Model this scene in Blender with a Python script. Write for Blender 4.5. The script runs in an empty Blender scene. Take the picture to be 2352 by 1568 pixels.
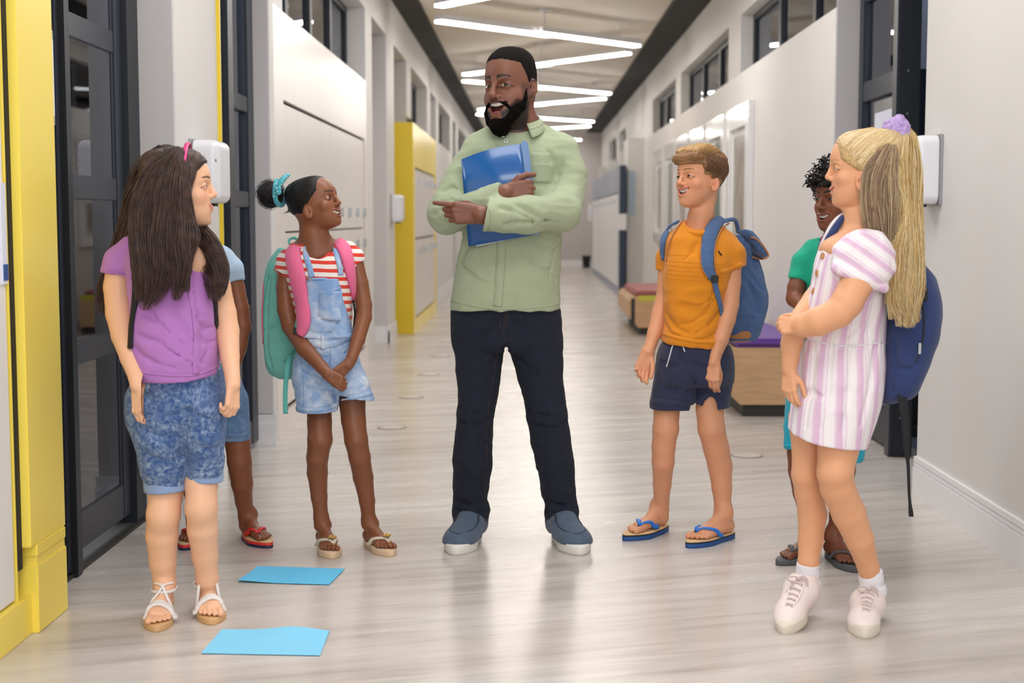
import bpy, bmesh, math, random, time
import numpy as np
from mathutils import Vector, Matrix

T0 = time.time()
SC = bpy.context.scene
COL = SC.collection

# ------------------------------------------------------------------ camera, world, lights, exposure
CAM_H = 1.2
FPX = 3266.67                      # 50 mm on a 36 mm sensor, frame 2352 wide
YAW, PITCH = math.radians(0.72), math.radians(4.92)
cd = bpy.data.cameras.new('camera')
cam = bpy.data.objects.new('camera', cd)
COL.objects.link(cam)
cam.location = (0, 0, CAM_H)
cam.rotation_euler = (math.pi/2 - PITCH, 0, YAW)
cd.sensor_width = 36
cd.lens = 50
cd.clip_start = .05
cd.dof.use_dof = True
cd.dof.focus_distance = 4.75
cd.dof.aperture_fstop = 3.2
SC.camera = cam

w = bpy.data.worlds.new('world')
SC.world = w
w.use_nodes = True
w.node_tree.nodes['Background'].inputs[0].default_value = (.93, .96, 1, 1)
w.node_tree.nodes['Background'].inputs[1].default_value = 1.0

SC.view_settings.view_transform = 'Standard'
SC.view_settings.look = 'None'
SC.view_settings.gamma = 1
SC.view_settings.use_curve_mapping = False
SC.view_settings.exposure = 0.0


def area(name, loc, sx, sy, power, color=(1, .99, .975), rot=(0, 0, 0)):
    l = bpy.data.lights.new(name, 'AREA')
    l.shape = 'RECTANGLE'
    l.size, l.size_y = sx, sy
    l.energy = power
    l.color = color
    o = bpy.data.objects.new(name, l)
    o.location = loc
    o.rotation_euler = rot
    COL.objects.link(o)
    return o


# unseen area lamps added as soft fill above the group and behind the camera
for yy, pw in ((-3.2, 44), (-.4, 44), (2.4, 44), (5.2, 42), (8.0, 34)):
    area('overhead_fill_light', (.15, yy, 3.2), 2.0, 1.1, pw)
# soft frontal fill added behind the camera, tinted like daylight
area('rear_fill_light', (.1, -5.4, 1.9), 3.0, 2.6, 105, (.96, .98, 1), (math.radians(84), 0, 0))
area('overhead_fill_light', (.15, 10.8, 3.2), 2.0, 1.1, 24)  # another unseen overhead fill, added for the middle of the corridor

# ------------------------------------------------------------------ helpers
def V(*a):
    return np.array(a, float)


def _camR():
    a = math.pi/2 - PITCH
    Rx = np.array([[1, 0, 0], [0, math.cos(a), -math.sin(a)], [0, math.sin(a), math.cos(a)]])
    c, s = math.cos(YAW), math.sin(YAW)
    return np.array([[c, -s, 0], [s, c, 0], [0, 0, 1]]) @ Rx


CAMR = _camR()


def survey(u, v, Y):
    """the world point at depth Y that was measured at (u, v) on the photograph"""
    d = CAMR @ np.array([(u-1176)/FPX, -(v-784)/FPX, -1])
    return np.array([0, 0, CAM_H]) + d*Y/d[1]


def norm(v):
    v = np.asarray(v, float)
    return v/(np.linalg.norm(v)+1e-12)


def C(h, a=1):
    if not isinstance(h, str):
        return tuple(h[:3])+(a,)
    h = h.lstrip('#')
    r = []
    for i in (0, 2, 4):
        c = int(h[i:i+2], 16)/255
        r.append(c/12.92 if c <= .04045 else ((c+.055)/1.055)**2.4)
    return tuple(r)+(a,)


def C3(h):
    return np.array(C(h)[:3])


def mat(name, col, rough=.5, metal=0, bump=0, bscale=200, var=0, vscale=8, attr=False, spec=.5, emit=0,
        trans=0, stretch=None, sheen=0, sss=0, coat=0, alpha=1):
    m = bpy.data.materials.new(name)
    m.use_nodes = True
    nt = m.node_tree
    b = nt.nodes['Principled BSDF']
    b.inputs['Base Color'].default_value = C(col)
    b.inputs['Roughness'].default_value = rough
    b.inputs['Metallic'].default_value = metal
    b.inputs['Specular IOR Level'].default_value = spec
    b.inputs['Transmission Weight'].default_value = trans
    b.inputs['Sheen Weight'].default_value = sheen
    b.inputs['Coat Weight'].default_value = coat
    if sss:
        b.inputs['Subsurface Weight'].default_value = sss
        b.inputs['Subsurface Radius'].default_value = (.012, .005, .003)
        b.inputs['Subsurface Scale'].default_value = 1
    if emit:
        b.inputs['Emission Color'].default_value = C(col)
        b.inputs['Emission Strength'].default_value = emit
    tc = nt.nodes.new('ShaderNodeTexCoord')
    mp = nt.nodes.new('ShaderNodeMapping')
    nt.links.new(tc.outputs['Object'], mp.inputs[0])
    if stretch:
        mp.inputs['Scale'].default_value = stretch
    src = None
    if attr:
        at = nt.nodes.new('ShaderNodeVertexColor')
        at.layer_name = 'col'
        src = at.outputs[0]
        nt.links.new(src, b.inputs['Base Color'])
    if var:
        n = nt.nodes.new('ShaderNodeTexNoise')
        n.inputs['Scale'].default_value = vscale
        n.inputs['Detail'].default_value = 6
        nt.links.new(mp.outputs[0], n.inputs[0])
        hs = nt.nodes.new('ShaderNodeMapRange')
        hs.inputs[1].default_value = .3
        hs.inputs[2].default_value = .7
        hs.inputs[3].default_value = 1-var
        hs.inputs[4].default_value = 1+var
        nt.links.new(n.outputs[0], hs.inputs[0])
        mx = nt.nodes.new('ShaderNodeVectorMath')
        mx.operation = 'SCALE'
        if src:
            nt.links.new(src, mx.inputs[0])
        else:
            mx.inputs[0].default_value = C(col)[:3]
        nt.links.new(hs.outputs[0], mx.inputs['Scale'])
        nt.links.new(mx.outputs[0], b.inputs['Base Color'])
    if bump:
        n = nt.nodes.new('ShaderNodeTexNoise')
        n.inputs['Scale'].default_value = bscale
        n.inputs['Detail'].default_value = 4
        nt.links.new(mp.outputs[0], n.inputs[0])
        bp = nt.nodes.new('ShaderNodeBump')
        bp.inputs['Strength'].default_value = bump
        bp.inputs['Distance'].default_value = .004
        nt.links.new(n.outputs[0], bp.inputs['Height'])
        nt.links.new(bp.outputs[0], b.inputs['Normal'])
    return m


def tag(o, label=None, cat=None, group=None, kind=None):
    if label: o['label'] = label
    if cat: o['category'] = cat
    if group: o['group'] = group
    if kind: o['kind'] = kind
    return o


def wloc(o):
    p = np.zeros(3)
    while o is not None:
        p += np.array(o.location)
        o = o.parent
    return p


def thing(name, label, cat, loc=(0, 0, 0), group=None):
    o = bpy.data.objects.new(name, None)
    o.empty_display_size = .1
    o.location = loc
    COL.objects.link(o)
    return tag(o, label, cat, group)


def mkobj(name, verts, faces, m, parent=None, smooth=False, kind=None, label=None, origin=None, cols=None):
    """verts in world space"""
    verts = np.asarray(verts, float).reshape(-1, 3)
    base = wloc(parent) if parent is not None else np.zeros(3)
    org = np.asarray(origin, float) if origin is not None else base
    me = bpy.data.meshes.new(name)
    if isinstance(faces, np.ndarray):
        me.vertices.add(len(verts))
        me.vertices.foreach_set('co', (verts-org).astype(np.float32).ravel())
        k = faces.shape[1]
        me.loops.add(faces.size)
        me.loops.foreach_set('vertex_index', faces.astype(np.int32).ravel())
        me.polygons.add(len(faces))
        me.polygons.foreach_set('loop_start', np.arange(0, faces.size, k, dtype=np.int32))
        me.polygons.foreach_set('loop_total', np.full(len(faces), k, dtype=np.int32))
        me.update(calc_edges=True)
    else:
        me.from_pydata([tuple(v) for v in (verts-org)], [], faces)
    if m is not None:
        me.materials.append(m)
    if smooth:
        me.polygons.foreach_set('use_smooth', [True]*len(me.polygons))
    if cols is not None:
        ca = me.color_attributes.new('col', 'FLOAT_COLOR', 'POINT')
        c4 = np.ones((len(verts), 4), np.float32)
        c4[:, :3] = cols
        ca.data.foreach_set('color', c4.ravel())
    o = bpy.data.objects.new(name, me)
    COL.objects.link(o)
    if parent is not None:
        o.parent = parent
        o.location = org-base
    else:
        o.location = org
    if kind: o['kind'] = kind
    if label: o['label'] = label
    return o


class MB:
    """collects shapes into one mesh"""
    def __init__(s):
        s.v, s.f = [], []

    def add(s, vs, fs):
        n = len(s.v)
        s.v += [tuple(map(float, p)) for p in vs]
        s.f += [tuple(i+n for i in f) for f in fs]
        return s

    def box(s, x0, x1, y0, y1, z0, z1, bev=0):
        if bev:
            bm = bmesh.new()
            bmesh.ops.create_cube(bm, size=1)
            for v in bm.verts:
                v.co = Vector(((x0+x1)/2+v.co.x*(x1-x0), (y0+y1)/2+v.co.y*(y1-y0), (z0+z1)/2+v.co.z*(z1-z0)))
            bmesh.ops.bevel(bm, geom=bm.edges[:], offset=bev, segments=2, affect='EDGES')
            s.bm(bm)
            return s
        v = [(x0, y0, z0), (x1, y0, z0), (x1, y1, z0), (x0, y1, z0), (x0, y0, z1), (x1, y0, z1), (x1, y1, z1), (x0, y1, z1)]
        return s.add(v, [(0, 3, 2, 1), (4, 5, 6, 7), (0, 1, 5, 4), (1, 2, 6, 5), (2, 3, 7, 6), (3, 0, 4, 7)])

    def bm(s, bm):
        bm.verts.index_update()
        s.add([v.co for v in bm.verts], [[v.index for v in f.verts] for f in bm.faces])
        bm.free()
        return s

    def tube(s, pts, r, n=8, cap=True, flat=None):
        """r: radius or list; flat=(dir,k): squash along dir"""
        pts = [np.asarray(p, float) for p in pts]
        m = len(pts)
        rr = [r]*m if np.isscalar(r) else list(r)
        up = None
        rings = []
        for i in range(m):
            t = norm(pts[min(i+1, m-1)]-pts[max(i-1, 0)])
            if up is None:
                up = np.cross(t, [0, 0, 1])
                if np.linalg.norm(up) < .1: up = np.cross(t, [1, 0, 0])
                up = norm(up)
            up = norm(up-t*np.dot(up, t))
            b = np.cross(t, up)
            ring = []
            for k in range(n):
                a = 2*math.pi*k/n
                q = (up*math.cos(a)+b*math.sin(a))*rr[i]
                if flat is not None:
                    fd = norm(flat[0])
                    q = q-fd*np.dot(q, fd)*(1-flat[1])
                ring.append(pts[i]+q)
            rings.append(ring)
        vs = [p for r_ in rings for p in r_]
        fs = []
        for i in range(m-1):
            for k in range(n):
                k2 = (k+1) % n
                fs.append((i*n+k, i*n+k2, (i+1)*n+k2, (i+1)*n+k))
        if cap:
            fs.append(tuple(range(n-1, -1, -1)))
            fs.append(tuple((m-1)*n+k for k in range(n)))
        return s.add(vs, fs)

    def ribbon(s, pts, wdirs, widths, thick, ndirs, crown=0):
        """a band: points, width direction, width, thickness, normal direction (outward)"""
        vs, fs = [], []
        m = len(pts)
        for i in range(m):
            p = np.asarray(pts[i], float)
            wd = norm(wdirs[i] if len(wdirs) == m else wdirs[0])
            nd = norm(ndirs[i] if len(ndirs) == m else ndirs[0])
            wid = widths[i] if not np.isscalar(widths) else widths
            nd = norm(nd-wd*np.dot(nd, wd))
            h = wid/2
            e = min(thick*.5, h*.5)
            vs += [p-wd*h, p-wd*(h-e)+nd*thick, p+nd*(thick+crown), p+wd*(h-e)+nd*thick, p+wd*h, p-nd*thick*.3]
        for i in range(m-1):
            for k in range(6):
                k2 = (k+1) % 6
                fs.append((i*6+k, i*6+k2, (i+1)*6+k2, (i+1)*6+k))
        fs.append((5, 4, 3, 2, 1, 0))
        fs.append(tuple((m-1)*6+k for k in range(6)))
        return s.add(vs, fs)

    def prism(s, poly, z0, z1):
        n = len(poly)
        vs = [(x, y, z0) for x, y in poly]+[(x, y, z1) for x, y in poly]
        fs = [tuple(range(n-1, -1, -1)), tuple(range(n, 2*n))]+[(i, (i+1) % n, n+(i+1) % n, n+i) for i in range(n)]
        return s.add(vs, fs)

    def disc(s, c, nrm, r, h, n=20, r2=None):
        nrm = norm(nrm)
        return s.tube([np.asarray(c, float), np.asarray(c, float)+nrm*h], [r, r if r2 is None else r2], n)

    def ell(s, c, r, R=None, n=12, m=8):
        vs, fs = [], []
        for i in range(m+1):
            ph = math.pi*i/m
            for k in range(n):
                a = 2*math.pi*k/n
                q = np.array([math.sin(ph)*math.cos(a)*r[0], math.sin(ph)*math.sin(a)*r[1], math.cos(ph)*r[2]])
                if R is not None: q = R @ q
                vs.append(np.asarray(c, float)+q)
        for i in range(m):
            for k in range(n):
                fs.append((i*n+k, (i+1)*n+k, (i+1)*n+(k+1) % n, i*n+(k+1) % n))
        return s.add(vs, fs)

    def build(s, name, m, parent=None, smooth=False, kind=None, label=None, origin=None):
        return mkobj(name, s.v, s.f, m, parent, smooth, kind, label, origin)


def spline(pts, n):
    """Catmull-Rom through pts (list of arrays), n samples"""
    P = [np.asarray(p, float) for p in pts]
    P = [2*P[0]-P[1]]+P+[2*P[-1]-P[-2]]
    out = []
    m = len(P)-3
    for i in range(n):
        t = i/(n-1)*m
        k = min(int(t), m-1)
        t -= k
        a, b, c, d = P[k:k+4]
        out.append(.5*((2*b)+(-a+c)*t+(2*a-5*b+4*c-d)*t*t+(-a+3*b-3*c+d)*t**3))
    return out


def dup(o, loc=None):
    c = o.copy()
    COL.objects.link(c)
    if loc is not None: c.location = loc
    return c
# ------------------------------------------------------------------ implicit modelling: shapes are fused and skinned with surface nets
B = 8            # block edge in cells


def smin(a, b, k):
    if k <= 0: return np.minimum(a, b)
    h = np.maximum(k-np.abs(a-b), 0)/k
    return np.minimum(a, b)-h*h*k*.25


def smax(a, b, k):
    return -smin(-a, -b, k)


class Sdf:
    def __init__(s):
        s.ops = []

    def _add(s, f, lo, hi, op, k):
        s.ops.append((f, np.minimum(lo, hi), np.maximum(lo, hi), op, k))
        return s

    def cone(s, a, b, ra, rb=None, k=.02, op='u', flat=None):
        """tapered capsule; flat=(dir, factor) squashes it along dir"""
        a, b = V(*a), V(*b)
        rb = ra if rb is None else rb
        ab = b-a
        L2 = max(ab @ ab, 1e-12)
        r = max(ra, rb)
        fd = norm(flat[0]) if flat is not None else None

        def f(P):
            q = P-a
            t = np.clip((q @ ab)/L2, 0, 1)
            d = q-t[..., None]*ab
            if fd is not None:
                d = d+np.multiply.outer(d @ fd, fd)*(1/flat[1]-1)
                dist = (np.sqrt((d*d).sum(-1))-(ra+(rb-ra)*t))
                return dist*(.5+.5*flat[1])
            return np.sqrt((d*d).sum(-1))-(ra+(rb-ra)*t)
        return s._add(f, np.minimum(a, b)-r, np.maximum(a, b)+r, op, k)

    def chain(s, pts, rs, k=.02, op='u', flat=None):
        for i in range(len(pts)-1):
            s.cone(pts[i], pts[i+1], rs[i], rs[i+1], k if i == 0 else max(k*.5, .002), op, flat)
        return s

    def ell(s, c, r, R=None, k=.02, op='u'):
        c, r = V(*c), V(*r)
        Rm = np.eye(3) if R is None else np.asarray(R)
        m = np.abs(Rm) @ r

        def f(P):
            q = (P-c) @ Rm
            k0 = np.sqrt(((q/r)**2).sum(-1))
            k1 = np.sqrt(((q/(r*r))**2).sum(-1))+1e-9
            return k0*(k0-1)/k1
        return s._add(f, c-m, c+m, op, k)

    def box(s, c, h, rad=.01, R=None, k=.01, op='u'):
        c, h = V(*c), V(*h)
        Rm = np.eye(3) if R is None else np.asarray(R)
        m = np.abs(Rm) @ h

        def f(P):
            q = np.abs((P-c) @ Rm)-(h-rad)
            return np.sqrt((np.maximum(q, 0)**2).sum(-1))+np.minimum(q.max(-1), 0)-rad
        return s._add(f, c-m, c+m, op, k)

    def plane(s, p, n, op='i', k=0.004):
        """keeps the side against n"""
        p, n = V(*p), norm(n)
        f = lambda P: (P-p) @ n
        return s._add(f, V(-1e3, -1e3, -1e3), V(1e3, 1e3, 1e3), op, k)

    def loft(s, o, R, T, k=.02, op='u', n=2.2, ext=0):
        """stack of (super)ellipses along local z. T rows: z, cx, cy, rx, ry(front), ry(back)"""
        o = V(*o)
        R = np.asarray(R)
        T = np.array(sorted(T, key=lambda r: r[0]), float)
        z = T[:, 0]
        if ext: T[:, 3:6] += ext
        # smooth resample
        zz = np.linspace(z[0], z[-1], 48)
        cols = []
        for j in range(1, T.shape[1]):
            cols.append(_pchip(z, T[:, j], zz))
        cxs, cys, rx, ryf, ryb = cols
        hx = max(abs(T[:, 1]).max()+T[:, 3].max(), 0)
        hy = max(abs(T[:, 2]).max()+max(T[:, 4].max(), T[:, 5].max()), 0)
        hz = max(abs(z[0]), abs(z[-1]))
        m = np.abs(R) @ V(hx, hy, hz)

        def f(P):
            q = (P-o) @ R
            zc = np.clip(q[..., 2], z[0], z[-1])
            cx, cy = np.interp(zc, zz, cxs), np.interp(zc, zz, cys)
            a, bf, bb = np.interp(zc, zz, rx), np.interp(zc, zz, ryf), np.interp(zc, zz, ryb)
            dx = q[..., 0]-cx
            dy = q[..., 1]-cy
            bb_ = np.where(dy > 0, bf, bb)
            if n == 2:
                g = np.sqrt((dx/a)**2+(dy/bb_)**2)
            else:
                g = (np.abs(dx/a)**n+np.abs(dy/bb_)**n)**(1/n)
            rr = np.sqrt(dx*dx+dy*dy)
            d2 = (g-1)*np.minimum(np.where(g > .05, rr/np.maximum(g, .05), np.minimum(a, bb_)), np.maximum(a, bb_))
            dz = np.abs(q[..., 2]-zc)
            return np.where(dz > 0, np.where(d2 > 0, np.sqrt(d2*d2+dz*dz), np.maximum(d2, -1)*0+dz), np.where(d2 < 0, np.maximum(d2, -np.minimum(q[..., 2]-z[0], z[-1]-q[..., 2])), d2))
        return s._add(f, o-m, o+m, op, k)

    def disp(s, f, lo=None, hi=None):
        return s._add(f, V(-1e3, -1e3, -1e3) if lo is None else V(*lo), V(1e3, 1e3, 1e3) if hi is None else V(*hi), 'd', 0)

    def sub(s, other, k=0, op='u', off=0):
        """use another field as a primitive"""
        lo = np.min([o[1] for o in other.ops if o[3] == 'u'], 0)
        hi = np.max([o[2] for o in other.ops if o[3] == 'u'], 0)
        return s._add(lambda P: other.ev(P)-off, lo-abs(off), hi+abs(off), op, k)

    def ev(s, P, cen=None, half=0):
        """P: (blocks, n, 3) or (n, 3)"""
        sh = P.shape
        if P.ndim == 2:
            P = P[None]
        lo, hi = P.min(1), P.max(1)
        d = np.full(P.shape[:2], 10., np.float32)
        for f, a, b, op, k in s.ops:
            pad = k+.012
            if op == 'i':
                ix = slice(None)
            else:
                ix = np.nonzero(((hi > a-pad) & (lo < b+pad)).all(1))[0]
                if len(ix) == 0: continue
            v = f(P[ix]).astype(np.float32)
            c = d[ix]
            if op == 'u': d[ix] = smin(c, v, k)
            elif op == 's': d[ix] = smax(c, -v, k)
            elif op == 'i': d[ix] = smax(c, v, k)
            elif op == 'd': d[ix] = c+v
        return d.reshape(sh[:-1])

    def bounds(s):
        lo = np.min([o[1] for o in s.ops if o[3] == 'u'], 0)
        hi = np.max([o[2] for o in s.ops if o[3] == 'u'], 0)
        return lo, hi

    def mesh(s, h, lo=None, hi=None):
        """surface nets on active blocks; returns verts, quads"""
        a, b = s.bounds()
        pad = .012
        a = a-pad if lo is None else np.maximum(a-pad, lo)
        b = b+pad if hi is None else np.minimum(b+pad, hi)
        clip_lo, clip_hi = (a, b)
        nb = np.ceil((b-a)/(h*B)).astype(int)+1
        N = nb*B+1
        # coarse pass on block corners+centres via true bbox culling
        G = np.stack(np.meshgrid(*[np.arange(q) for q in nb], indexing='ij'), -1).reshape(-1, 3)
        cen = a+(G+.5)*h*B
        rad = h*B*.87
        act = np.zeros(len(G), bool)
        for f, l_, h_, op, k in s.ops:
            if op != 'u': continue
            m = ((cen+rad > l_-k) & (cen-rad < h_+k)).all(1) & ~act
            if m.any():
                idx = np.nonzero(m)[0]
                v = f(cen[idx])
                act[idx[(v < rad*1.5+k+.01)]] = True
        G = G[act]
        cen = cen[act]
        v = s.ev(cen[:, None, :]+np.zeros((1, 1, 3)), None)[:, 0]
        # keep blocks whose composed distance says the surface may cross them
        keep = np.abs(v) < rad*1.9+.02
        D = np.full(N, 1., np.float32)
        g_in = G[(~keep) & (v < 0)]
        for g in g_in:
            D[g[0]*B:g[0]*B+B+1, g[1]*B:g[1]*B+B+1, g[2]*B:g[2]*B+B+1] = -1
        G = G[keep]
        loc = np.stack(np.meshgrid(*[np.arange(B+1)]*3, indexing='ij'), -1).reshape(-1, 3)
        CH = 1500
        for i in range(0, len(G), CH):
            g = G[i:i+CH]
            ijk = g[:, None, :]*B+loc[None]
            d = s.ev((a+ijk*h))
            D[ijk[..., 0], ijk[..., 1], ijk[..., 2]] = d
        ins = D < 0
        c = ins[:-1, :-1, :-1].astype(np.int8)
        cnt = np.zeros(c.shape, np.int8)
        for dx in (0, 1):
            for dy in (0, 1):
                for dz in (0, 1):
                    cnt += ins[dx:dx+N[0]-1, dy:dy+N[1]-1, dz:dz+N[2]-1]
        cells = np.argwhere((cnt > 0) & (cnt < 8))
        if len(cells) == 0: return np.zeros((0, 3)), np.zeros((0, 4), int)
        vid = np.full(cnt.shape, -1, np.int32)
        vid[tuple(cells.T)] = np.arange(len(cells))
        acc = np.zeros((len(cells), 3))
        num = np.zeros(len(cells))
        cor = [(x, y, z) for x in (0, 1) for y in (0, 1) for z in (0, 1)]
        val = {q: D[cells[:, 0]+q[0], cells[:, 1]+q[1], cells[:, 2]+q[2]] for q in cor}
        for q in cor:
            for ax in range(3):
                if q[ax]: continue
                r = list(q); r[ax] = 1; r = tuple(r)
                v0, v1 = val[q], val[r]
                m = (v0 < 0) != (v1 < 0)
                t = np.where(m, v0/np.where(m, v0-v1, 1), 0)
                for j in range(3):
                    acc[:, j] += np.where(m, q[j]+(t if j == ax else 0), 0)
                num += m
        verts = a+(cells+acc/num[:, None])*h
        quads = []
        for ax in range(3):
            sl0 = [slice(1, -1)]*3; sl1 = [slice(1, -1)]*3
            sl0[ax] = slice(0, -1); sl1[ax] = slice(1, None)
            A, Bq = ins[tuple(sl0)], ins[tuple(sl1)]
            off = np.array([1, 1, 1]); off[ax] = 0
            e = np.argwhere(A != Bq)
            if len(e) == 0: continue
            flip = A[tuple(e.T)]
            e = e+off
            u_, w_ = [(1, 2), (2, 0), (0, 1)][ax]
            du = np.zeros(3, int); du[u_] = 1
            dw = np.zeros(3, int); dw[w_] = 1
            q = [vid[tuple((e-du-dw).T)], vid[tuple((e-dw).T)], vid[tuple(e.T)], vid[tuple((e-du).T)]]
            q = np.stack(q, 1)
            q[~flip] = q[~flip][:, ::-1]
            ok = (q >= 0).all(1)
            quads.append(q[ok])
        quads = np.concatenate(quads)
        return verts, quads


def _pchip(x, y, xx):
    """monotone-ish cubic"""
    h = np.diff(x)
    d = np.diff(y)/h
    m = np.zeros(len(x))
    for i in range(1, len(x)-1):
        if d[i-1]*d[i] > 0:
            w1, w2 = 2*h[i]+h[i-1], h[i]+2*h[i-1]
            m[i] = (w1+w2)/(w1/d[i-1]+w2/d[i])
    m[0], m[-1] = d[0], d[-1]
    i = np.clip(np.searchsorted(x, xx)-1, 0, len(x)-2)
    t = (xx-x[i])/h[i]
    return ((1+2*t)*(1-t)**2*y[i]+t*(1-t)**2*h[i]*m[i]+t*t*(3-2*t)*y[i+1]+t*t*(t-1)*h[i]*m[i+1])


def join(parts):
    vs, fs, n = [], [], 0
    for v, f in parts:
        vs.append(v); fs.append(f+n); n += len(v)
    return np.concatenate(vs), np.concatenate(fs)


# ------------------------------------------------------------------ noise (value noise on a hashed lattice) for folds and fuzz
_rng = np.random.RandomState(7)
_TAB = _rng.rand(64, 64, 64).astype(np.float32)*2-1


def vnoise(P):
    i = np.floor(P).astype(int)
    f = (P-i).astype(np.float32)
    f = f*f*(3-2*f)
    i0 = i & 63
    i1 = (i+1) & 63
    x0, y0, z0 = i0[..., 0], i0[..., 1], i0[..., 2]
    x1, y1, z1 = i1[..., 0], i1[..., 1], i1[..., 2]
    fx, fy, fz = f[..., 0], f[..., 1], f[..., 2]
    L = lambda a, b, t: a+(b-a)*t
    return L(L(L(_TAB[x0, y0, z0], _TAB[x1, y0, z0], fx), L(_TAB[x0, y1, z0], _TAB[x1, y1, z0], fx), fy),
             L(L(_TAB[x0, y0, z1], _TAB[x1, y0, z1], fx), L(_TAB[x0, y1, z1], _TAB[x1, y1, z1], fx), fy), fz)


def folds(amp, freq, dirs=(1, 1, 1), seed=0, ridge=True):
    dd = np.asarray(dirs, float)*freq
    def f(P):
        n = vnoise(P*dd+seed*7.3)
        n2 = vnoise(P*dd*2.1+seed*3.1+11)
        if ridge:
            n = 1-2*np.abs(n)
        return -amp*(n*.75+n2*.25)
    return f


def frame_of(fwd, up=(0, 0, 1)):
    """columns: x (person's right... = fwd x up), y = fwd, z = up"""
    y = norm(fwd)
    x = norm(np.cross(y, up))
    z = np.cross(x, y)
    return np.stack([x, y, z], 1)
# ------------------------------------------------------------------ people: heads, hands, feet, cloth helpers
HEAD_T = [(.50, 0, -.06, .03, .04, .05), (.487, 0, -.06, .13, .15, .17), (.45, 0, -.06, .215, .24, .27), (.38, 0, -.05, .29, .33, .36),
          (.28, 0, -.04, .335, .395, .405), (.15, 0, -.03, .352, .425, .425), (.05, 0, -.02, .347, .405, .42), (-.03, 0, -.01, .337, .372, .40),
          (-.12, 0, .02, .322, .352, .36), (-.20, 0, .06, .302, .322, .30), (-.28, 0, .10, .278, .287, .24), (-.36, 0, .14, .242, .237, .20),
          (-.43, 0, .18, .19, .182, .17), (-.48, 0, .20, .13, .12, .12), (-.505, 0, .21, .05, .05, .05)]


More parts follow.
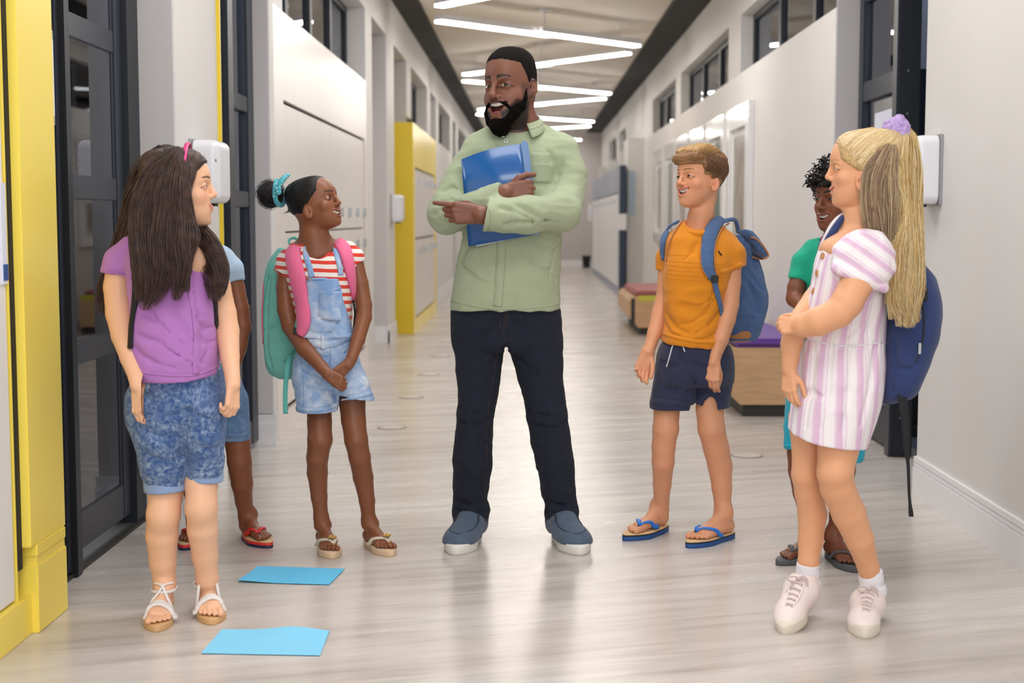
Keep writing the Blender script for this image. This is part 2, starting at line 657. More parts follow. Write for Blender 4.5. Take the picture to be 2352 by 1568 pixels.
class Head:
    def __init__(s, P, u, v, w, hpx, yaw, pitch=0, roll=0, wide=1.0, deep=1.0, nose=1.0, mouth=.03, mw=.12, adult=False, lipcol=None, wink=.0, look=(0, 0), upnose=0.,
                 smile=.03, teeth=True, earz=-.06, eary=-.04, earout=.62, ears=1, eyecol='#20130d', mouthz=-.275):
        s.P = P
        s.h = hpx*P.s
        s.o = P.p(u, v, w)
        ya, pi_, ro = map(math.radians, (yaw, pitch, roll))
        f = V(math.sin(ya)*math.cos(pi_), -math.cos(ya)*math.cos(pi_), math.sin(pi_))
        up = V(-math.sin(ya)*math.sin(pi_), math.cos(ya)*math.sin(pi_), math.cos(pi_))
        x = np.cross(f, up)
        up = up*math.cos(ro)+x*math.sin(ro)
        s.R = frame_of(f, up)
        s.T = [(z, cx, cy*deep, rx*wide, ryf*deep, ryb*deep) for z, cx, cy, rx, ryf, ryb in HEAD_T]
        s.wide, s.deep, s.nose, s.mouth, s.mw, s.adult = wide, deep, nose, mouth, mw, adult
        s.smile, s.teeth, s.wink, s.look, s.upnose = smile, teeth, wink, look, upnose
        s.earz, s.eyecol, s.mz = earz, eyecol, mouthz
        s.eary, s.earout, s.ears = eary, earout, ears

    def L(s, x, y, z):
        return s.o+s.R @ (V(x, y, z)*s.h)

    def loc(s, P):
        return ((P-s.o) @ s.R)/s.h

    def fy(s, x, z):
        T = np.array(sorted(s.T))
        g = lambda j: np.interp(z, T[:, 0], T[:, j])
        return g(2)+g(4)*np.maximum(1-np.abs(x/g(3))**2.25, 0)**(1/2.25)

    def build(s, S):
        h, L = s.h, s.L
        S.loft(s.o, s.R, [tuple(q*h for q in r) for r in s.T], k=.03*h, n=2.25)
        ad = s.adult
        fy = s.fy
        dp = s.deep
        wd = s.wide
        # brow, cheekbones, chin, temples
        for sg in (-1, 1):
            S.cone(L(sg*.06*wd, fy(.06, .07)-.035, .065), L(sg*.21*wd, fy(.21, .06)-.035, .07), .035*h, .03*h, .05*h)
            S.ell(L(sg*.19*wd, fy(.19, -.12)-.065, -.13), (.105*h, .075*h, .085*h), s.R, .08*h)        # cheek
            S.ell(L(sg*.155*wd, fy(.15, .0)+.025, .0), (.088*h, .050*h, .048*h), s.R, .05*h, 's')       # eye socket
            # lids: a soft bulge closed around the eyeball with a slit
            ec = s.eye(sg)
            S.ell(ec, (.079*h, .072*h, .066*h), s.R, .014*h)
        S.ell(L(0, fy(0, -.44)-.055, -.445), (.085*h, .07*h, .055*h), s.R, .06*h)
        # nose
        ns = s.nose
        un = s.upnose
        S.cone(L(0, fy(0, .06)-.02, .055), L(0, fy(0, -.13)+.055*ns, -.115+un), .026*h, .037*h*ns, .035*h)
        S.ell(L(0, fy(0, -.14)+.05*ns, -.128+un), (.047*h*ns, .046*h, .040*h), s.R, .02*h)
        for sg in (-1, 1):
            S.ell(L(sg*.052*ns*wd, fy(.05, -.15)+.008, -.142+un*.6), (.033*h*ns, .042*h, .032*h), s.R, .018*h)
            S.cone(L(sg*.024*ns, fy(0, -.15)+.06*ns, -.168+un*.8), L(sg*.028*ns, fy(0, -.15)+.015, -.162+un*.6), .010*h, .009*h, .008*h, 's')
        # mouth
        mz, mw, mo, sm = s.mz, s.mw*wd, s.mouth, s.smile
        s.up_lip, s.lo_lip = [], []
        for t in np.linspace(-1, 1, 9):
            x = mw*t
            rise = sm*t*t
            arch = 1-t*t
            s.up_lip.append(L(x, fy(x, mz)+.012*arch-.012*t*t, mz+rise+mo*.45*arch*(1 if mo > .02 else .5)+.006))
            s.lo_lip.append(L(x, fy(x, mz-.04)+.006*arch-.012*t*t+(-.01*mo/.05 if mo > .02 else 0), mz+rise-mo*arch**.8-.012))
        if mo > .015:
            for t in np.linspace(-.8, .8, 7):
                x = mw*t
                a = 1-t*t
                zc = mz+sm*t*t-mo*.27*a
                S.ell(L(x, fy(x, mz)-.005, zc), (mw*.26*h, .085*h, (mo*.62*a**.6+.005)*h), s.R, .004*h, 's')
        lr = .021 if ad else .017
        S.chain(s.up_lip, [(.5+.5*(1-t*t))*lr*h for t in np.linspace(-1, 1, 9)], .012*h)
        S.chain(s.lo_lip, [(.5+.6*(1-t*t))*lr*h for t in np.linspace(-1, 1, 9)], .012*h)
        # smile folds
        for sg in (-1, 1):
            S.chain([L(sg*.085*wd, fy(.085, -.15)+.02, -.15), L(sg*(mw+.035), fy(mw+.03, -.2)+.013, -.215), L(sg*(mw+.045), fy(mw+.04, mz)+.012, mz)],
                    [.006*h, .008*h, .005*h], .02*h, 's')
        # ears
        for sg in (-1, 1):
            ez = s.earz
            c = L(sg*.345*wd, s.eary, ez)
            ax = norm(s.R @ V(0, -.22, 1))
            ay = norm(s.R @ V(sg*s.earout, -.8, -.1))     # across the ear plate
            az = norm(np.cross(ax, ay))
            RR = np.stack([norm(np.cross(ay, ax))*-1, ay, ax], 1)
            RR[:, 0] = norm(np.cross(RR[:, 1], RR[:, 2]))
            e = c+ay*.035*h
            es = s.ears
            S.ell(e, (.022*h*es, .062*h*es, .105*h*es), RR, .014*h)
            S.ell(e-ax*.085*h-ay*.012*h, (.02*h, .035*h, .035*h), RR, .012*h)
            nout = RR[:, 0]*(1 if (RR[:, 0] @ (s.R @ V(sg, .5, 0))) > 0 else -1)
            S.ell(e+nout*.024*h*es+ax*.012*h-ay*.004*h, (.020*h, .036*h*es, .066*h*es), RR, .010*h, 's')
            S.ell(e+nout*.012*h-ax*.010*h-ay*.020*h, (.022*h, .022*h, .03*h), RR, .008*h, 's')
            S.chain([e+nout*.008*h+ax*.06*h-ay*.0*h, e+nout*.010*h+ax*.02*h+ay*.018*h, e+nout*.010*h-ax*.035*h+ay*.010*h], [.008*h]*3, .008*h)

    def eye(s, sg):
        return s.L(sg*.152*s.wide, s.fy(.15, .0)-.052, -.002)

    def skin_col(s, P, base, lip, brow=None, beard=None, hair=None, cheek=None):
        """true surface colours of the face: lips, brows, stubble"""
        q = s.loc(P)
        out = np.tile(np.asarray(base, float), (len(P), 1))
        near = (np.abs(q) < 1.2).all(1)
        def mixin(m, c):
            m = np.clip(m, 0, 1)[:, None]
            out[:] = out*(1-m)+np.asarray(c)*m
        def dist(poly):
            d = np.full(len(P), 9.)
            idx = np.nonzero(near)[0]
            for a, b in zip(poly[:-1], poly[1:]):
                ab = b-a
                r = P[idx]-a
                t = np.clip(r @ ab/(ab @ ab), 0, 1)
                d[idx] = np.minimum(d[idx], np.linalg.norm(r-t[:, None]*ab, axis=1))
            return d/s.h
        if cheek is not None:
            for sg in (-1, 1):
                dd = np.linalg.norm(q-V(sg*.2*s.wide, s.fy(.2, -.12), -.13), axis=1)
                mixin((1-dd/.17)*.55*near, cheek)
            dd = np.linalg.norm(q-V(0, s.fy(0, -.13)+.06, -.13), axis=1)
            mixin((1-dd/.08)*.4*near, cheek)
            e = (np.abs(q[:, 0]) > .335*s.wide) & (np.abs(q[:, 2]-s.earz) < .13) & near
            mixin(e*.35, cheek)
        if hair is not None:
            hc, fn = hair
            mixin(fn(q)*near, hc)
        if beard is not None:
            bc, fn = beard
            mixin(fn(q)*near, bc)
        if s.mouth > .015:
            inm = (np.abs(q[:, 0]) < s.mw*s.wide) & (q[:, 2] < s.mz+s.smile+.02) & (q[:, 2] > s.mz-s.mouth-.02) & (q[:, 1] < s.fy(q[:, 0], np.clip(q[:, 2], -.45, .2))-.022) & (q[:, 1] > .1)
            mixin(inm*1., C3('#4a1a1a'))
        mixin((.0215-np.minimum(dist(s.up_lip), dist(s.lo_lip)))/.008*.85, lip)
        for sg in (-1, 1):
            m = near & (q[:, 1] > .2)
            ec = V(sg*.152*s.wide, 0, -.002)
            dd = np.abs((q[:, 2]-ec[2])-(.016-((q[:, 0]-ec[0])/.075)**2*.030))
            lash = (dd < .0075) & (np.abs(q[:, 0]-ec[0]) < .085) & m
            mixin(lash*.85, C3('#1a0f0b'))
        if brow is not None:
            bc, th, bz = brow
            for sg in (-1, 1):
                x = (q[:, 0]*sg-.055*s.wide)/(.19*s.wide)
                zc = bz+.028*np.sin(np.clip(x, 0, 1)*2.4)-.018*np.clip(x, 0, 1)
                t_ = th*(1.1-.7*np.clip(x, 0, 1))
                m = (x > 0) & (x < 1) & (q[:, 1] > .15) & near
                mixin((1.25-np.abs(q[:, 2]-zc)/t_)*m*2, bc)
        return out

    def extras(s, root, slit=.55, white='#e6dcd4', brow=None):
        """eyes, teeth, tongue as parts"""
        h = s.h
        for sg in (-1, 1):
            c = s.eye(sg)
            fwd = norm(s.R @ V(s.look[0], 1, s.look[1]))
            # visible almond of the eyeball, bulging through the slit
            Rr = s.R
            vs, fs, cols = [], [], []
            n, m = 56, 28
            r = .0745*h
            for j in range(m+1):
                for i in range(n+1):
                    a = (i/n-.5)*2
                    b = (j/m-.5)*2
                    top = .024*(1-a*a)**.7*slit+.002-.012*a*a
                    bot = -.020*(1-a*a)**.8*slit-.012*a*a*.6
                    z = (bot+(top-bot)*(b+1)/2)*1.1
                    x = a*.066
                    y = math.sqrt(max(.0745**2-(x*.93)**2-z*z*1.1, 1e-6))
                    vs.append(c+Rr @ (V(x, y, z)*h))
            W_ = n+1
            for j in range(m):
                for i in range(n):
                    q = j*W_+i
                    fs.append((q, q+W_, q+W_+1, q+1))
            vs = np.array(vs)
            dirs = (vs-c)
            dirs /= np.linalg.norm(dirs, axis=1)[:, None]
            ang = np.degrees(np.arccos(np.clip(dirs @ fwd, -1, 1)))
            cols = np.tile(C3(white), (len(vs), 1))
            cols[ang < 29] = C3(s.eyecol)
            cols[ang < 13] = (.004, .004, .004)
            mkobj('eye', vs, [tuple(f) for f in fs], MP['eye'], root, True, cols=cols)
        if s.teeth and s.mouth > .015:
            mz, mw, mo, sm = s.mz, s.mw*s.wide, s.mouth, s.smile
            tb = MB()
            nt_ = 8
            for i in range(nt_):
                t0 = -.74+1.48*i/nt_
                t1 = -.74+1.48*(i+1)/nt_-.01
                tm = (t0+t1)/2
                zt = mz+sm*tm*tm+mo*.42*(1-tm*tm)+.004
                zb = zt-min(.052, mo*1.0)*(1-.35*abs(tm))
                ring = []
                for t in (t0, tm, t1):
                    x = mw*t
                    y = s.fy(x, mz)-.016-.012*t*t
                    ring.append((x, y))
                v_ = [s.L(x, y, zt) for x, y in ring]+[s.L(x, y+.002, (zt+zb)/2) for x, y in ring]+[s.L(x*.99, y-.003, zb) for x, y in ring]+[s.L(x, y-.03, zt) for x, y in ring]+[s.L(x, y-.03, zb) for x, y in ring]
                tb.add(v_, [(0, 1, 4, 3), (1, 2, 5, 4), (3, 4, 7, 6), (4, 5, 8, 7), (6, 7, 13, 12), (7, 8, 14, 13), (9, 10, 1, 0), (10, 11, 2, 1), (0, 3, 6, 12, 9), (2, 11, 14, 8, 5)])
            tb.build('teeth', MP['teeth'], root, True)
            if mo > .06:
                MB().ell(s.L(0, s.fy(0, mz)-.085, mz-mo*.72), (mw*.75*h, .07*h, .028*h), s.R).build('tongue', MP['tongue'], root, True)


MP = {}
MP['eye'] = mat('eye', '#ffffff', .12, attr=True, coat=.5)
MP['teeth'] = mat('teeth', '#f3ecdf', .25, coat=.3)
MP['tongue'] = mat('tongue', '#a8565a', .4)


def skinmat(name, rough=.48):
    return mat(name, '#ffffff', rough, attr=True, bump=.10, bscale=450, sss=.10, spec=.42)


def clothmat(name, col, rough=.85, bump=.35, bscale=900, attr=False, var=.02, vscale=12, sheen=.15):
    return mat(name, col, rough, attr=attr, bump=bump, bscale=bscale, var=var, vscale=vscale, sheen=sheen)


class Person:
    def __init__(s, name, label, Y, u, v):
        s.Y = Y
        s.s = Y/FPX
        d = CAMR @ np.array([(u-1176)/FPX, -(v-784)/FPX, -1])
        g = V(0, 0, CAM_H)-d*CAM_H/d[2]
        s.root = thing(name, label, 'person', (g[0], Y, 0))
        s.skin = Sdf()

    def p(s, u, v, w=0):
        return survey(u, v, s.Y+w)

    def reg(s, u0, v0, u1, v1):
        a, b = s.p(u0, v0), s.p(u1, v1)
        return V(a[0], s.Y-.45, a[2]), V(b[0], s.Y+.45, b[2])

    def floor(s, u, v):
        d = CAMR @ np.array([(u-1176)/FPX, -(v-784)/FPX, -1])
        return V(0, 0, CAM_H)-d*CAM_H/d[2]

    def limb(s, S, pts, k=.015, flat=None, op='u'):
        S.chain([s.p(*q[:3]) for q in pts], [q[3]*s.s for q in pts], k, op, flat)
        return S

    def loft(s, S, rows, k=.02, n=2.4, ext=0, op='u'):
        """rows: v, left u, right u, depth offset w, near and far half depths in m"""
        T = []
        for v, ul, ur, w, nr, fr in rows:
            a, b = s.p(ul, v, w), s.p(ur, v, w)
            T.append([(a[2]+b[2])/2, (a[0]+b[0])/2, s.Y+w, (b[0]-a[0])/2, fr, nr])
        z0 = np.mean([t[0] for t in T])
        x0 = np.mean([t[1] for t in T])
        T = [[t[0]-z0, t[1]-x0, t[2]-s.Y]+t[3:] for t in T]
        S.loft((x0, s.Y, z0), np.eye(3), T, k, op, n, ext)
        return S

    def snap(s, S, u, v, off=0, rng=(-.45, .4)):
        Ys = np.linspace(s.Y+rng[0], s.Y+rng[1], 260)
        d0 = CAMR @ np.array([(u-1176)/FPX, -(v-784)/FPX, -1])
        P = V(0, 0, CAM_H)+d0[None]*(Ys/d0[1])[:, None]
        D = S.ev(P[:, None, :])[:, 0]-off
        i = np.nonzero(D < 0)[0]
        if len(i) == 0 or i[0] == 0:
            j = int(np.argmin(D)) if len(i) == 0 else 0
            p = P[j]
        else:
            j = i[0]
            t = D[j-1]/(D[j-1]-D[j]+1e-9)
            p = P[j-1]+(P[j]-P[j-1])*t
        e = .003
        Q = np.array([p+V(e, 0, 0), p-V(e, 0, 0), p+V(0, e, 0), p-V(0, e, 0), p+V(0, 0, e), p-V(0, 0, e)])
        g = S.ev(Q[:, None, :])[:, 0]
        return p, norm([g[0]-g[1], g[2]-g[3], g[4]-g[5]])

    def put(s, name, S, h, m, cols=None, regions=None, parent=None, label=None, clean=True):
        if regions:
            v, f = join([S.mesh(hh, lo, hi) for lo, hi, hh in regions])
        else:
            v, f = S.mesh(h)
        c = cols(v) if cols is not None else None
        return mkobj(name, v, f, m, parent or s.root, True, cols=c, label=label)

    def strap(s, name, S, px, widpx, thick, m, off=.001, n=26, parent=None, label=None, crown=.0015, side=None, ends=None):
        """a band laid over surface S along photograph points"""
        pts = spline([V(*q[:2], 0) for q in px], n)
        P, N = [], []
        for q in pts:
            a, b = s.snap(S, q[0], q[1], off)
            P.append(a); N.append(b)
        P = np.array(P); N = np.array(N)
        for _ in range(3):
            P[1:-1] = (P[:-2]+2*P[1:-1]+P[2:])/4
            N[1:-1] = (N[:-2]+2*N[1:-1]+N[2:])/4
        W_ = []
        for i in range(n):
            t = norm(P[min(i+1, n-1)]-P[max(i-1, 0)])
            W_.append(norm(np.cross(t, N[i])))
        wd = widpx if not np.isscalar(widpx) else [widpx]*n
        if len(wd) != n: wd = list(np.interp(np.linspace(0, 1, n), np.linspace(0, 1, len(wd)), wd))
        b = MB().ribbon(list(P), W_, [q*s.s for q in wd], thick, list(N), crown)
        return b.build(name, m, parent or s.root, True, label=label)

    def line(s, name, S, px, r, m, off=.0, n=20, parent=None, label=None):
        pts = spline([V(*q[:2], 0) for q in px], n)
        P = np.array([s.snap(S, q[0], q[1], off)[0] for q in pts])
        P[1:-1] = (P[:-2]+2*P[1:-1]+P[2:])/4
        return MB().tube(list(P), r, 6).build(name, m, parent or s.root, True, label=label)

    def button(s, S, u, v, rpx, m, name='button', parent=None, th=.003, label=None, ring=None):
        p, nn = s.snap(S, u, v)
        b = MB().disc(p-nn*.001, nn, rpx*s.s, th, 14)
        o = b.build(name, m, parent or s.root, False, label=label)
        if ring is not None:
            MB().disc(p+nn*(th-.001), nn, rpx*s.s*.45, .0012, 10).build('button_centre', ring, o if parent is None else parent)
        return o


def hand(S, wrist, d, nrm, side, L, curls, thumb, spread=.06, palm_r=1.0, k=1.0):
    """palm, four fingers of different lengths bent at three joints, and a thumb off the side of the palm.
    d: towards the fingers; nrm: out of the back of the hand; side: +1/-1 picks the thumb side"""
    d = norm(d)
    n = norm(np.asarray(nrm, float)-d*np.dot(nrm, d))
    t = np.cross(d, n)*side
    w = np.asarray(wrist, float)
    offw = (.085, .03, -.03, -.08)
    offk = (.150, .052, -.046, -.135)
    kd = (.50, .525, .505, .46)
    ln = (.40, .445, .41, .32)
    rr = (.056, .058, .054, .047)
    for i in range(4):
        a = w+t*offw[i]*L
        b = w+d*kd[i]*L+t*offk[i]*L
        S.cone(a, b, .078*L*palm_r, .068*L*palm_r, .045*L if i else .02*L)
    S.cone(w+t*.08*L, w+d*.30*L+t*.13*L-n*.02*L, .075*L, .07*L, .05*L)
    for i in range(4):
        p = w+d*kd[i]*L+t*offk[i]*L
        ang = 0
        sp = spread*(1.5-i)
        base = norm(d+t*sp)
        seg = (ln[i]*.46*L, ln[i]*.30*L, ln[i]*.24*L)
        r0 = rr[i]*L
        S.ell(p+n*.012*L, (r0*1.12,)*3, None, .02*L*k)
        for j in range(3):
            ang += math.radians(curls[i][j])
            dr = base*math.cos(ang)-n*math.sin(ang)
            q = p+dr*seg[j]
            S.cone(p, q, r0*(1-.07*j), r0*(.95-.09*j), .012*L*k if j == 0 else .004*L)
            p = q
    # thumb
    p = w+d*.16*L+t*.13*L-n*.03*L
    segs = (.22*L, .17*L, .13*L)
    r0 = .068*L
    for j in range(3):
        a, b, c = thumb[j]
        dr = norm(d*a+t*b+n*c)
        q = p+dr*segs[j]
        S.cone(p, q, r0*(1-.09*j), r0*(.93-.1*j), .03*L if j == 0 else .006*L)
        p = q
    return S


def nails_hint(q):
    return q


def foot_frame(heel, toe):
    td = norm((toe-heel)*V(1, 1, 0))
    sd = V(-td[1], td[0], 0)      # left of the walking direction
    return td, sd


def foot(S, heel, toe, big, z0=0., toes=True, k=1.0, hgt=1.0):
    """bare foot from heel point to toe tip on the floor; big=+1 if the big toe lies on the left of the direction"""
    L = np.linalg.norm((toe-heel)[:2])
    td, sd = foot_frame(heel, toe)
    sd = sd*big
    q = lambda a, b, c: V(heel[0], heel[1], z0)+td*a*L+sd*b*L+V(0, 0, c*L)
    S.ell(q(.13, 0, .115), (.118*L,)*3, None, .03*L)
    S.cone(q(.16, 0, .12), q(.42, .03, .125), .115*L, .10*L, .05*L)
    S.cone(q(.24, 0, .30*hgt), q(.46, .04, .14), .11*L, .085*L, .08*L)
    S.cone(q(.42, .05, .12), q(.70, .085, .078), .095*L, .078*L, .05*L)
    S.cone(q(.35, -.04, .09), q(.66, -.09, .058), .085*L, .058*L, .05*L)
    S.cone(q(.55, .0, .10), q(.72, -.01, .065), .085*L, .065*L, .05*L)
    if toes:
        tt = [(.115, .70, .935, .053), (.040, .73, .93, .036), (-.025, .72, .895, .034), (-.082, .70, .85, .031), (-.130, .67, .80, .031)]
        for b, a0, a1, r in tt:
            S.cone(q(a0, b*.9, .060), q(a1-.06, b*1.06, .050), r*L*1.0, r*L*.95, .006*L)
            S.cone(q(a1-.06, b*1.06, .048), q(a1-.01, b*1.06, .040), r*L*.97, r*L*.85, .002*L)
    return q, L


def sole_outline(L, wid=.36, n=36, big=1, heelw=.27):
    pts = []
    for i in range(n):
        a = 2*math.pi*i/n
        x = .5-.5*math.cos(a)
        f = math.sin(math.pi*x)**.55 if 0 < x < 1 else 0
        half = (heelw+(wid-heelw)*min(max((x-.2)/.5, 0), 1))*.5*f
        waist = 1-.14*math.exp(-((x-.42)/.14)**2)
        sgn = 1 if a < math.pi else -1
        shift = .03*math.sin(math.pi*x)
        pts.append(((x*1.06-.03)*L, (sgn*half*waist+shift)*L*big))
    return pts


def sole_mesh(heel, toe, big, z0, z1, wid=.37, grow=1.0, taper=0, lift=0):
    td, sd = foot_frame(heel, toe)
    L = np.linalg.norm((toe-heel)[:2])
    po = sole_outline(L, wid, 40, big)
    c = V(np.mean([p[0] for p in po]), np.mean([p[1] for p in po]))
    m = MB()
    n = len(po)
    rings = []
    for z, g in ((z0, grow*(1-taper)), (z0+(z1-z0)*.25, grow), (z1-(z1-z0)*.15, grow), (z1, grow*.985)):
        ring = []
        for a, b in po:
            a2, b2 = c[0]+(a-c[0])*g, c[1]+(b-c[1])*g
            w_ = V(heel[0], heel[1], z)+td*a2+sd*b2
            w_[2] += lift*max(0, a2/L-.7)**2*L
            ring.append(w_)
        rings.append(ring)
    vs = [p for r in rings for p in r]
    fs = [(i*n+k, i*n+(k+1) % n, (i+1)*n+(k+1) % n, (i+1)*n+k) for i in range(3) for k in range(n)]
    if big < 0: pass
    fs.append(tuple(range(n-1, -1, -1)))
    fs.append(tuple(3*n+k for k in range(n)))
    m.add(vs, fs)
    return m


def flipflop(P, skin, heel, toe, big, layers, strapm, wid=.40, sr=.03, bulge=1, owner_label=None, knot=None, postm=None):
    """layers: list of (z0, z1, material, name); straps run from the toe post over the foot"""
    for z0, z1, m, nm in layers:
        sole_mesh(heel, toe, big, z0, z1, wid).build(nm, m, P.root, True)
    td, sd = foot_frame(heel, toe)
    L = np.linalg.norm((toe-heel)[:2])
    sd = sd*big
    zt = layers[-1][1]
    q = lambda a, b, c: V(heel[0], heel[1], zt)+td*a*L+sd*b*L+V(0, 0, c*L)

    def over(a, b):
        """height of the foot at (a, b)"""
        zs = np.linspace((.30 if a < .5 else .2)*L, 0, 60)
        p = np.array([q(a, b, 0)+V(0, 0, z) for z in zs])
        d = skin.ev(p[:, None, :])[:, 0]
        i = np.nonzero(d < .001)[0]
        return zs[i[0]] if len(i) else 0.0
    for sg in (-1, 1):
        ctrl = [(.76, .075), (.68, .075+sg*.055-.01), (.58, .02+sg*.115), (.48, .01+sg*.145), (.42, sg*.140)]
        P_, W_, N_ = [], [], []
        cc = spline([V(a, b, 0) for a, b in ctrl], 14)
        for i, c in enumerate(cc):
            hgt = over(c[0], c[1])
            P_.append(q(c[0], c[1], 0)+V(0, 0, max(hgt, .004) + (.002 if i < 12 else 0)))
        P_ = np.array(P_)
        P_[0][2] = P_[1][2]*.7+zt*.3
        P_[-1][2] = zt+.004
        P_[1:-1] = (P_[:-2]+P_[1:-1]+P_[2:])/3
        r = [sr*L*(.65+.5*min(i/6, 1)) for i in range(14)]
        MB().tube(list(P_), r, 8, flat=(V(0, 0, 1), .55)).build('strap', strapm, P.root, True)
    MB().tube([q(.77, .075, 0), q(.765, .075, .11)], sr*L*.5, 8).build('toe_post', postm or strapm, P.root, True)
    if knot is not None:
        c = q(.70, .06, 0)+V(0, 0, over(.70, .06)+.01)
        kb = MB()
        for a in range(5):
            th = a*2*math.pi/5
            kb.ell(c+V(math.cos(th), math.sin(th), .2)*.009, (.008, .008, .005))
        kb.build('bead_knot', knot, P.root, True)


# ---- hair strands
def strands(paths, rad, seed=0):
    """paths (n, m, 3), rad (m,) -> three sided tapering tubes"""
    n, m, _ = paths.shape
    t = np.gradient(paths, axis=1)
    t /= np.linalg.norm(t, axis=2)[..., None]+1e-9
    ref = np.random.RandomState(seed).randn(n, 1, 3)
    a = np.cross(t, ref)
    a /= np.linalg.norm(a, axis=2)[..., None]+1e-9
    b = np.cross(t, a)
    rad = np.broadcast_to(rad, (n, m)) if np.ndim(rad) == 1 else rad
    ring = []
    for k in range(3):
        an = 2*math.pi*k/3
        ring.append(paths+(a*math.cos(an)+b*math.sin(an))*rad[..., None])
    v = np.stack(ring, 2).reshape(-1, 3)
    i = np.arange(n)[:, None, None]*m*3+np.arange(m-1)[None, :, None]*3+np.arange(3)[None, None, :]
    j = np.arange(n)[:, None, None]*m*3+np.arange(m-1)[None, :, None]*3+((np.arange(3)+1) % 3)[None, None, :]
    q = np.stack([i, j, j+3, i+3], -1).reshape(-1, 4)
    return v, q


def lock_strands(guide, radii, n, m=18, rnd=None, wav=.004, hollow=.55, loose=0.0, endspread=1.0):
    """strands that follow a guide curve inside a tube of the given radii"""
    rnd = rnd or np.random.RandomState(1)
    G = np.array(spline(guide, m))
    R = np.interp(np.linspace(0, 1, m), np.linspace(0, 1, len(radii)), radii)
    t = np.gradient(G, axis=0)
    t /= np.linalg.norm(t, axis=1)[:, None]+1e-9
    ref = V(0, 1, 0)
    a = np.cross(t, ref); a /= np.linalg.norm(a, axis=1)[:, None]+1e-9
    b = np.cross(t, a)
    th = rnd.rand(n)*2*math.pi
    rho = np.sqrt(rnd.rand(n)*(1-hollow**2)+hollow**2)*(1+loose*rnd.rand(n))
    dth = rnd.randn(n)*.35
    s_ = np.linspace(0, 1, m)
    ang = th[:, None]+dth[:, None]*s_
    e = 1-rnd.rand(n, 1)**2*.33                     # strands end at different lengths
    sp = s_[None]*e
    def at(A):
        return np.stack([np.interp(sp, s_, A[:, j]) for j in range(3)], -1)
    G_, a_, b_ = at(G), at(a), at(b)
    rr = rho[:, None]*np.interp(sp, s_, R)*(1+(endspread-1)*sp**2)
    P = G_+a_*(np.cos(ang)*rr)[..., None]+b_*(np.sin(ang)*rr)[..., None]
    ph = rnd.rand(n, 1)*6.3
    P = P+wav*np.sin(s_[None]*7+ph)[..., None]*a[None]+wav*np.cos(s_[None]*5+ph*2)[..., None]*b[None]
    return P


def radial(HS, H):
    """distance from the head centre to the outside of HS for any array of unit directions (head frame)"""
    TH = np.linspace(0, math.pi, 44); PH = np.linspace(-math.pi, math.pi, 80)
    tt = np.linspace(.2, .85, 64)*H.h
    dirs = np.array([[math.sin(a)*math.cos(b), math.sin(a)*math.sin(b), math.cos(a)] for a in TH for b in PH])
    D = HS.ev(H.o+(dirs @ H.R.T)[:, None, :]*tt[None, :, None])
    k = np.argmax(D > 0, 1)
    k = np.where((D > 0).any(1), k, len(tt)-1)
    k = np.maximum(k, 1)
    i = np.arange(len(k))
    d0, d1 = D[i, k-1], D[i, k]
    fr = np.clip(d0/np.where(np.abs(d0-d1) < 1e-9, 1, d0-d1), 0, 1)
    tb = (tt[k-1]+(tt[k]-tt[k-1])*fr).reshape(44, 80)

    def f(d):
        d = d/np.linalg.norm(d, axis=-1, keepdims=True)
        a = np.arccos(np.clip(d[..., 2], -1, 1)); b = np.arctan2(d[..., 1], d[..., 0])
        i = a/math.pi*43; j = (b+math.pi)/(2*math.pi)*79
        i0, j0 = np.minimum(i.astype(int), 42), np.minimum(j.astype(int), 78)
        fi, fj = i-i0, j-j0
        return (tb[i0, j0]*(1-fi)+tb[i0+1, j0]*fi)*(1-fj)+(tb[i0, j0+1]*(1-fi)+tb[i0+1, j0+1]*fi)*fj
    return f


def skull_strands(H, rad, starts, ends, m=16, lift=.0008, rnd=None, wob=.02, via=None):
    """strands lying on the hair surface from start to end directions"""
    t = np.linspace(0, 1, m)[None, :, None]
    A = starts/np.linalg.norm(starts, axis=1, keepdims=True)
    E = ends/np.linalg.norm(ends, axis=1, keepdims=True)
    if via is not None:
        W = via/np.linalg.norm(via, axis=1, keepdims=True)
        d = A[:, None]*(1-t)**2+2*W[:, None]*t*(1-t)+E[:, None]*t*t
    else:
        d = A[:, None]*(1-t)+E[:, None]*t
    ph = rnd.rand(len(A), 1, 1)*6.3
    d = d+wob*np.sin(t*6+ph)*rnd.randn(len(A), 1, 3)*.5
    d /= np.linalg.norm(d, axis=2, keepdims=True)
    r = rad(d)+lift*(1+rnd.rand(len(A), 1))
    return H.o+(d @ H.R.T)*r[..., None]
# ------------------------------------------------------------------ materials of the building
M = {}
M['wall'] = mat('wall_paint', '#dedbd9', .55, bump=.04, bscale=300, var=.012, vscale=3)
M['reveal'] = mat('reveal_paint', '#cfcccd', .55)
M['greywall'] = mat('grey_wall_paint', '#c8c2c2', .55)
M['ceil'] = mat('ceiling_paint', '#e3dacf', .7)
M['black'] = mat('black_bulkhead', '#0b090a', .7)
M['white'] = mat('white_trim', '#eeedf0', .35)
M['lam'] = mat('white_laminate', '#e9e1dc', .28, var=.01, vscale=2)
M['door_lam'] = mat('white_locker_door', '#e6e0da', .3)
M['yellow'] = mat('yellow_laminate', '#ffe660', .28)
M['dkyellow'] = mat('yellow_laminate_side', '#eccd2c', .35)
M['alu'] = mat('dark_aluminium', '#2e3440', .4, metal=.15)
M['alu2'] = mat('black_aluminium', '#20242c', .45, metal=.1)
M['gap'] = mat('shadow_gap', '#1d1a1c', .7)
M['navy'] = mat('navy_laminate', '#26364f', .4)
M['bluegrey'] = mat('blue_grey_panel', '#9ba3b3', .4)
M['wood'] = mat('oak_laminate', '#cda67d', .42, var=.12, vscale=5, stretch=(1, .5, 9))
M['plinth'] = mat('dark_plinth', '#33322f', .6)
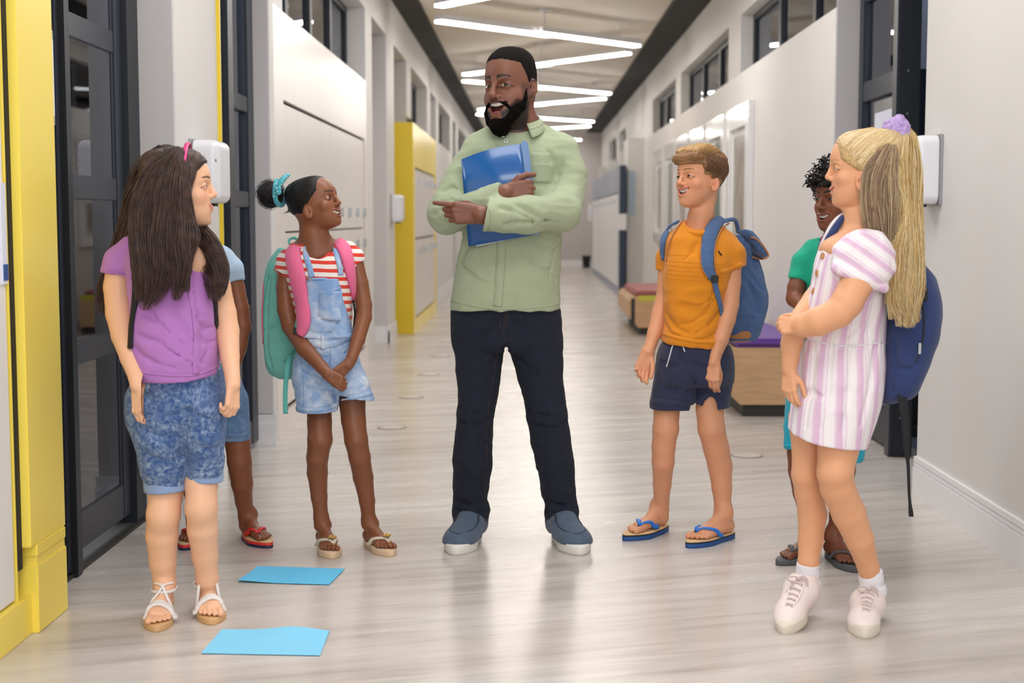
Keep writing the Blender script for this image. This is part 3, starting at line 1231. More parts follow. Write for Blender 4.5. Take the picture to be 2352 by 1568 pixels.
M['purple'] = mat('purple_vinyl', '#6d45a0', .45)
M['lime'] = mat('lime_vinyl', '#cdc54a', .5)
M['pinkv'] = mat('faded_red_vinyl', '#b3686c', .5)
M['plastic'] = mat('white_plastic', '#e8e8ee', .3, coat=.2)
M['paper'] = mat('paper', '#dcdfee', .7)
M['bluepaper'] = mat('sky_blue_paper', '#63c8f5', .75)
M['bluepaper2'] = mat('pale_blue_paper', '#86d6fb', .75)
M['metal'] = mat('steel', '#a9abae', .3, metal=.9)
M['led'] = mat('led_diffuser', '#fffaf2', .4, emit=22)
M['carpet'] = mat('room_floor', '#6d7480', .8, bump=.2, bscale=400)
M['roomwall'] = mat('room_wall', '#a3a6b0', .7)
M['roomdark'] = mat('room_dark_blue', '#4d617c', .6)


def glass_mat():
    m = bpy.data.materials.new('window_glass')
    m.use_nodes = True
    nt = m.node_tree
    nt.nodes.remove(nt.nodes['Principled BSDF'])
    out = nt.nodes['Material Output']
    tr = nt.nodes.new('ShaderNodeBsdfTransparent')
    tr.inputs[0].default_value = (.86, .9, .94, 1)
    gl = nt.nodes.new('ShaderNodeBsdfGlossy')
    gl.inputs['Roughness'].default_value = .02
    gl.inputs[0].default_value = (.9, .93, 1, 1)
    fr = nt.nodes.new('ShaderNodeFresnel')
    fr.inputs[0].default_value = 1.6
    mx = nt.nodes.new('ShaderNodeMixShader')
    nt.links.new(fr.outputs[0], mx.inputs[0])
    nt.links.new(tr.outputs[0], mx.inputs[1])
    nt.links.new(gl.outputs[0], mx.inputs[2])
    nt.links.new(mx.outputs[0], out.inputs[0])
    return m


M['glass'] = glass_mat()


def floor_mat():
    m = mat('pale_oak_vinyl', '#d6ccc4', .2, spec=.55)
    nt = m.node_tree
    b = nt.nodes['Principled BSDF']
    tc = nt.nodes.new('ShaderNodeTexCoord')
    mp = nt.nodes.new('ShaderNodeMapping')
    mp.inputs['Rotation'].default_value = (0, 0, math.radians(-17))
    nt.links.new(tc.outputs['Object'], mp.inputs[0])
    # long soft grain across the corridor
    def layer(sx, sy, detail, lo, hi):
        q = nt.nodes.new('ShaderNodeMapping')
        q.inputs['Scale'].default_value = (sx, sy, 1)
        nt.links.new(mp.outputs[0], q.inputs[0])
        n = nt.nodes.new('ShaderNodeTexNoise')
        n.inputs['Scale'].default_value = 1
        n.inputs['Detail'].default_value = detail
        n.inputs['Roughness'].default_value = .62
        n.inputs['Distortion'].default_value = .35
        nt.links.new(q.outputs[0], n.inputs[0])
        r = nt.nodes.new('ShaderNodeMapRange')
        r.inputs[1].default_value = lo
        r.inputs[2].default_value = hi
        nt.links.new(n.outputs[0], r.inputs[0])
        return r.outputs[0]
    a = layer(1.1, 10, 6, .28, .74)
    c = layer(5, 70, 5, .35, .75)
    d = layer(.5, 2.4, 3, .35, .65)
    mul = nt.nodes.new('ShaderNodeMath'); mul.operation = 'MULTIPLY_ADD'
    mul.inputs[1].default_value = .2
    nt.links.new(c, mul.inputs[0])
    m2 = nt.nodes.new('ShaderNodeMath'); m2.operation = 'MULTIPLY'
    m2.inputs[1].default_value = .7
    nt.links.new(a, m2.inputs[0])
    nt.links.new(m2.outputs[0], mul.inputs[2])
    cr = nt.nodes.new('ShaderNodeValToRGB')
    cr.color_ramp.elements[0].color = C('#bfb8b2')
    cr.color_ramp.elements[0].position = .1
    cr.color_ramp.elements[1].color = C('#dfdad6')
    cr.color_ramp.elements[1].position = .8
    e = cr.color_ramp.elements.new(.4)
    e.color = C('#d2ccc7')
    nt.links.new(mul.outputs[0], cr.inputs[0])
    mx = nt.nodes.new('ShaderNodeMix'); mx.data_type = 'RGBA'
    mx.blend_type = 'MULTIPLY'
    mx.inputs[0].default_value = .5
    cr2 = nt.nodes.new('ShaderNodeValToRGB')
    cr2.color_ramp.elements[0].color = C('#e0d7d1')
    cr2.color_ramp.elements[1].color = C('#fdfbfa')
    nt.links.new(d, cr2.inputs[0])
    nt.links.new(cr.outputs[0], mx.inputs[6])
    nt.links.new(cr2.outputs[0], mx.inputs[7])
    nt.links.new(mx.outputs[2], b.inputs['Base Color'])
    rr = nt.nodes.new('ShaderNodeMapRange')
    rr.inputs[3].default_value = .2
    rr.inputs[4].default_value = .30
    nt.links.new(a, rr.inputs[0])
    nt.links.new(rr.outputs[0], b.inputs['Roughness'])
    bp = nt.nodes.new('ShaderNodeBump')
    bp.inputs['Strength'].default_value = .02
    bp.inputs['Distance'].default_value = .003
    nt.links.new(c, bp.inputs['Height'])
    nt.links.new(bp.outputs[0], b.inputs['Normal'])
    return m


def struct(name, mb, m, parent=None):
    return mb.build(name, m, parent, kind=None if parent else 'structure')


YB, YE = -5.6, 36.0
struct('floor', MB().box(-1.62, 2.02, YB, YE, -.1, 0), floor_mat())
struct('ceiling', MB().box(-1.12, 1.44, YB, YE, 3.4, 3.5), M['ceil'])
struct('trim_1', MB().box(-1.75, -1.12, YB, YE, 3.36, 3.5), M['black'])
struct('trim_2', MB().box(1.44, 2.1, YB, YE, 3.36, 3.5), M['black'])

# ---- left wall: piers, sills, upper wall with openings
wl = MB()
wl.box(-1.62, -1.40, 5.66, 6.42, 0, 3.36)                # pilaster with the hand dryer
wl.box(-1.62, -1.36, 7.50, 7.62, 0, 3.36)                # return before the white lockers
wl.box(-1.75, -1.45, 4.28, 5.66, 2.62, 3.36)             # over the first glazed door
wl.box(-1.75, -1.45, 6.42, 7.5, 2.55, 3.36)
wl.box(-1.75, -1.42, YB, 4.28, 2.45, 3.36)
UP_L = [(8.0, 12.0), (12.5, 13.75), (14.5, 16.0), (16.6, 19.2), (19.8, 21.0), (21.6, 24.6), (25.4, 26.6), (27.4, 31)]
y = 7.62
for a, b in UP_L:
    wl.box(-1.75, -1.375, y, a, 2.345, 3.36)
    wl.box(-1.75, -1.375, a, b, 2.95, 3.36)
    y = b
wl.box(-1.75, -1.375, y, YE, 2.345, 3.36)
wl.box(-1.80, -1.66, 12.4, YE, 0, 3.36)
wl.box(-1.75, -1.455, 7.62, 12.0, 0, 2.345)
for a, b in ((12.0, 12.5), (13.75, 14.5), (18.5, 19.8), (21.0, 25.4), (26.6, YE)):
    wl.box(-1.75, -1.375, a, b, 0, 2.345)
struct('wall_left', wl, M['wall'])
# ---- right wall
wr = MB()
wr.box(1.70, 1.95, YB, 6.2, 0, 3.36)
wr.box(1.75, 2.1, 6.2, 8.15, 2.5, 3.36)
wr.box(1.72, 2.1, 8.15, 21.6, 0, 2.385)
UP_R = [(8.35, 12.35), (13.1, 17.2), (17.8, 21.1), (27, 29), (30, 32.5)]
y = 8.15
for a, b in UP_R:
    wr.box(1.80, 2.1, y, a, 2.385, 3.36)
    wr.box(1.80, 2.1, a, b, 2.93, 3.36)
    y = b
wr.box(1.80, 2.1, y, YE, 2.385, 3.36)
wr.box(1.80, 2.1, 21.6, YE, 0, 2.4)
wr.box(1.52, 1.85, 22.35, 23.2, 0, 2.45)
for yy in (25.2, 29.2, 33):
    wr.box(1.60, 1.85, yy, yy+.5, 2.1, 2.4)
struct('wall_right', wr, M['wall'])
struct('wall_back', MB().box(-1.75, 2.1, YE, YE+.15, 0, 3.5), M['greywall'])
rv = MB()
rv.box(-1.58, -1.405, 5.645, 5.66, 0, 3.36)
rv.box(-1.5, -1.365, 7.488, 7.5, .17, 3.3)
rv.box(1.725, 1.98, 8.135, 8.15, 0, 3.3)
for yy in (12.5+1.25, 21.0, 26.6):
    rv.box(-1.64, -1.38, yy-.012, yy, 0, 2.95)
rv.box(-1.64, -1.38, 15.99, 16.0, 2.2, 2.95)
struct('trim_3', rv, M['reveal'])


def skirting(name, runs):
    m = MB()
    for (x0, y0, x1, y1, side) in runs:   # side: direction into the room along x or y
        if x0 == x1:
            a, b = sorted((x0, x0+.018*side)); c, d = sorted((x0, x0+.010*side)); e, f = sorted((x0, x0+.014*side))
            m.box(a, b, y0, y1, 0, .118)
            m.box(c, d, y0, y1, .118, .124)
            m.box(e, f, y0, y1, .124, .138)
            m.box(c, d, y0, y1, .138, .143)
            m.box(e, f, y0, y1, .143, .165)
        else:
            a, b = sorted((y0, y0+.018*side)); c, d = sorted((y0, y0+.010*side))
            m.box(x0, x1, a, b, 0, .118)
            m.box(x0, x1, c, d, .118, .165)
    struct(name, m, M['white'])


skirting('baseboard_right', [(1.70, YB, 1.70, 6.2, -1), (1.72, 8.15, 1.72, 21.6, -1)])
skirting('baseboard_left', [(-1.40, 5.66, -1.40, 6.42, 1), (-1.58, 5.645, -1.40, 5.645, -1), (-1.5, 7.488, -1.345, 7.488, -1),
                            (-1.64, 13.738, -1.355, 13.738, -1), (-1.375, 13.72, -1.375, 14.5, 1), (-1.375, 18.5, -1.375, 19.8, 1), (-1.375, 21.0, -1.375, 25.4, 1), (-1.375, 26.6, -1.375, YE, 1)])
skirting('baseboard_back', [(-1.4, YE, 1.8, YE, -1)])

# ---- transom windows (frame, mullions, panes)
wn = 0


def transom(x, a, b, z0, z1, side, panes):
    global wn
    wn += 1
    r = bpy.data.objects.new('window_%d' % wn, None)
    COL.objects.link(r)
    r.location = (x, a, z0)
    r['kind'] = 'structure'
    t = .05
    fm = MB().box(x-.025, x+.025, a, b, z0, z0+t).box(x-.025, x+.025, a, b, z1-t, z1)
    fm.box(x-.025, x+.025, a, a+t*1.4, z0+t, z1-t).box(x-.025, x+.025, b-t*1.4, b, z0+t, z1-t)
    fm.build('window_frame', M['alu2'], r)
    L = (b-a)/panes
    for i in range(panes):
        MB().box(x-.004, x+.004, a+i*L+.02, a+(i+1)*L-.02, z0+t*.5, z1-t*.5).build('pane', M['glass'], r)
        if i:
            MB().box(x-.03, x+.03, a+i*L-.05, a+i*L+.05, z0+t, z1-t).build('mullion', M['alu2'], r)
    return r


for a, b in UP_R:
    transom(1.93, a, b, 2.385, 2.93, -1, 3 if b-a > 2.5 else 2)
for a, b in UP_L:
    transom(-1.55, a, b, 2.35, 2.95, 1, 4 if b-a > 2.5 else 2)

# ---- glazed sliding door beside the near yellow lockers
def pane_grid(root, x, y0, y1, zs, stile, rail, m, thick=.03, stile2=None):
    """a leaf in the plane x: stiles, rails at heights zs (first and last are the ends), panes between"""
    MB().box(x-thick, x+thick, y0, y0+stile, zs[0], zs[-1], .004).build('stile', m, root)
    st2 = stile2 or stile
    MB().box(x-thick, x+thick, y1-st2, y1, zs[0], zs[-1], .004).build('stile', m, root)
    for i, z in enumerate(zs):
        h = rail*1.6 if i == 0 else rail
        zz0 = z if i == 0 else (z-h if i == len(zs)-1 else z-h/2)
        MB().box(x-thick*.9, x+thick*.9, y0+stile, y1-st2, zz0, zz0+h, .004).build('rail', m, root)
    for z0, z1 in zip(zs[:-1], zs[1:]):
        MB().box(x-.004, x+.004, y0+stile*.6, y1-st2*.9, z0, z1).build('pane', M['glass'], root)
        b = MB()
        w_ = .018
        b.box(x-thick*.6, x+thick*.6, y0+stile, y0+stile+w_, z0+rail*.5, z1-rail*.5)
        b.box(x-thick*.6, x+thick*.6, y1-st2-w_, y1-st2, z0+rail*.5, z1-rail*.5)
        b.build('glazing_bead', m, root)


def door_root(n, loc):
    r = bpy.data.objects.new('door_%d' % n, None)
    COL.objects.link(r)
    r.location = loc
    r['kind'] = 'structure'
    return r


d1 = door_root(1, (-1.53, 4.3, 0))
pane_grid(d1, -1.56, 4.30, 4.68, [.02, .86, 1.39, 1.88, 2.6], .05, .07, M['alu'], .025)
MB().box(-1.58, -1.515, 4.67, 4.73, 0, 2.62, .005).build('post', M['alu2'], d1)
pane_grid(d1, -1.575, 4.73, 5.49, [.05, .74, 1.31, 1.86, 2.6], .03, .085, M['alu'], .013, .10)
MB().box(-1.66, -1.52, 4.28, 5.645, 2.56, 2.62).build('head_frame', M['alu2'], d1)
MB().box(-1.68, -1.53, 4.28, 5.645, 0, .012).build('threshold', M['plinth'], d1)
MB().box(-1.66, -1.54, 5.49, 5.645, 0, 2.6).build('jamb', M['alu2'], d1)
d2 = door_root(2, (-1.5, 6.45, 0))
pane_grid(d2, -1.47, 6.78, 7.47, [.03, .72, 1.3, 1.78, 2.5], .15, .08, M['alu'])
MB().box(-1.54, -1.425, 6.44, 6.66, 0, 2.54, .005).build('jamb', M['alu2'], d2)
MB().box(-1.50, -1.40, 6.66, 6.78, 0, 2.54, .005).build('post', M['alu'], d2)
MB().box(-1.42, -1.418, 6.52, 6.58, 1.02, 1.2).box(-1.42, -1.412, 6.53, 6.57, 1.12, 1.16).build('lock_plate', M['metal'], d2)
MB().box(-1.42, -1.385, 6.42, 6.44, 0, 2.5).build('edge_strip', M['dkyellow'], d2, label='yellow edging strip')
# ---- glazed side panel and open doorway on the right
d3 = door_root(3, (1.88, 7.2, 0))
MB().box(1.83, 1.93, 7.14, 7.24, 0, 2.5, .004).build('post', M['alu2'], d3)
MB().box(1.815, 1.83, 7.15, 7.23, 0, 2.5).build('door_stop', M['alu'], d3)
sc = MB()
for z in (.2, 1.32, 1.72, 1.93):
    sc.disc((1.868, 7.14, z), (0, -1, 0), .006, .003, 8)
sc.build('screw', M['metal'], d3)
pane_grid(d3, 1.88, 7.24, 8.13, [.03, .95, 1.9, 2.5], .1, .11, M['alu'])
MB().box(1.83, 1.86, 6.2, 6.26, 0, 2.5).build('jamb', M['alu2'], d3)
# rooms beyond the glass
def room(n, x0, x1, y0, y1, m):
    b = MB()
    b.box(x0, x1, y0, y0+.05, -.1, 3.4)
    b.box(x0, x1, y1-.05, y1, -.1, 3.4)
    far = x0 if abs(x0) > abs(x1) else x1
    b.box(far-.05, far+.05, y0, y1, -.1, 3.4)
    b.box(x0, x1, y0, y1, 3.1, 3.15)
    struct('wall_room_%d' % n, b, m)


struct('floor_room_1', MB().box(-6, -1.62, 3.2, 14, -.1, 0), M['carpet'])
struct('floor_room_2', MB().box(2.02, 5, 5.0, 14, -.1, 0), M['carpet'])
room(1, -6, -1.75, 3.2, 12.6, M['roomwall'])
room(2, 2.12, 5, 5.4, 9.6, mat('room_wall_blue', '#8c93a6', .7))
struct('trim_4', MB().box(-2.47, -2.30, 7.9, 8.3, 0, 3.1), M['wall'])
struct('trim_5', MB().box(-5.9, -1.78, 12.45, 12.5, 0, .2), M['white'])
area('room_light', (-3.6, 6.6, 3.0), 2, 4, 150, (.92, .96, 1))
area('room_light', (3.3, 7.4, 3.0), 1, 2, 16, (.9, .95, 1))
for yy in (10, 15, 20):                      # dim rooms behind the transom windows
    area('room_light', (2.9, yy, 3.0), .8, 2, 9, (.95, .97, 1))
    area('room_light', (-2.6, yy, 3.0), .8, 2, 5, (.95, .97, 1))
struct('wall_room_3', MB().box(4.0, 4.1, 9.7, YE, 0, 3.3).box(2.1, 4.1, 9.65, YE, 3.3, 3.4), M['roomwall'])
struct('wall_room_4', MB().box(-4.1, -4.0, 12.7, YE, 0, 3.3).box(-4.1, -1.75, 12.7, YE, 3.3, 3.4), M['roomwall'])
t = thing('ceiling_light', 'white ceiling light glimpsed through the top pane of the left glazed door', 'light', (-2.9, 9.3, 2.6))
MB().box(-3.05, -2.72, 9.0, 9.6, 2.6, 2.64).build('diffuser', M['led'], t)
t = thing('partition_screen', 'dark navy rounded panel standing in the room beyond the open right doorway', 'partition', (2.25, 7.9, 0))
pl = [(1.98+.36*i/10, 1.9+.16*math.sin(math.pi*i/20)) for i in range(11)]
bm_ = MB()
n = 14
prof = [(2.02, .25), (2.02, 2.02)]+[(2.32-.16+.16*math.sin(a), 1.86+.16*math.cos(a)) for a in np.linspace(0, math.pi/2, 8)]+[(2.32, .25)]
k = len(prof)
bm_.add([(x, 7.92, z) for x, z in prof]+[(x, 7.98, z) for x, z in prof],
        [tuple(range(k)), tuple(range(2*k-1, k-1, -1))]+[(i, k+i, k+(i+1) % k, (i+1) % k) for i in range(k)])
bm_.build('panel', mat('navy_fabric', '#10182c', .8), t)
MB().box(2.04, 2.3, 7.8, 8.1, 0, .05).box(2.12, 2.2, 7.93, 7.97, .05, .3).build('foot', M['plinth'], t)

# ---- lockers
def locker_bank(name, label, x, side, y0, y1, h, frame_m, side_m, door_m, inset, ndoor, split, depth=.12, gap_m=None):
    """inset=(y margin near, y margin far, z bottom, z top): where the doors sit in the surround"""
    t = thing(name, label, 'lockers', (x, (y0+y1)/2, 0))
    xb = x-side*depth
    a, b = sorted((x, xb))
    iy0, iy1, iz0, iz1 = y0+inset[0], y1-inset[1], inset[2], inset[3]
    f = MB()
    f.box(a, b, y0+.012, iy0, 0, h).box(a, b, iy1, y1, 0, h).box(a, b, iy0, iy1, iz1, h).box(a, b, iy0, iy1, 0, iz0)
    f.build('surround', frame_m, t)
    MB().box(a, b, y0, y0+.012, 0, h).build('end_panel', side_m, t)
    c, d = sorted((x-side*.03, xb))
    MB().box(c, d, iy0, iy1, iz0, iz1).build('carcass', gap_m or M['gap'], t)
    L = (iy1-iy0-.05)/ndoor
    e, g = sorted((x-side*.032, x-side*.006))
    for i in range(ndoor):
        for z0, z1 in split:
            dd = MB().box(e, g, iy0+.025+i*L+.002, iy0+.025+(i+1)*L-.002, z0, z1, .002).build('door', door_m, t)
            hx0, hx1 = sorted((x-side*.006, x+side*.018))
            hz = z0+.12 if z0 > 1 else z1-.12
            yh = iy0+.025+(i+1)*L-.07
            MB().box(hx0, hx1, yh, yh+.03, hz-.035, hz+.035, .003).build('handle', M['metal'], dd)
    return t


locker_bank('locker_bank', 'white locker bank with dark shadow gap behind the girl in overalls', -1.37, 1, 7.62, 12.0, 2.345,
            M['lam'], M['lam'], M['door_lam'], (.35, .15, .12, 1.86), 8, [(.15, 1.12), (1.13, 1.84)], depth=.07)
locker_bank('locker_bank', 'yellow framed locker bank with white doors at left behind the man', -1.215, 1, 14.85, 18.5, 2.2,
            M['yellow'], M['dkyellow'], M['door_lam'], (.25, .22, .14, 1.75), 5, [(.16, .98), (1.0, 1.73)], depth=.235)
locker_bank('locker_bank', 'blue framed locker bank with grey header at the far right of the corridor', 1.39, -1, 22.2, 32, 2.03,
            M['bluegrey'], M['navy'], M['white'], (.3, .2, .1, 1.62), 10, [(.12, 1.6)], depth=.1)
# near yellow unit at the left edge of the frame
t = thing('locker_bank', 'near yellow locker surround with white door at the left edge', 'lockers', (-1.44, 3, 0))
MB().box(-1.62, -1.43, 3.995, 4.30, .26, 2.45, .003).build('surround', M['yellow'], t)
b = MB().box(-1.62, -1.425, 4.03, 4.29, 0, .20, .003).box(-1.62, -1.429, 4.04, 4.285, .20, .225).box(-1.62, -1.426, 4.035, 4.288, .225, .262, .003)
b.build('skirting', M['yellow'], t)
MB().box(-1.62, -1.455, 3.965, 3.995, .2, 2.45).box(-1.62, -1.475, 3.9, 3.98, .05, 2.45).build('carcass', M['gap'], t)
MB().box(-1.62, -1.445, 1.0, 4.03, 0, .115, .002).box(-1.62, -1.458, 3.957, 3.963, .0, 2.45).build('bottom_rail', M['yellow'], t)
for i in range(5):
    dd = MB().box(-1.5, -1.462, 3.949-.6*(i+1), 3.953-.6*i-.006, .12, 2.42, .002).build('door', M['white'], t)
    MB().box(-1.462, -1.455, 3.953-.6*i-.04, 3.953-.6*i-.005, 1.02, 1.30).build('door_sticker', M['paper'], dd)
    MB().box(-1.4555, -1.4535, 3.953-.6*i-.038, 3.953-.6*i-.004, 1.03, 1.075).build('blue_label', mat('blue_label', '#1d4f9c', .5), dd)
MB().box(-1.75, -1.62, YB, 4.28, 0, 2.5).build('backing', M['gap'], t)

# ---- benches
def bench(label, x0, x1, y0, y1, h, cm, cush_label, notch=False):
    t = thing('bench', label, 'bench', ((x0+x1)/2, (y0+y1)/2, 0))
    b = .1
    MB().box(x0+.12, x1, y0+.03, y1-.03, 0, .075).build('plinth', M['plinth'], t)
    zc = .075
    seg = MB()
    seg.add([(x0, y0, zc+.12), (x0+.1, y0, zc), (x1, y0, zc), (x1, y0, h), (x0+.04, y0, h), (x0, y0, h-.05)]
            + [(x0, y1, zc+.12), (x0+.1, y1, zc), (x1, y1, zc), (x1, y1, h), (x0+.04, y1, h), (x0, y1, h-.05)],
            [(0, 1, 2, 3, 4, 5), (11, 10, 9, 8, 7, 6)]+[(i, 6+i, 6+(i+1) % 6, (i+1) % 6) for i in range(6)])
    seg.build('body', M['wood'], t)
    MB().box(x0+.06, x1-.02, y0+.03, y1-.03, h, h+.055, .024).build('seat_pad', cm, t)
    if notch:
        MB().box(x0+.02, x0+.06, y0-.006, y0+.002, h-.3, h-.02).build('slot', M['plinth'], t)
        MB().box(x0+.1, x1-.02, y0-.01, y0+.03, h-.05, h+.01).build('edge_pad', M['lime'], t, label='lime green pad edge')
    return t


bench('oak bench with purple pad against the right wall behind the boy in orange', 1.18, 1.70, 8.6, 10.3, .42, M['purple'], '')
bench('far oak bench with lime and faded red pad on the right', 1.03, 1.55, 14.75, 16.6, .40, M['pinkv'], '', True)
t = thing('tray', 'small grey tray lying on the purple bench pad', 'tray', (1.36, 9.2, .475))
MB().box(1.27, 1.46, 9.05, 9.35, .477, .487, .003).build('base', mat('grey_tray', '#56686c', .4), t)
MB().box(1.27, 1.46, 9.05, 9.065, .487, .505).box(1.27, 1.46, 9.335, 9.35, .487, .505).box(1.27, 1.285, 9.065, 9.335, .487, .505).box(1.445, 1.46, 9.065, 9.335, .487, .505).build('rim', mat('pale_tray', '#a8c2c2', .4), t)

# ---- tall display frames on the right wall
M['fr'] = mat('white_gloss_frame', '#efeff0', .15, coat=.5)
M['mir'] = mat('frame_glass', '#c3beb6', .12, coat=.6)
plats = ['#8f8577', '#3d5a46', '#8b8d88', '#9b948a', '#7c8480', '#99938c']
for i in range(6):
    y0 = 11.03+1.42*i
    t = thing('display_frame', ['tall white display frame nearest on the right wall', 'second tall white display frame with a dark green print',
              'third tall white display frame from the front', 'fourth tall white display frame from the front', 'fifth tall white display frame from the front',
              'farthest tall white display frame, left of the boy in orange'][i], 'frame', (1.70, y0+.6, 1.5), 'display frames on the right wall')
    f = MB()
    for a, b, c, d in ((y0, y0+.16, .9, 2.11), (y0+1.04, y0+1.2, .9, 2.11), (y0+.16, y0+1.04, .9, 1.02), (y0+.16, y0+1.04, 1.93, 2.11)):
        f.box(1.672, 1.72, a, b, c, d, .004)
    f.build('frame', M['fr'], t)
    MB().box(1.705, 1.715, y0+.16, y0+1.04, 1.02, 1.93).build('glazing', M['mir'], t)
    MB().box(1.698, 1.704, y0+.27, y0+.93, 1.08, 1.87).build('print', mat('print', plats[i], .25, var=.3, vscale=3), t)

# ---- notices
def flat(name, label, cat, mb, m):
    o = mb.build(name, m)
    return tag(o, label, cat)


t = thing('poster', 'white notice in a clear holder on the glazed door beside the yellow lockers', 'poster', (-1.485, 4.5, 1.7))
MB().box(-1.532, -1.527, 4.36, 4.60, 1.50, 1.80).build('holder', M['metal'], t)
MB().box(-1.527, -1.524, 4.37, 4.59, 1.53, 1.77).build('sheet', M['paper'], t)
t = thing('poster', 'white notice on the glazed side panel behind the blonde girl', 'poster', (1.845, 7.5, 1.6))
MB().box(1.843, 1.848, 7.3, 7.72, 1.50, 1.82).build('holder', M['metal'], t)
pp = MB().box(1.840, 1.843, 7.33, 7.69, 1.50, 1.76).build('sheet', M['paper'], t)
flat('poster', 'pale blue poster on the pier beside the far blue lockers', 'poster', MB().box(1.54, 1.64, 22.33, 22.345, 1.25, 1.95), mat('pale_blue_poster', '#b9cbdc', .6))
flat('poster', 'small white notice over the blue end panel of the far lockers', 'poster', MB().box(1.36, 1.5, 22.16, 22.19, 1.03, 1.28), M['white'])

# ---- dryers and dispensers
def dispenser(label, x, side, y0, y1, z0, z1, dep, cat='dispenser', name='soap_dispenser'):
    t = thing(name, label, cat, (x, (y0+y1)/2, z0))
    Sd = Sdf()
    Sd.box((x+side*dep*.42, (y0+y1)/2, (z0+z1)/2), (dep*.58, (y1-y0)/2, (z1-z0)/2), .035)
    Sd.plane((x+side*dep*.5, 0, z0+.02), (side*.9, 0, -.7), k=.03) if False else None
    Sd.plane((x+side*.012, 0, 0), (-side, 0, 0), k=.002)
    v_, f_ = Sd.mesh(.007)
    mkobj('cover', v_, f_, M['plastic'], t, True)
    MB().box(*sorted((x+side*.012, x+side*dep*.99)), (y0+y1)/2-(y1-y0)*.36, (y0+y1)/2+(y1-y0)*.36, z0+(z1-z0)*.27, z0+(z1-z0)*.275).build('seam', M['reveal'], t)
    a, b = sorted((x, x+side*.012))
    MB().box(a, b, y0-.004, y1+.004, z0-.004, z1+.004, .003).build('back_plate', M['metal'], t)
    MB().box(*sorted((x+side*.04, x+side*.085)), (y0+y1)/2-.03, (y0+y1)/2+.03, z0-.012, z0+.004).build('outlet', M['plinth'], t)
    MB().box(*sorted((x+side*(dep-.04), x+side*(dep-.012))), y0-.003 + (y1-y0)*.03, y0+(y1-y0)*.05, (z0+z1)/2+.04, (z0+z1)/2+.05).build('badge', M['metal'], t)
    return t


dispenser('white rounded soap dispenser on the left pilaster beside the long haired girl', -1.40, 1, 5.86, 6.1, 1.265, 1.525, .125)
dispenser('white paper dispenser on the right wall behind the blonde girl', 1.70, -1, 5.92, 6.14, 1.262, 1.545, .115, name='paper_dispenser')
dispenser('far white dispenser on the grey pier before the far yellow lockers', -1.375, 1, 14.05, 14.3, 1.17, 1.44, .12)
dispenser('tiny white dispenser on the right at the end of the corridor', 1.55, -1, 33.0, 33.3, 1.15, 1.55, .2)

t = thing('waste_bin', 'small black waste bin at the far end of the corridor', 'bin', (1.40, 35.3, 0))
MB().tube([(1.40, 35.3, 0), (1.40, 35.3, .28)], [.09, .11], 16).build('body', M['gap'], t)
MB().tube([(1.40, 35.3, .28), (1.40, 35.3, .30)], [.115, .115], 16).build('rim', M['plinth'], t)

# ---- zigzag ceiling lights
vs_ = [(-.88, 14.2), (1.18, 16.3), (1.18, 17.0), (-.9, 19.4), (-.9, 20.3), (1.2, 22.4), (1.22, 23.3), (-.92, 25.6), (-.94, 26.7), (1.22, 28.8), (1.26, 30.2), (-.94, 32.4)]
segs = [(vs_[i], vs_[i+1]) for i in range(0, 12, 2)]
segs += [((-.86, 13.2), (1.18, 10.8)), ((-.88, 33.2), (1.2, 35.4))]
words = ['nearest', 'second', 'third', 'fourth', 'fifth', 'sixth']
for i, (a, b) in enumerate(segs):
    lab = ('suspended white light bar slanting right, %s of those leading away behind the man' % words[i] if i < 6 else
           ['light bar cut off by the top edge of the photo', 'farthest suspended light bar at the corridor end'][i-6])
    t = thing('light_bar', lab, 'light', ((a[0]+b[0])/2, (a[1]+b[1])/2, 3.15), 'zigzag light bars under the ceiling')
    a, b = V(*a), V(*b)
    d = (b-a)/np.linalg.norm(b-a)
    nn = V(-d[1], d[0])
    mid = (a+b)/2
    for p, q, off in ((a, mid+d*.12, .035), (mid-d*.12, b, -.035)):
        p2, q2 = p+nn*off, q+nn*off
        c = [p2-nn*.05, q2-nn*.05, q2+nn*.05, p2+nn*.05]
        MB().prism([tuple(x) for x in c], 3.13, 3.15).build('diffuser', M['led'], t)
        c = [p2-nn*.055, q2-nn*.055, q2+nn*.055, p2+nn*.055]
        MB().prism([tuple(x) for x in c], 3.15, 3.21).build('housing', M['white'], t)
    for p in (a+d*.25, mid, b-d*.25):
        MB().tube([(p[0], p[1], 3.2), (p[0], p[1], 3.41)], .008, 6).build('hanger', M['white'], t)
    MB().disc((mid[0], mid[1], 3.385), (0, 0, 1), .07, .02, 16).build('ceiling_rose', M['plastic'], t)

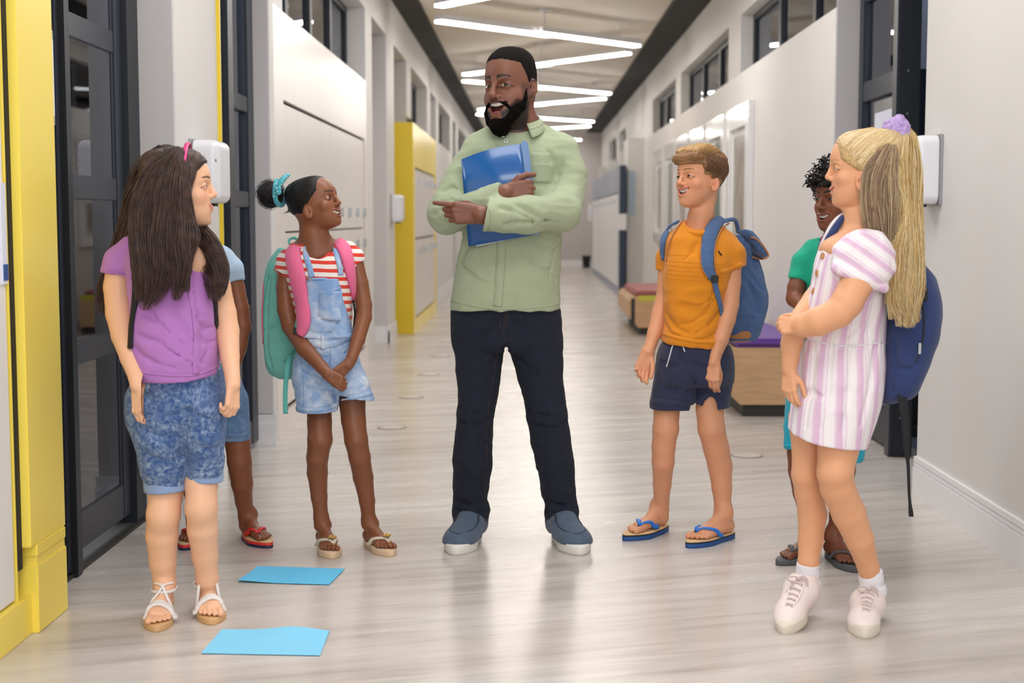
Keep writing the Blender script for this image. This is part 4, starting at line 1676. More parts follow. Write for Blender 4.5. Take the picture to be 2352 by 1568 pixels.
# ---- sheets of paper and floor discs
def sheet(label, pts, m, lift=.004, bend=None):
    vs, fs = [], []
    n = 10
    a, b, c, d = [V(*p) for p in pts]   # near left, near right, far right, far left
    for j in range(n+1):
        for i in range(n+1):
            s_, t_ = i/n, j/n
            p = a*(1-s_)*(1-t_)+b*s_*(1-t_)+c*s_*t_+d*(1-s_)*t_
            z = lift + (bend(s_, t_) if bend else 0)
            vs.append((p[0], p[1], z))
    k = len(vs)
    vs += [(x, y_, z-.0015) for x, y_, z in vs]
    W_ = n+1
    for j in range(n):
        for i in range(n):
            q = j*W_+i
            fs.append((q, q+1, q+W_+1, q+W_))
            fs.append((k+q, k+q+W_, k+q+W_+1, k+q+1))
    for i in range(n):
        fs.append((i, k+i, k+i+1, i+1))
        q = n*W_+i
        fs.append((q+1, k+q+1, k+q, q))
        fs.append((i*W_, (i+1)*W_, k+(i+1)*W_, k+i*W_))
        fs.append((i*W_+n, k+i*W_+n, k+(i+1)*W_+n, (i+1)*W_+n))
    o = mkobj('paper_sheet', vs, fs, m, smooth=False, origin=(np.mean([p[0] for p in pts]), np.mean([p[1] for p in pts]), 0))
    return tag(o, label, 'paper', 'blue paper sheets on the floor')


sheet('sky blue paper sheet on the floor, below the sandals of the girl in overalls', [(-.967, 4.613), (-.659, 4.583), (-.635, 4.794), (-.941, 4.827)], M['bluepaper'],
      bend=lambda s, t: .004*max(0, .5-t)*max(0, .4-s)*8)
sheet('paler blue paper sheet nearest the camera with a slightly raised far edge', [(-.909, 3.838), (-.577, 3.822), (-.583, 4.05), (-.901, 4.068)], M['bluepaper2'],
      bend=lambda s, t: .022*max(0, t-.45)*math.exp(-((s-.68)/.25)**2))
M['disc'] = mat('floor_disc', '#cfc7be', .35)
M['discr'] = mat('floor_disc_rim', '#8f8780', .4)
for i, (x, y) in enumerate([(-.796, 8.13), (-.80, 9.54), (-.782, 10.94), (1.105, 7.18), (-.78, 12.4)]):
    t = thing('floor_socket', ['round floor socket left of the man, nearest of its row', 'second round floor socket left of the man', 'third round floor socket left of the man',
                               'round floor socket right of the boy in orange', 'farthest round floor socket left of the man'][i], 'floor socket', (x, y, 0), 'round floor sockets')
    MB().tube([(x, y, 0), (x, y, .003)], [.085, .083], 28).build('rim', M['discr'], t)
    MB().tube([(x, y, .003), (x, y, .004)], [.072, .072], 28).build('lid', M['disc'], t)
# ------------------------------------------------------------------ the man
def man():
    P = Person('person', 'tall bearded man in sage green shirt and dark jeans, laughing and pointing left', 5.22, 1185, 1240)
    S = P.skin
    p = P.p
    H = Head(P, 1171, 203, -.02, 190, -33, 2, 3, wide=.76, deep=.84, nose=1.15, mouth=.105, mw=.165, adult=True, smile=.05, look=(-.35, -.05), mouthz=-.24, earz=.0)
    H.build(S)
    S.cone(H.L(0, -.10, -.18), p(1192, 285, .01), .062, .064, .05)
    S.cone(p(1192, 285, .01), p(1190, 350, .01), .064, .075, .03)
    handL = .186
    # forearm ends and hands
    S.cone(p(1160, 497, -.25), p(1104, 494, -.285), .036, .031, .01)
    hand(S, p(1108, 493, -.285), V(-1, 0, .06), V(-.08, -1, 0), 1, handL, [(2, 4, 2), (28, 88, 55), (30, 92, 55), (30, 90, 50)],
         [(.6, .25, -.7), (.8, -.1, -.6), (.8, -.3, -.5)], spread=.03, palm_r=1.05)
    S.cone(p(1146, 449, -.222), p(1162, 443, -.225), .028, .028, .01)
    hand(S, p(1156, 444, -.225), V(1, -.02, .12), V(-.05, -1, .1), -1, handL*.98, [(72, 78, 40), (76, 78, 40), (78, 76, 40), (78, 74, 40)],
         [(.8, .62, .1), (.95, .25, -.15), (1, -.12, -.2)], spread=.03, palm_r=1.05)
    base = C3('#7d503e')
    beardc = C3('#17100e')

    def beard(q):
        x, y, z = np.abs(q[:, 0]), q[:, 1], q[:, 2]
        w_ = .76
        cheek = -.155-.13*np.clip((.30*w_-x)/(.12), 0, 1)       # upper edge drops towards the mouth
        low = np.clip((cheek-z)/.03, 0, 1)*np.clip((y+.05+.4*np.clip(-z-.3, 0, 1))/.04-np.clip(-z-.34, 0, 1)*14, 0, 1)*np.clip((z+.56)/.06, 0, 1)
        side = np.clip((x-.20*w_/.76)/.02, 0, 1)*np.clip((y+.07)/.03, 0, 1)*np.clip((.14-y)/.04, 0, 1)*np.clip((.06-z)/.05, 0, 1)*np.clip((z+.6)/.1, 0, 1)
        must = np.clip(1.3-np.abs(z-(-.185-.9*x*x))/.014, 0, 1)*(x < .15)*(y > .15)
        chin = np.clip((.085-x)/.02, 0, 1)*np.clip((z+.44)/.02, 0, 1)*np.clip((-.30-z)/.02, 0, 1)*(y > .2)
        return np.clip(np.maximum(np.maximum(low*(1-chin), side*.45), must), 0, 1)*.95

    def buzz(q):
        x, y, z = np.abs(q[:, 0]), q[:, 1], q[:, 2]
        line = .30-.06*(x/.3)**2
        a = np.clip((z-line)/.012, 0, 1)
        back = np.clip((.02-y-(z < .05)*.1)/.10, 0, 1)*np.clip((z+.22)/.1, 0, 1)
        return np.maximum(a*.9, back*.75)

    def cols(v):
        c = H.skin_col(v, base, C3('#7d4a46'), brow=(C3('#120c0a'), .019, .092), beard=(beardc, beard), hair=(C3('#1f1715'), buzz), cheek=C3('#86503e'))
        return c
    big = 99
    hb = p(1170, 200, 0)
    P.put('body', S, .004, MP['skin_man'], cols, regions=[(hb-V(.2, .2, .19), hb+V(.2, .2, .3), .0023),
                                                           (*P.reg(975, 560, 1260, 380), .0022)])
    H.extras(P.root, slit=.55)
    # close cropped hair and beard as a thin raised layer
    hs = Sdf()
    hs.loft(H.o, H.R, [tuple(q*H.h for q in r) for r in H.T], n=2.25, ext=.0018)
    def hairclip(Pt):
        q = H.loc(Pt)
        x, y, z = np.abs(q[..., 0]), q[..., 1], q[..., 2]
        front = .305-.07*(x/.3)**2
        lim = np.where(y > .12, front, np.where(y > -.02, front-(.12-y)*1.55, -.06))
        return (lim-z)*H.h*.6
    hs._add(hairclip, V(-1e3, -1e3, -1e3), V(1e3, 1e3, 1e3), 'i', .006)
    hs.disp(folds(.0012, 220, seed=3, ridge=False))
    P.put('hair', hs, .003, MP['buzz'])
    bs = Sdf()
    L = H.L
    fy = H.fy
    bl = []
    wd = .76
    for sg in (-1, 1):
        g = lambda x, z, i=.0: L(sg*x*wd, fy(x*wd, z)-i, z)
        bs.chain([L(sg*.33*wd, .03, -.03), L(sg*.322*wd, .06, -.15), L(sg*.295*wd, .10, -.25), g(.225, -.33, .05), g(.17, -.40, .03), g(.0, -.455, .008)], [.004, .010, .014, .018, .018, .018], .02)
        bs.chain([g(.262, -.24, .022), g(.235, -.30, .022), g(.165, -.42, .02)], [.008, .011, .014], .02)
        bs.chain([L(0, fy(0, -.19)+.010, -.176), g(.09, -.188, -.004), g(.175, -.232, .004), g(.222, -.30, .010)], [.003, .0045, .006, .008], .006)
    bs.cone(L(0, .24, -.475), L(0, .08, -.42), .022, .026, .03)
    bs.cone(L(0, .26, -.50), L(0, .20, -.52), .018, .02, .03)
    bs.disp(folds(.0022, 170, seed=5, ridge=False))
    P.put('beard', bs, .003, MP['beard'])
    eb = MB()
    # ---- shirt
    T = Sdf()
    P.loft(T, [(296, 1158, 1222, .01, .05, .06), (312, 1128, 1252, .01, .075, .08), (330, 1092, 1288, .01, .095, .10), (356, 1076, 1306, .01, .112, .11), (400, 1074, 1302, .01, .125, .12),
               (470, 1072, 1294, .0, .13, .12), (540, 1062, 1290, .0, .128, .115), (600, 1052, 1288, .0, .13, .115),
               (650, 1044, 1284, .0, .135, .12), (690, 1038, 1285, .0, .138, .125), (709, 1037, 1286, .0, .138, .125)], n=2.5)
    T.cone(p(1205, 300, .02), p(1280, 338, .02), .045, .055, .04)
    T.cone(p(1170, 300, .02), p(1102, 335, .02), .045, .05, .04)
    T.plane(p(1150, 706, 0), V(.018, .1, -1), k=.004)
    A = Sdf()
    P.limb(A, [(1094, 350, .0, 34), (1062, 412, -.02, 41), (1036, 470, -.055, 43), (1027, 491, -.07, 41)], .02)
    P.limb(A, [(1027, 492, -.07, 40), (1085, 476, -.165, 33), (1152, 447, -.222, 26)], .03)
    A.plane(p(1152, 447, -.222), V(1, -.3, .25), k=.003)
    T.sub(A, .03)
    A = Sdf()
    P.limb(A, [(1287, 350, .0, 40), (1303, 400, -.01, 42), (1302, 450, -.05, 41), (1288, 486, -.12, 41)], .02)
    P.limb(A, [(1288, 487, -.12, 41), (1215, 493, -.235, 39), (1110, 495, -.285, 34)], .03)
    A.plane(p(1116, 495, -.285), V(-1, 0, .22), k=.003)
    A.cone(p(1120, 495, -.285), p(1095, 495, -.29), .040, .040, .003, 's')
    T.sub(A, .03)
    # creases
    def cr(pts, r, k=.018, op='s'):
        T.chain([P.snap(T, u, v)[0] for u, v in pts], [r]*len(pts), k, op)
    for c in ([(1185, 470), (1230, 495), (1275, 512)], [(1290, 380), (1270, 420), (1255, 455)], [(1160, 515), (1210, 512), (1260, 505)],
              [(1150, 478), (1190, 490), (1225, 508)], [(1010, 470), (1035, 458), (1060, 470)], [(1000, 492), (1030, 472), (1058, 480)],
              [(1225, 600), (1255, 620), (1275, 640)], [(1060, 610), (1090, 640), (1120, 650)], [(1075, 560), (1060, 600), (1045, 640)], [(1262, 350), (1282, 400), (1268, 440)],
              [(1018, 440), (1040, 430), (1062, 440)], [(1290, 540), (1270, 580), (1262, 640)]):
        cr(c, .004, .022)
    T.disp(folds(.0045, 11, (1, 1, 1.5), seed=2))
    T.disp(folds(.0022, 26, (.7, 1, 1.8), seed=14))
    T.cone(p(1183, 296, -.10), p(1180, 332, -.125), .012, .004, .01, 's')
    shirt = P.put('shirt', T, .0048, MP['greenshirt'])
    # placket, buttons, hems, collar
    P.strap('placket', T, [(1153, 548), (1150, 600), (1147, 650), (1143, 704)], 20, .0022, MP['greenshirt'], n=30, parent=shirt)
    for u, v in ((1162, 324), (1148, 609), (1150, 690)):
        if v < 400:
            P.button(T, u, v, 4.2, MP['whitebutton'], parent=shirt, ring=MP['darkbutton'])
        elif v < 650:
            P.button(T, u, v, 4.8, MP['whitebutton'], parent=shirt, ring=MP['darkbutton'])
    P.strap('hem', T, [(1038, 688), (1090, 702), (1150, 708), (1220, 706), (1284, 698)], 7, .0012, MP['greenshirt'], n=40, parent=shirt, off=.0005)
    P.strap('pocket', T, [(1240, 350), (1240, 420)], 44, .0002, MP['greenshirt'], n=10, parent=shirt, off=.0003)
    P.strap('cuff', T, [(1119, 470), (1128, 497), (1122, 528)], 3, .002, MP['greenshirt'], n=12, parent=shirt)
    nc = p(1190, 292, .012)
    pts, wd, nd, ww = [], [], [], []
    for a in np.linspace(-152, 152, 41):
        r = math.radians(a)
        out = V(math.sin(r), math.cos(r), 0)
        fr = (1-math.cos(r))/2          # 0 back .. 1 front
        q = nc+V(math.sin(r)*(.082), math.cos(r)*.084-.012*fr, .038-.062*fr**1.4)
        pts.append(q+out*.004)
        wd.append(norm(out*(.45+.3*fr)+V(0, 0, -.9)))
        nd.append(norm(out*.9+V(0, 0, .45)))
        ww.append(.038+.034*max(0, fr-.55)/.45)
    MB().ribbon(pts, wd, ww, .003, nd, .001).build('collar', MP['greenshirt'], shirt, True)
    MB().tube([q+V(0, 0, .004) for q in pts], .005, 6).build('collar_fold', MP['greenshirt'], shirt, True)
    P.button(T, 1231, 306, 3.6, MP['whitebutton'], parent=shirt, ring=MP['darkbutton'], th=.006)
    # ---- jeans
    J = Sdf()
    P.loft(J, [(672, 1042, 1280, .0, .12, .11), (740, 1037, 1289, .0, .118, .125), (790, 1040, 1292, .0, .11, .12), (812, 1046, 1290, .0, .09, .1)], n=2.4)
    J.plane(p(1163, 806, 0), V(0, 0, -1), k=.02)
    P.limb(J, [(1101, 780, .0, 59), (1099, 850, -.008, 51), (1098, 900, -.012, 47), (1093, 945, -.02, 42.5), (1089, 1000, -.01, 43), (1086, 1060, .0, 45), (1081, 1120, .015, 40), (1079, 1150, .02, 37), (1082, 1172, .02, 42.5), (1082, 1190, .02, 40)], .012)
    P.limb(J, [(1229, 780, .0, 62), (1240, 850, -.005, 53), (1247, 900, -.01, 48), (1257, 955, -.02, 46), (1266, 1010, -.01, 45), (1275, 1065, .0, 43), (1283, 1130, .015, 38), (1289, 1155, .02, 35), (1290, 1176, .02, 39), (1290, 1190, .02, 37.5)], .012)
    J.cone(p(1163, 800, -.2), p(1163, 800, .2), .010, .010, .02, 's')
    for u in (1082, 1290):
        J.box(p(u, 1203+30, .02)+V(0, 0, -.0), (.12, .16, 30*P.s), .002, None, .004, 's')
    def crj(pts, r=.003, k=.02):
        J.chain([P.snap(J, u, v)[0] for u, v in pts], [r]*len(pts), k, 's')
    for c in ([(1055, 935), (1095, 948), (1130, 930)], [(1060, 968), (1095, 975), (1125, 960)], [(1050, 1150), (1080, 1158), (1118, 1148)], [(1262, 1150), (1290, 1160), (1320, 1150)],
              [(1255, 1172), (1290, 1180), (1322, 1168)], [(1150, 730), (1120, 760), (1095, 780)], [(1180, 735), (1215, 760), (1245, 775)], [(1210, 940), (1255, 955), (1300, 935)], [(1225, 975), (1265, 985), (1300, 965)],
              [(1045, 1170), (1080, 1180), (1115, 1172)], [(1163, 800), (1130, 830), (1100, 850)], [(1163, 800), (1200, 835), (1230, 850)]):
        crj(c)
    J.disp(folds(.004, 13, (1, 1, .8), seed=8))
    J.disp(folds(.002, 30, (.8, 1, 1.2), seed=18))
    jeans = P.put('jeans', J, .005, MP['darkdenim'])
    P.strap('hem', J, [(1042, 1191), (1080, 1200), (1119, 1196)], 9, .0015, MP['denimhem'], n=20, parent=jeans)
    P.strap('hem', J, [(1253, 1198), (1290, 1200), (1326, 1193)], 9, .0015, MP['denimhem'], n=20, parent=jeans)
    P.line('stitch', J, [(1163, 712), (1166, 738), (1150, 752), (1146, 700)], .0009, MP['rust'], parent=jeans)
    P.line('stitch', J, [(1160, 716), (1157, 760), (1160, 795)], .0008, MP['rust'], parent=jeans)
    P.line('stitch', J, [(1145, 790), (1135, 860), (1122, 940), (1118, 1060), (1112, 1150)], .0008, MP['rust'], parent=jeans, n=40)
    # ---- shoes
    for hp, tp, big, cu in (((1107, 1230), (1036, 1281), -1, 1082), ((1264, 1230), (1345, 1282), 1, 1290)):
        heel, toe = P.floor(*hp), P.floor(*tp)
        td, sd = foot_frame(heel, toe)
        L0 = .285
        mid = (heel+toe)/2
        heel, toe = mid-td*L0*.5, mid+td*L0*.5
        sh = thing_part = None
        U = Sdf()
        q, L = foot(U, heel, toe, big, .022, toes=False)
        U.ops = []
        q = lambda a, b, c: heel+td*a*L+sd*big*b*L+V(0, 0, c*L+.022)
        U.ell(q(.13, 0, .13), (.135*L,)*3, None, .03)
        U.cone(q(.15, 0, .2), q(.35, .02, .21), .125*L, .125*L, .05)
        U.cone(q(.35, .02, .18), q(.62, .04, .09), .135*L, .12*L, .06)
        U.ell(q(.74, .03, .055), (.19*L, .165*L, .105*L), np.stack([td, sd, V(0, 0, 1)], 1), .05)
        U.cone(q(.5, -.05, .06), q(.76, -.07, .05), .12*L, .09*L, .05)
        U.cone(q(.5, .09, .06), q(.80, .10, .05), .12*L, .085*L, .05)
        U.plane(V(0, 0, .03), V(0, 0, -1), k=.006)
        shoe = P.put('shoe', U, .0035, MP['bluesuede'])
        sole_mesh(heel, toe, big, 0, .036, .47, 1.03, .04).build('sole', MP['whitesole'], shoe, True)
        # apron seam, elastic gore
        zz = lambda a, b: U.ev(np.array([[q(a, b, 0)+V(0, 0, z)] for z in np.linspace(.16, 0, 80)]))[:, 0]
        def top(a, b):
            d = zz(a, b); i = np.nonzero(d < 0)[0]
            return q(a, b, 0)+V(0, 0, np.linspace(.16, 0, 80)[i[0]] if len(i) else 0)
        seam = [top(a, b) for a, b in [(.42, -.14), (.6, -.135), (.76, -.11), (.86, -.03), (.87, .05), (.80, .13), (.62, .16), (.42, .14)]]
        MB().tube([s_+V(0, 0, .0) for s_ in spline(seam, 40)], .0022, 6).build('seam', MP['suedeseam'], shoe, True)
        for b_ in (-.105, .125):
            g = [top(a, b_*f) for a, f in ((.30, 1.1), (.40, 1.15), (.47, 1.3))]
            MB().tube(spline(g, 10), .004, 6).build('elastic_gore', MP['suedeseam'], shoe, True)
        S2 = Sdf()
    return P, H


MP['skin_man'] = skinmat('deep_brown_skin', .42)
MP['buzz'] = mat('cropped_black_hair', '#17110f', .85, spec=.15, bump=1.0, bscale=900, var=.2, vscale=300)
MP['beard'] = mat('black_beard', '#0b0807', .9, spec=.1, bump=1.0, bscale=700, var=.3, vscale=300)
MP['greenshirt'] = clothmat('sage_green_linen', '#a9b595', .85, bump=.5, bscale=700, var=.035, vscale=90)
MP['whitebutton'] = mat('white_button', '#eef0ee', .3)
MP['darkbutton'] = mat('dark_button_centre', '#1d2430', .4)
MP['darkdenim'] = clothmat('dark_indigo_denim', '#141b2e', .85, bump=.6, bscale=1200, var=.25, vscale=60, sheen=0)
MP['denimhem'] = clothmat('denim_hem', '#242c3c', .85, bump=.6, bscale=700, var=.3, vscale=120)
MP['rust'] = mat('rust_thread', '#4f3524', .8)
MP['bluesuede'] = clothmat('slate_blue_suede', '#4c5d74', .75, bump=.35, bscale=500, var=.08, vscale=40)
MP['suedeseam'] = mat('dark_seam', '#2c3646', .8)
MP['whitesole'] = mat('white_rubber_sole', '#e6e4df', .5)
manP, manH = man()


def binder():
    P = manP
    t = thing('binder', 'blue ring binder with white papers clasped against the chest of the man', 'binder', P.p(1135, 450, -.16))
    q = lambda u, v, w: P.p(u, v, w)
    TL, TR, BL, BR = (1059, 366), (1196, 330), (1076, 566), (1224, 540)
    def slab(name, w0, w1, m, g=0, tl=TL, tr=TR, bl=BL, br=BR, n=14, bow=.012):
        vs, fs = [], []
        for wv in (w0, w1):
            for j in range(2):
                for i in range(n+1):
                    t_ = i/n
                    a = V(*(tl if j == 0 else bl)); b_ = V(*(tr if j == 0 else br))
                    uv = a+(b_-a)*t_
                    vs.append(q(uv[0], uv[1]+(-6*math.sin(math.pi*t_) if j == 0 else 0), wv-bow*math.sin(math.pi*t_)+(.02*(1-t_) if bow else 0)))
        W_ = n+1
        for i in range(n):
            fs += [(i, W_+i, W_+i+1, i+1), (2*W_+i, 2*W_+i+1, 3*W_+i+1, 3*W_+i), (i, i+1, 2*W_+i+1, 2*W_+i), (W_+i, 3*W_+i, 3*W_+i+1, W_+i+1)]
        fs += [(0, 2*W_, 3*W_, W_), (n, W_+n, 3*W_+n, 2*W_+n)]
        return mkobj(name, vs, fs, m, t, bow > 0 and 'cover' in name)
    slab('front_cover', -.171, -.168, MP['binder'])
    slab('back_cover', -.138, -.135, MP['binder'])
    slab('pages', -.166, -.142, MP['page'], tl=(1075, 362), tr=(1192, 334), bl=(1098, 560), br=(1220, 536))
    slab('spine', -.171, -.135, MP['binderspine'], tl=(1197, 328), tr=(1213, 329), bl=(1224, 539), br=(1238, 540), n=3, bow=0)
    slab('paper_edge', -.168, -.160, MP['page'], tl=(1095, 556), tr=(1218, 532), bl=(1093, 566), br=(1222, 539))


MP['binder'] = mat('blue_plastic_cover', '#1d5a9c', .22, coat=.3)
MP['binderspine'] = mat('light_blue_spine', '#5c86c0', .3)
MP['page'] = mat('white_pages', '#e8eaf0', .7)
binder()
print('man', time.time()-T0)
# ------------------------------------------------------------------ long haired girl in the purple top
MP['skin_light'] = skinmat('light_skin')
MP['skin_brown'] = skinmat('brown_skin', .42)
MP['purple'] = clothmat('purple_jersey', '#b276bd', .85, bump=.25, bscale=900)
MP['acid'] = None
MP['black_strap'] = mat('black_webbing', '#17171b', .75, bump=.4, bscale=900)
MP['paleden'] = clothmat('turned_up_denim', '#8fa6cf', .85, bump=.5, bscale=900, var=.05)
MP['darkhair'] = mat('dark_brown_hair', '#382824', .42, spec=.45, bump=.6, bscale=60, var=.3, vscale=6, stretch=(25, 25, 1.2))
MP['darkhair2'] = mat('dark_brown_strands', '#4d3730', .36, spec=.55, var=.5, vscale=40)
MP['pinkband'] = mat('pink_hairband', '#f0468f', .35)
MP['whiteleather'] = mat('white_leather', '#e9e4e2', .5, bump=.2, bscale=300)
MP['tansole'] = mat('tan_sole', '#d3a878', .6)


def washed(name, base, light, amt=.5, scale=9, fine=70, dark=None):
    m = clothmat(name, base, .85, bump=.5, bscale=900)
    nt = m.node_tree
    b = nt.nodes['Principled BSDF']
    tc = nt.nodes.new('ShaderNodeTexCoord')
    def nz(s, d, lo, hi, dist=.8):
        n = nt.nodes.new('ShaderNodeTexNoise')
        n.inputs['Scale'].default_value = s
        n.inputs['Detail'].default_value = d
        n.inputs['Roughness'].default_value = .7
        n.inputs['Distortion'].default_value = dist*.4
        nt.links.new(tc.outputs['Object'], n.inputs[0])
        r = nt.nodes.new('ShaderNodeMapRange')
        r.inputs[1].default_value = lo
        r.inputs[2].default_value = hi
        nt.links.new(n.outputs[0], r.inputs[0])
        return r.outputs[0]
    a, c = nz(scale, 4, .42, .68), nz(fine, 6, .40, .66)
    mu = nt.nodes.new('ShaderNodeMath'); mu.operation = 'MULTIPLY'
    nt.links.new(a, mu.inputs[0]); nt.links.new(c, mu.inputs[1])
    ad = nt.nodes.new('ShaderNodeMath'); ad.operation = 'MULTIPLY_ADD'
    ad.inputs[1].default_value = .35
    nt.links.new(c, ad.inputs[0]); nt.links.new(mu.outputs[0], ad.inputs[2])
    mx = nt.nodes.new('ShaderNodeMix'); mx.data_type = 'RGBA'
    mx.inputs[6].default_value = C(base); mx.inputs[7].default_value = C(light)
    m2 = nt.nodes.new('ShaderNodeMath'); m2.operation = 'MULTIPLY'; m2.inputs[1].default_value = amt; m2.use_clamp = True
    nt.links.new(ad.outputs[0], m2.inputs[0])
    nt.links.new(m2.outputs[0], mx.inputs[0])
    nt.links.new(mx.outputs[2], b.inputs['Base Color'])
    return m


MP['acid'] = washed('acid_washed_denim', '#2f5590', '#b4c8dc', .72, 13, 75)
MP['bleach'] = washed('light_bleached_denim', '#86ace0', '#dce8f6', 1.0, 9, 12)
MP['midden'] = washed('mid_blue_denim', '#5b83b5', '#a9c2de', .6, 9, 60)


def hand_simple(S, wrist, d, nrm, side, L, curl=(18, 28, 18), thumb=None, spread=.05):
    cs = [tuple(c+i*5 for c in curl) for i in range(4)]
    hand(S, wrist, d, nrm, side, L, cs, thumb or [(.7, .62, -.25), (.9, .3, -.3), (1, .1, -.3)], spread=spread)


def person_regions(P, H, extra, hres=.0026):
    c = H.o
    r = H.h*.78
    return [(c-V(r, r, r*.95), c+V(r, r, r), hres), (c-V(r, r, r*.95+.16), c+V(r, r, -r*.95+.003), hres*1.2)]+extra


def girl1():
    P = Person('person', 'long haired girl in purple top and acid washed denim shorts with pink hairband', 4.2, 420, 1420)
    S, p = P.skin, P.p
    H = Head(P, 412, 430, .0, 180, 97, 2, 0, wide=.98, deep=1.0, nose=.95, mouth=.012, mw=.10, smile=.035, upnose=.02)
    H.build(S)
    S.cone(H.L(0, -.12, -.25), p(405, 560, .03), .046, .045, .05)
    S.cone(p(405, 545, .02), p(408, 610, .0), .045, .06, .03)
    S.cone(p(340, 612, .01), p(455, 612, .01), .045, .045, .05)
    S.ell(p(425, 600, -.03), (.07, .05, .06), None, .04)
    # arms
    P.limb(S, [(276, 600, .03, 31), (272, 660, .03, 34), (276, 720, .01, 33), (286, 770, -.02, 30), (302, 820, -.07, 26), (315, 866, -.115, 19.5), (318, 884, -.13, 19)], .01)
    hand_simple(S, p(318, 882, -.13), V(.10, -.15, -1), V(-.55, -.8, 0), 1, .150, (26, 38, 24), [(.8, .35, -.45), (.95, .05, -.3), (1, -.05, -.25)])
    P.limb(S, [(487, 605, .05, 28), (500, 660, .04, 30), (514, 720, .03, 29), (522, 760, .02, 27.5), (528, 820, -.02, 22), (534, 868, -.06, 17), (535, 884, -.07, 17)], .01)
    hand_simple(S, p(535, 880, -.07), V(-.03, -.15, -1), V(.85, -.5, 0), -1, .135, (30, 55, 40), [(.75, .35, -.7), (.85, -.2, -.5), (.8, -.5, -.4)])
    # legs
    feet = [((385, 1402), (360, 1450), -1), ((470, 1392), (488, 1434), 1)]
    fl = [(P.floor(*a), P.floor(*b), c) for a, b, c in feet]
    an = []
    for h_, t_, b in fl:
        td, sd = foot_frame(h_, t_)
        L = np.linalg.norm((t_-h_)[:2])
        h2 = t_-td*.215
        an.append((h2, t_, b, h2+td*.052+V(0, 0, .085)))
    for (hh, tt, b, ank), pts in zip(an, ([(383, 1060, .03, 45), (381, 1130, .01, 40), (376, 1180, -.005, 38.5), (372, 1230, .01, 37), (374, 1290, .03, 31), (378, 1340, .045, 25.5)],
                                          [(462, 1050, .03, 42), (462, 1110, .0, 37.5), (463, 1165, -.015, 36), (465, 1215, .0, 35), (471, 1275, .03, 30), (476, 1330, .05, 24.5)])):
        P.limb(S, pts, .015)
        S.cone(p(*pts[-1][:3]), ank, pts[-1][3]*P.s, .030, .015)
        foot(S, hh, tt, b, .018)
        kx = p(*pts[2][:3])
        S.ell(kx+V(0, -.025, 0), (.032, .03, .04), None, .03)
    base = C3('#eebb98')
    cols = lambda v: H.skin_col(v, base, C3('#c4645f'), brow=(C3('#4a3226'), .016, .10), cheek=C3('#e79c86'))
    body = P.put('body', S, .004, MP['skin_light'], cols, regions=person_regions(P, H, [
        (*P.reg(200, 1010, 330, 560), .003), (*P.reg(470, 1010, 600, 560), .003), (V(-3, 3, -1), V(3, 6, p(400, 1060)[2]), .0034),
        (*P.reg(330, 640, 470, 540), .004)], .0026))
    H.extras(P.root, slit=.6)
    # ---- top
    T = Sdf()
    P.loft(T, [(560, 330, 450, .02, .06, .06), (580, 300, 478, .02, .085, .08), (610, 294, 490, .015, .10, .09), (660, 298, 496, .01, .115, .09), (720, 305, 497, .0, .122, .09), (760, 304, 499, .0, .13, .10),
               (800, 302, 500, .0, .135, .105), (840, 305, 501, .0, .135, .11), (868, 312, 500, .0, .13, .11)], n=2.4)
    T.plane(p(405, 862, 0), V(.05, .06, -1), k=.005)
    T.cone(p(395, 595, -.12), p(450, 580, -.08), .055, .05, .01, 's')
    for pts, en in (([(300, 568, .03, 26), (277, 600, .03, 36), (270, 628, .03, 37)], V(-.12, 0, -1)), ([(470, 572, .04, 24), (488, 600, .05, 32), (494, 622, .05, 33)], V(.1, 0, -1))):
        A = Sdf()
        P.limb(A, pts, .02)
        A.plane(p(*pts[-1][:3])-V(0, 0, .0), en, k=.004)
        T.sub(A, .025)
    def cr(pts, r=.003, k=.02, op='s'):
        T.chain([P.snap(T, u, v)[0] for u, v in pts], [r]*len(pts), k, op)
    for c in ([(330, 720), (370, 745), (420, 790)], [(318, 770), (370, 790), (430, 830), (470, 835)], [(400, 720), (430, 760), (450, 790)], [(445, 700), (455, 720), (470, 725)],
              [(450, 740), (470, 755), (490, 750)], [(455, 775), (475, 790), (495, 780)], [(310, 800), (350, 830), (400, 845)], [(480, 800), (470, 820), (440, 840)], [(340, 690), (355, 730), (370, 760)]):
        cr(c)
    T.disp(folds(.004, 14, (1, 1, 1.3), seed=4))
    top = P.put('top', T, .0045, MP['purple'])
    for u, v in ((440, 625), (443, 672), (450, 727), (453, 774), (452, 838)):
        P.button(T, u, v, 5.2, MP['purple'], parent=top, ring=MP['darkpurple'], th=.0035)
    P.strap('placket', T, [(436, 600), (440, 672), (449, 730), (452, 780), (450, 860)], 17, .0014, MP['purple'], n=40, parent=top)
    P.strap('neckline', T, [(415, 592), (440, 596), (466, 585)], 5, .0016, MP['purple'], n=20, parent=top)
    P.strap('hem', T, [(313, 850), (350, 858), (405, 862), (450, 860), (499, 842)], 6, .0014, MP['purple'], n=30, parent=top)
    P.strap('sleeve_hem', T, [(248, 618), (270, 628), (303, 640)], 5, .0016, MP['purple'], n=14, parent=top)
    # ---- shorts
    J = Sdf()
    P.loft(J, [(835, 312, 500, .01, .115, .11), (870, 306, 508, .01, .115, .12), (920, 292, 516, .01, .115, .13), (965, 296, 516, .015, .11, .125), (990, 302, 514, .02, .09, .1)], n=2.4)
    J.plane(p(405, 985, 0), V(0, 0, -1), k=.02)
    P.limb(J, [(362, 940, -.02, 66), (367, 1000, -.02, 60), (375, 1060, -.005, 53), (381, 1118, .005, 49)], .03)
    P.limb(J, [(464, 940, -.035, 53), (467, 1000, -.03, 47), (470, 1060, -.005, 42.5), (470, 1095, .003, 40)], .03)
    J.box(p(372, 1112, .0)+V(0, 0, -.1), (.1, .2, .1), .001, None, .004, 's')
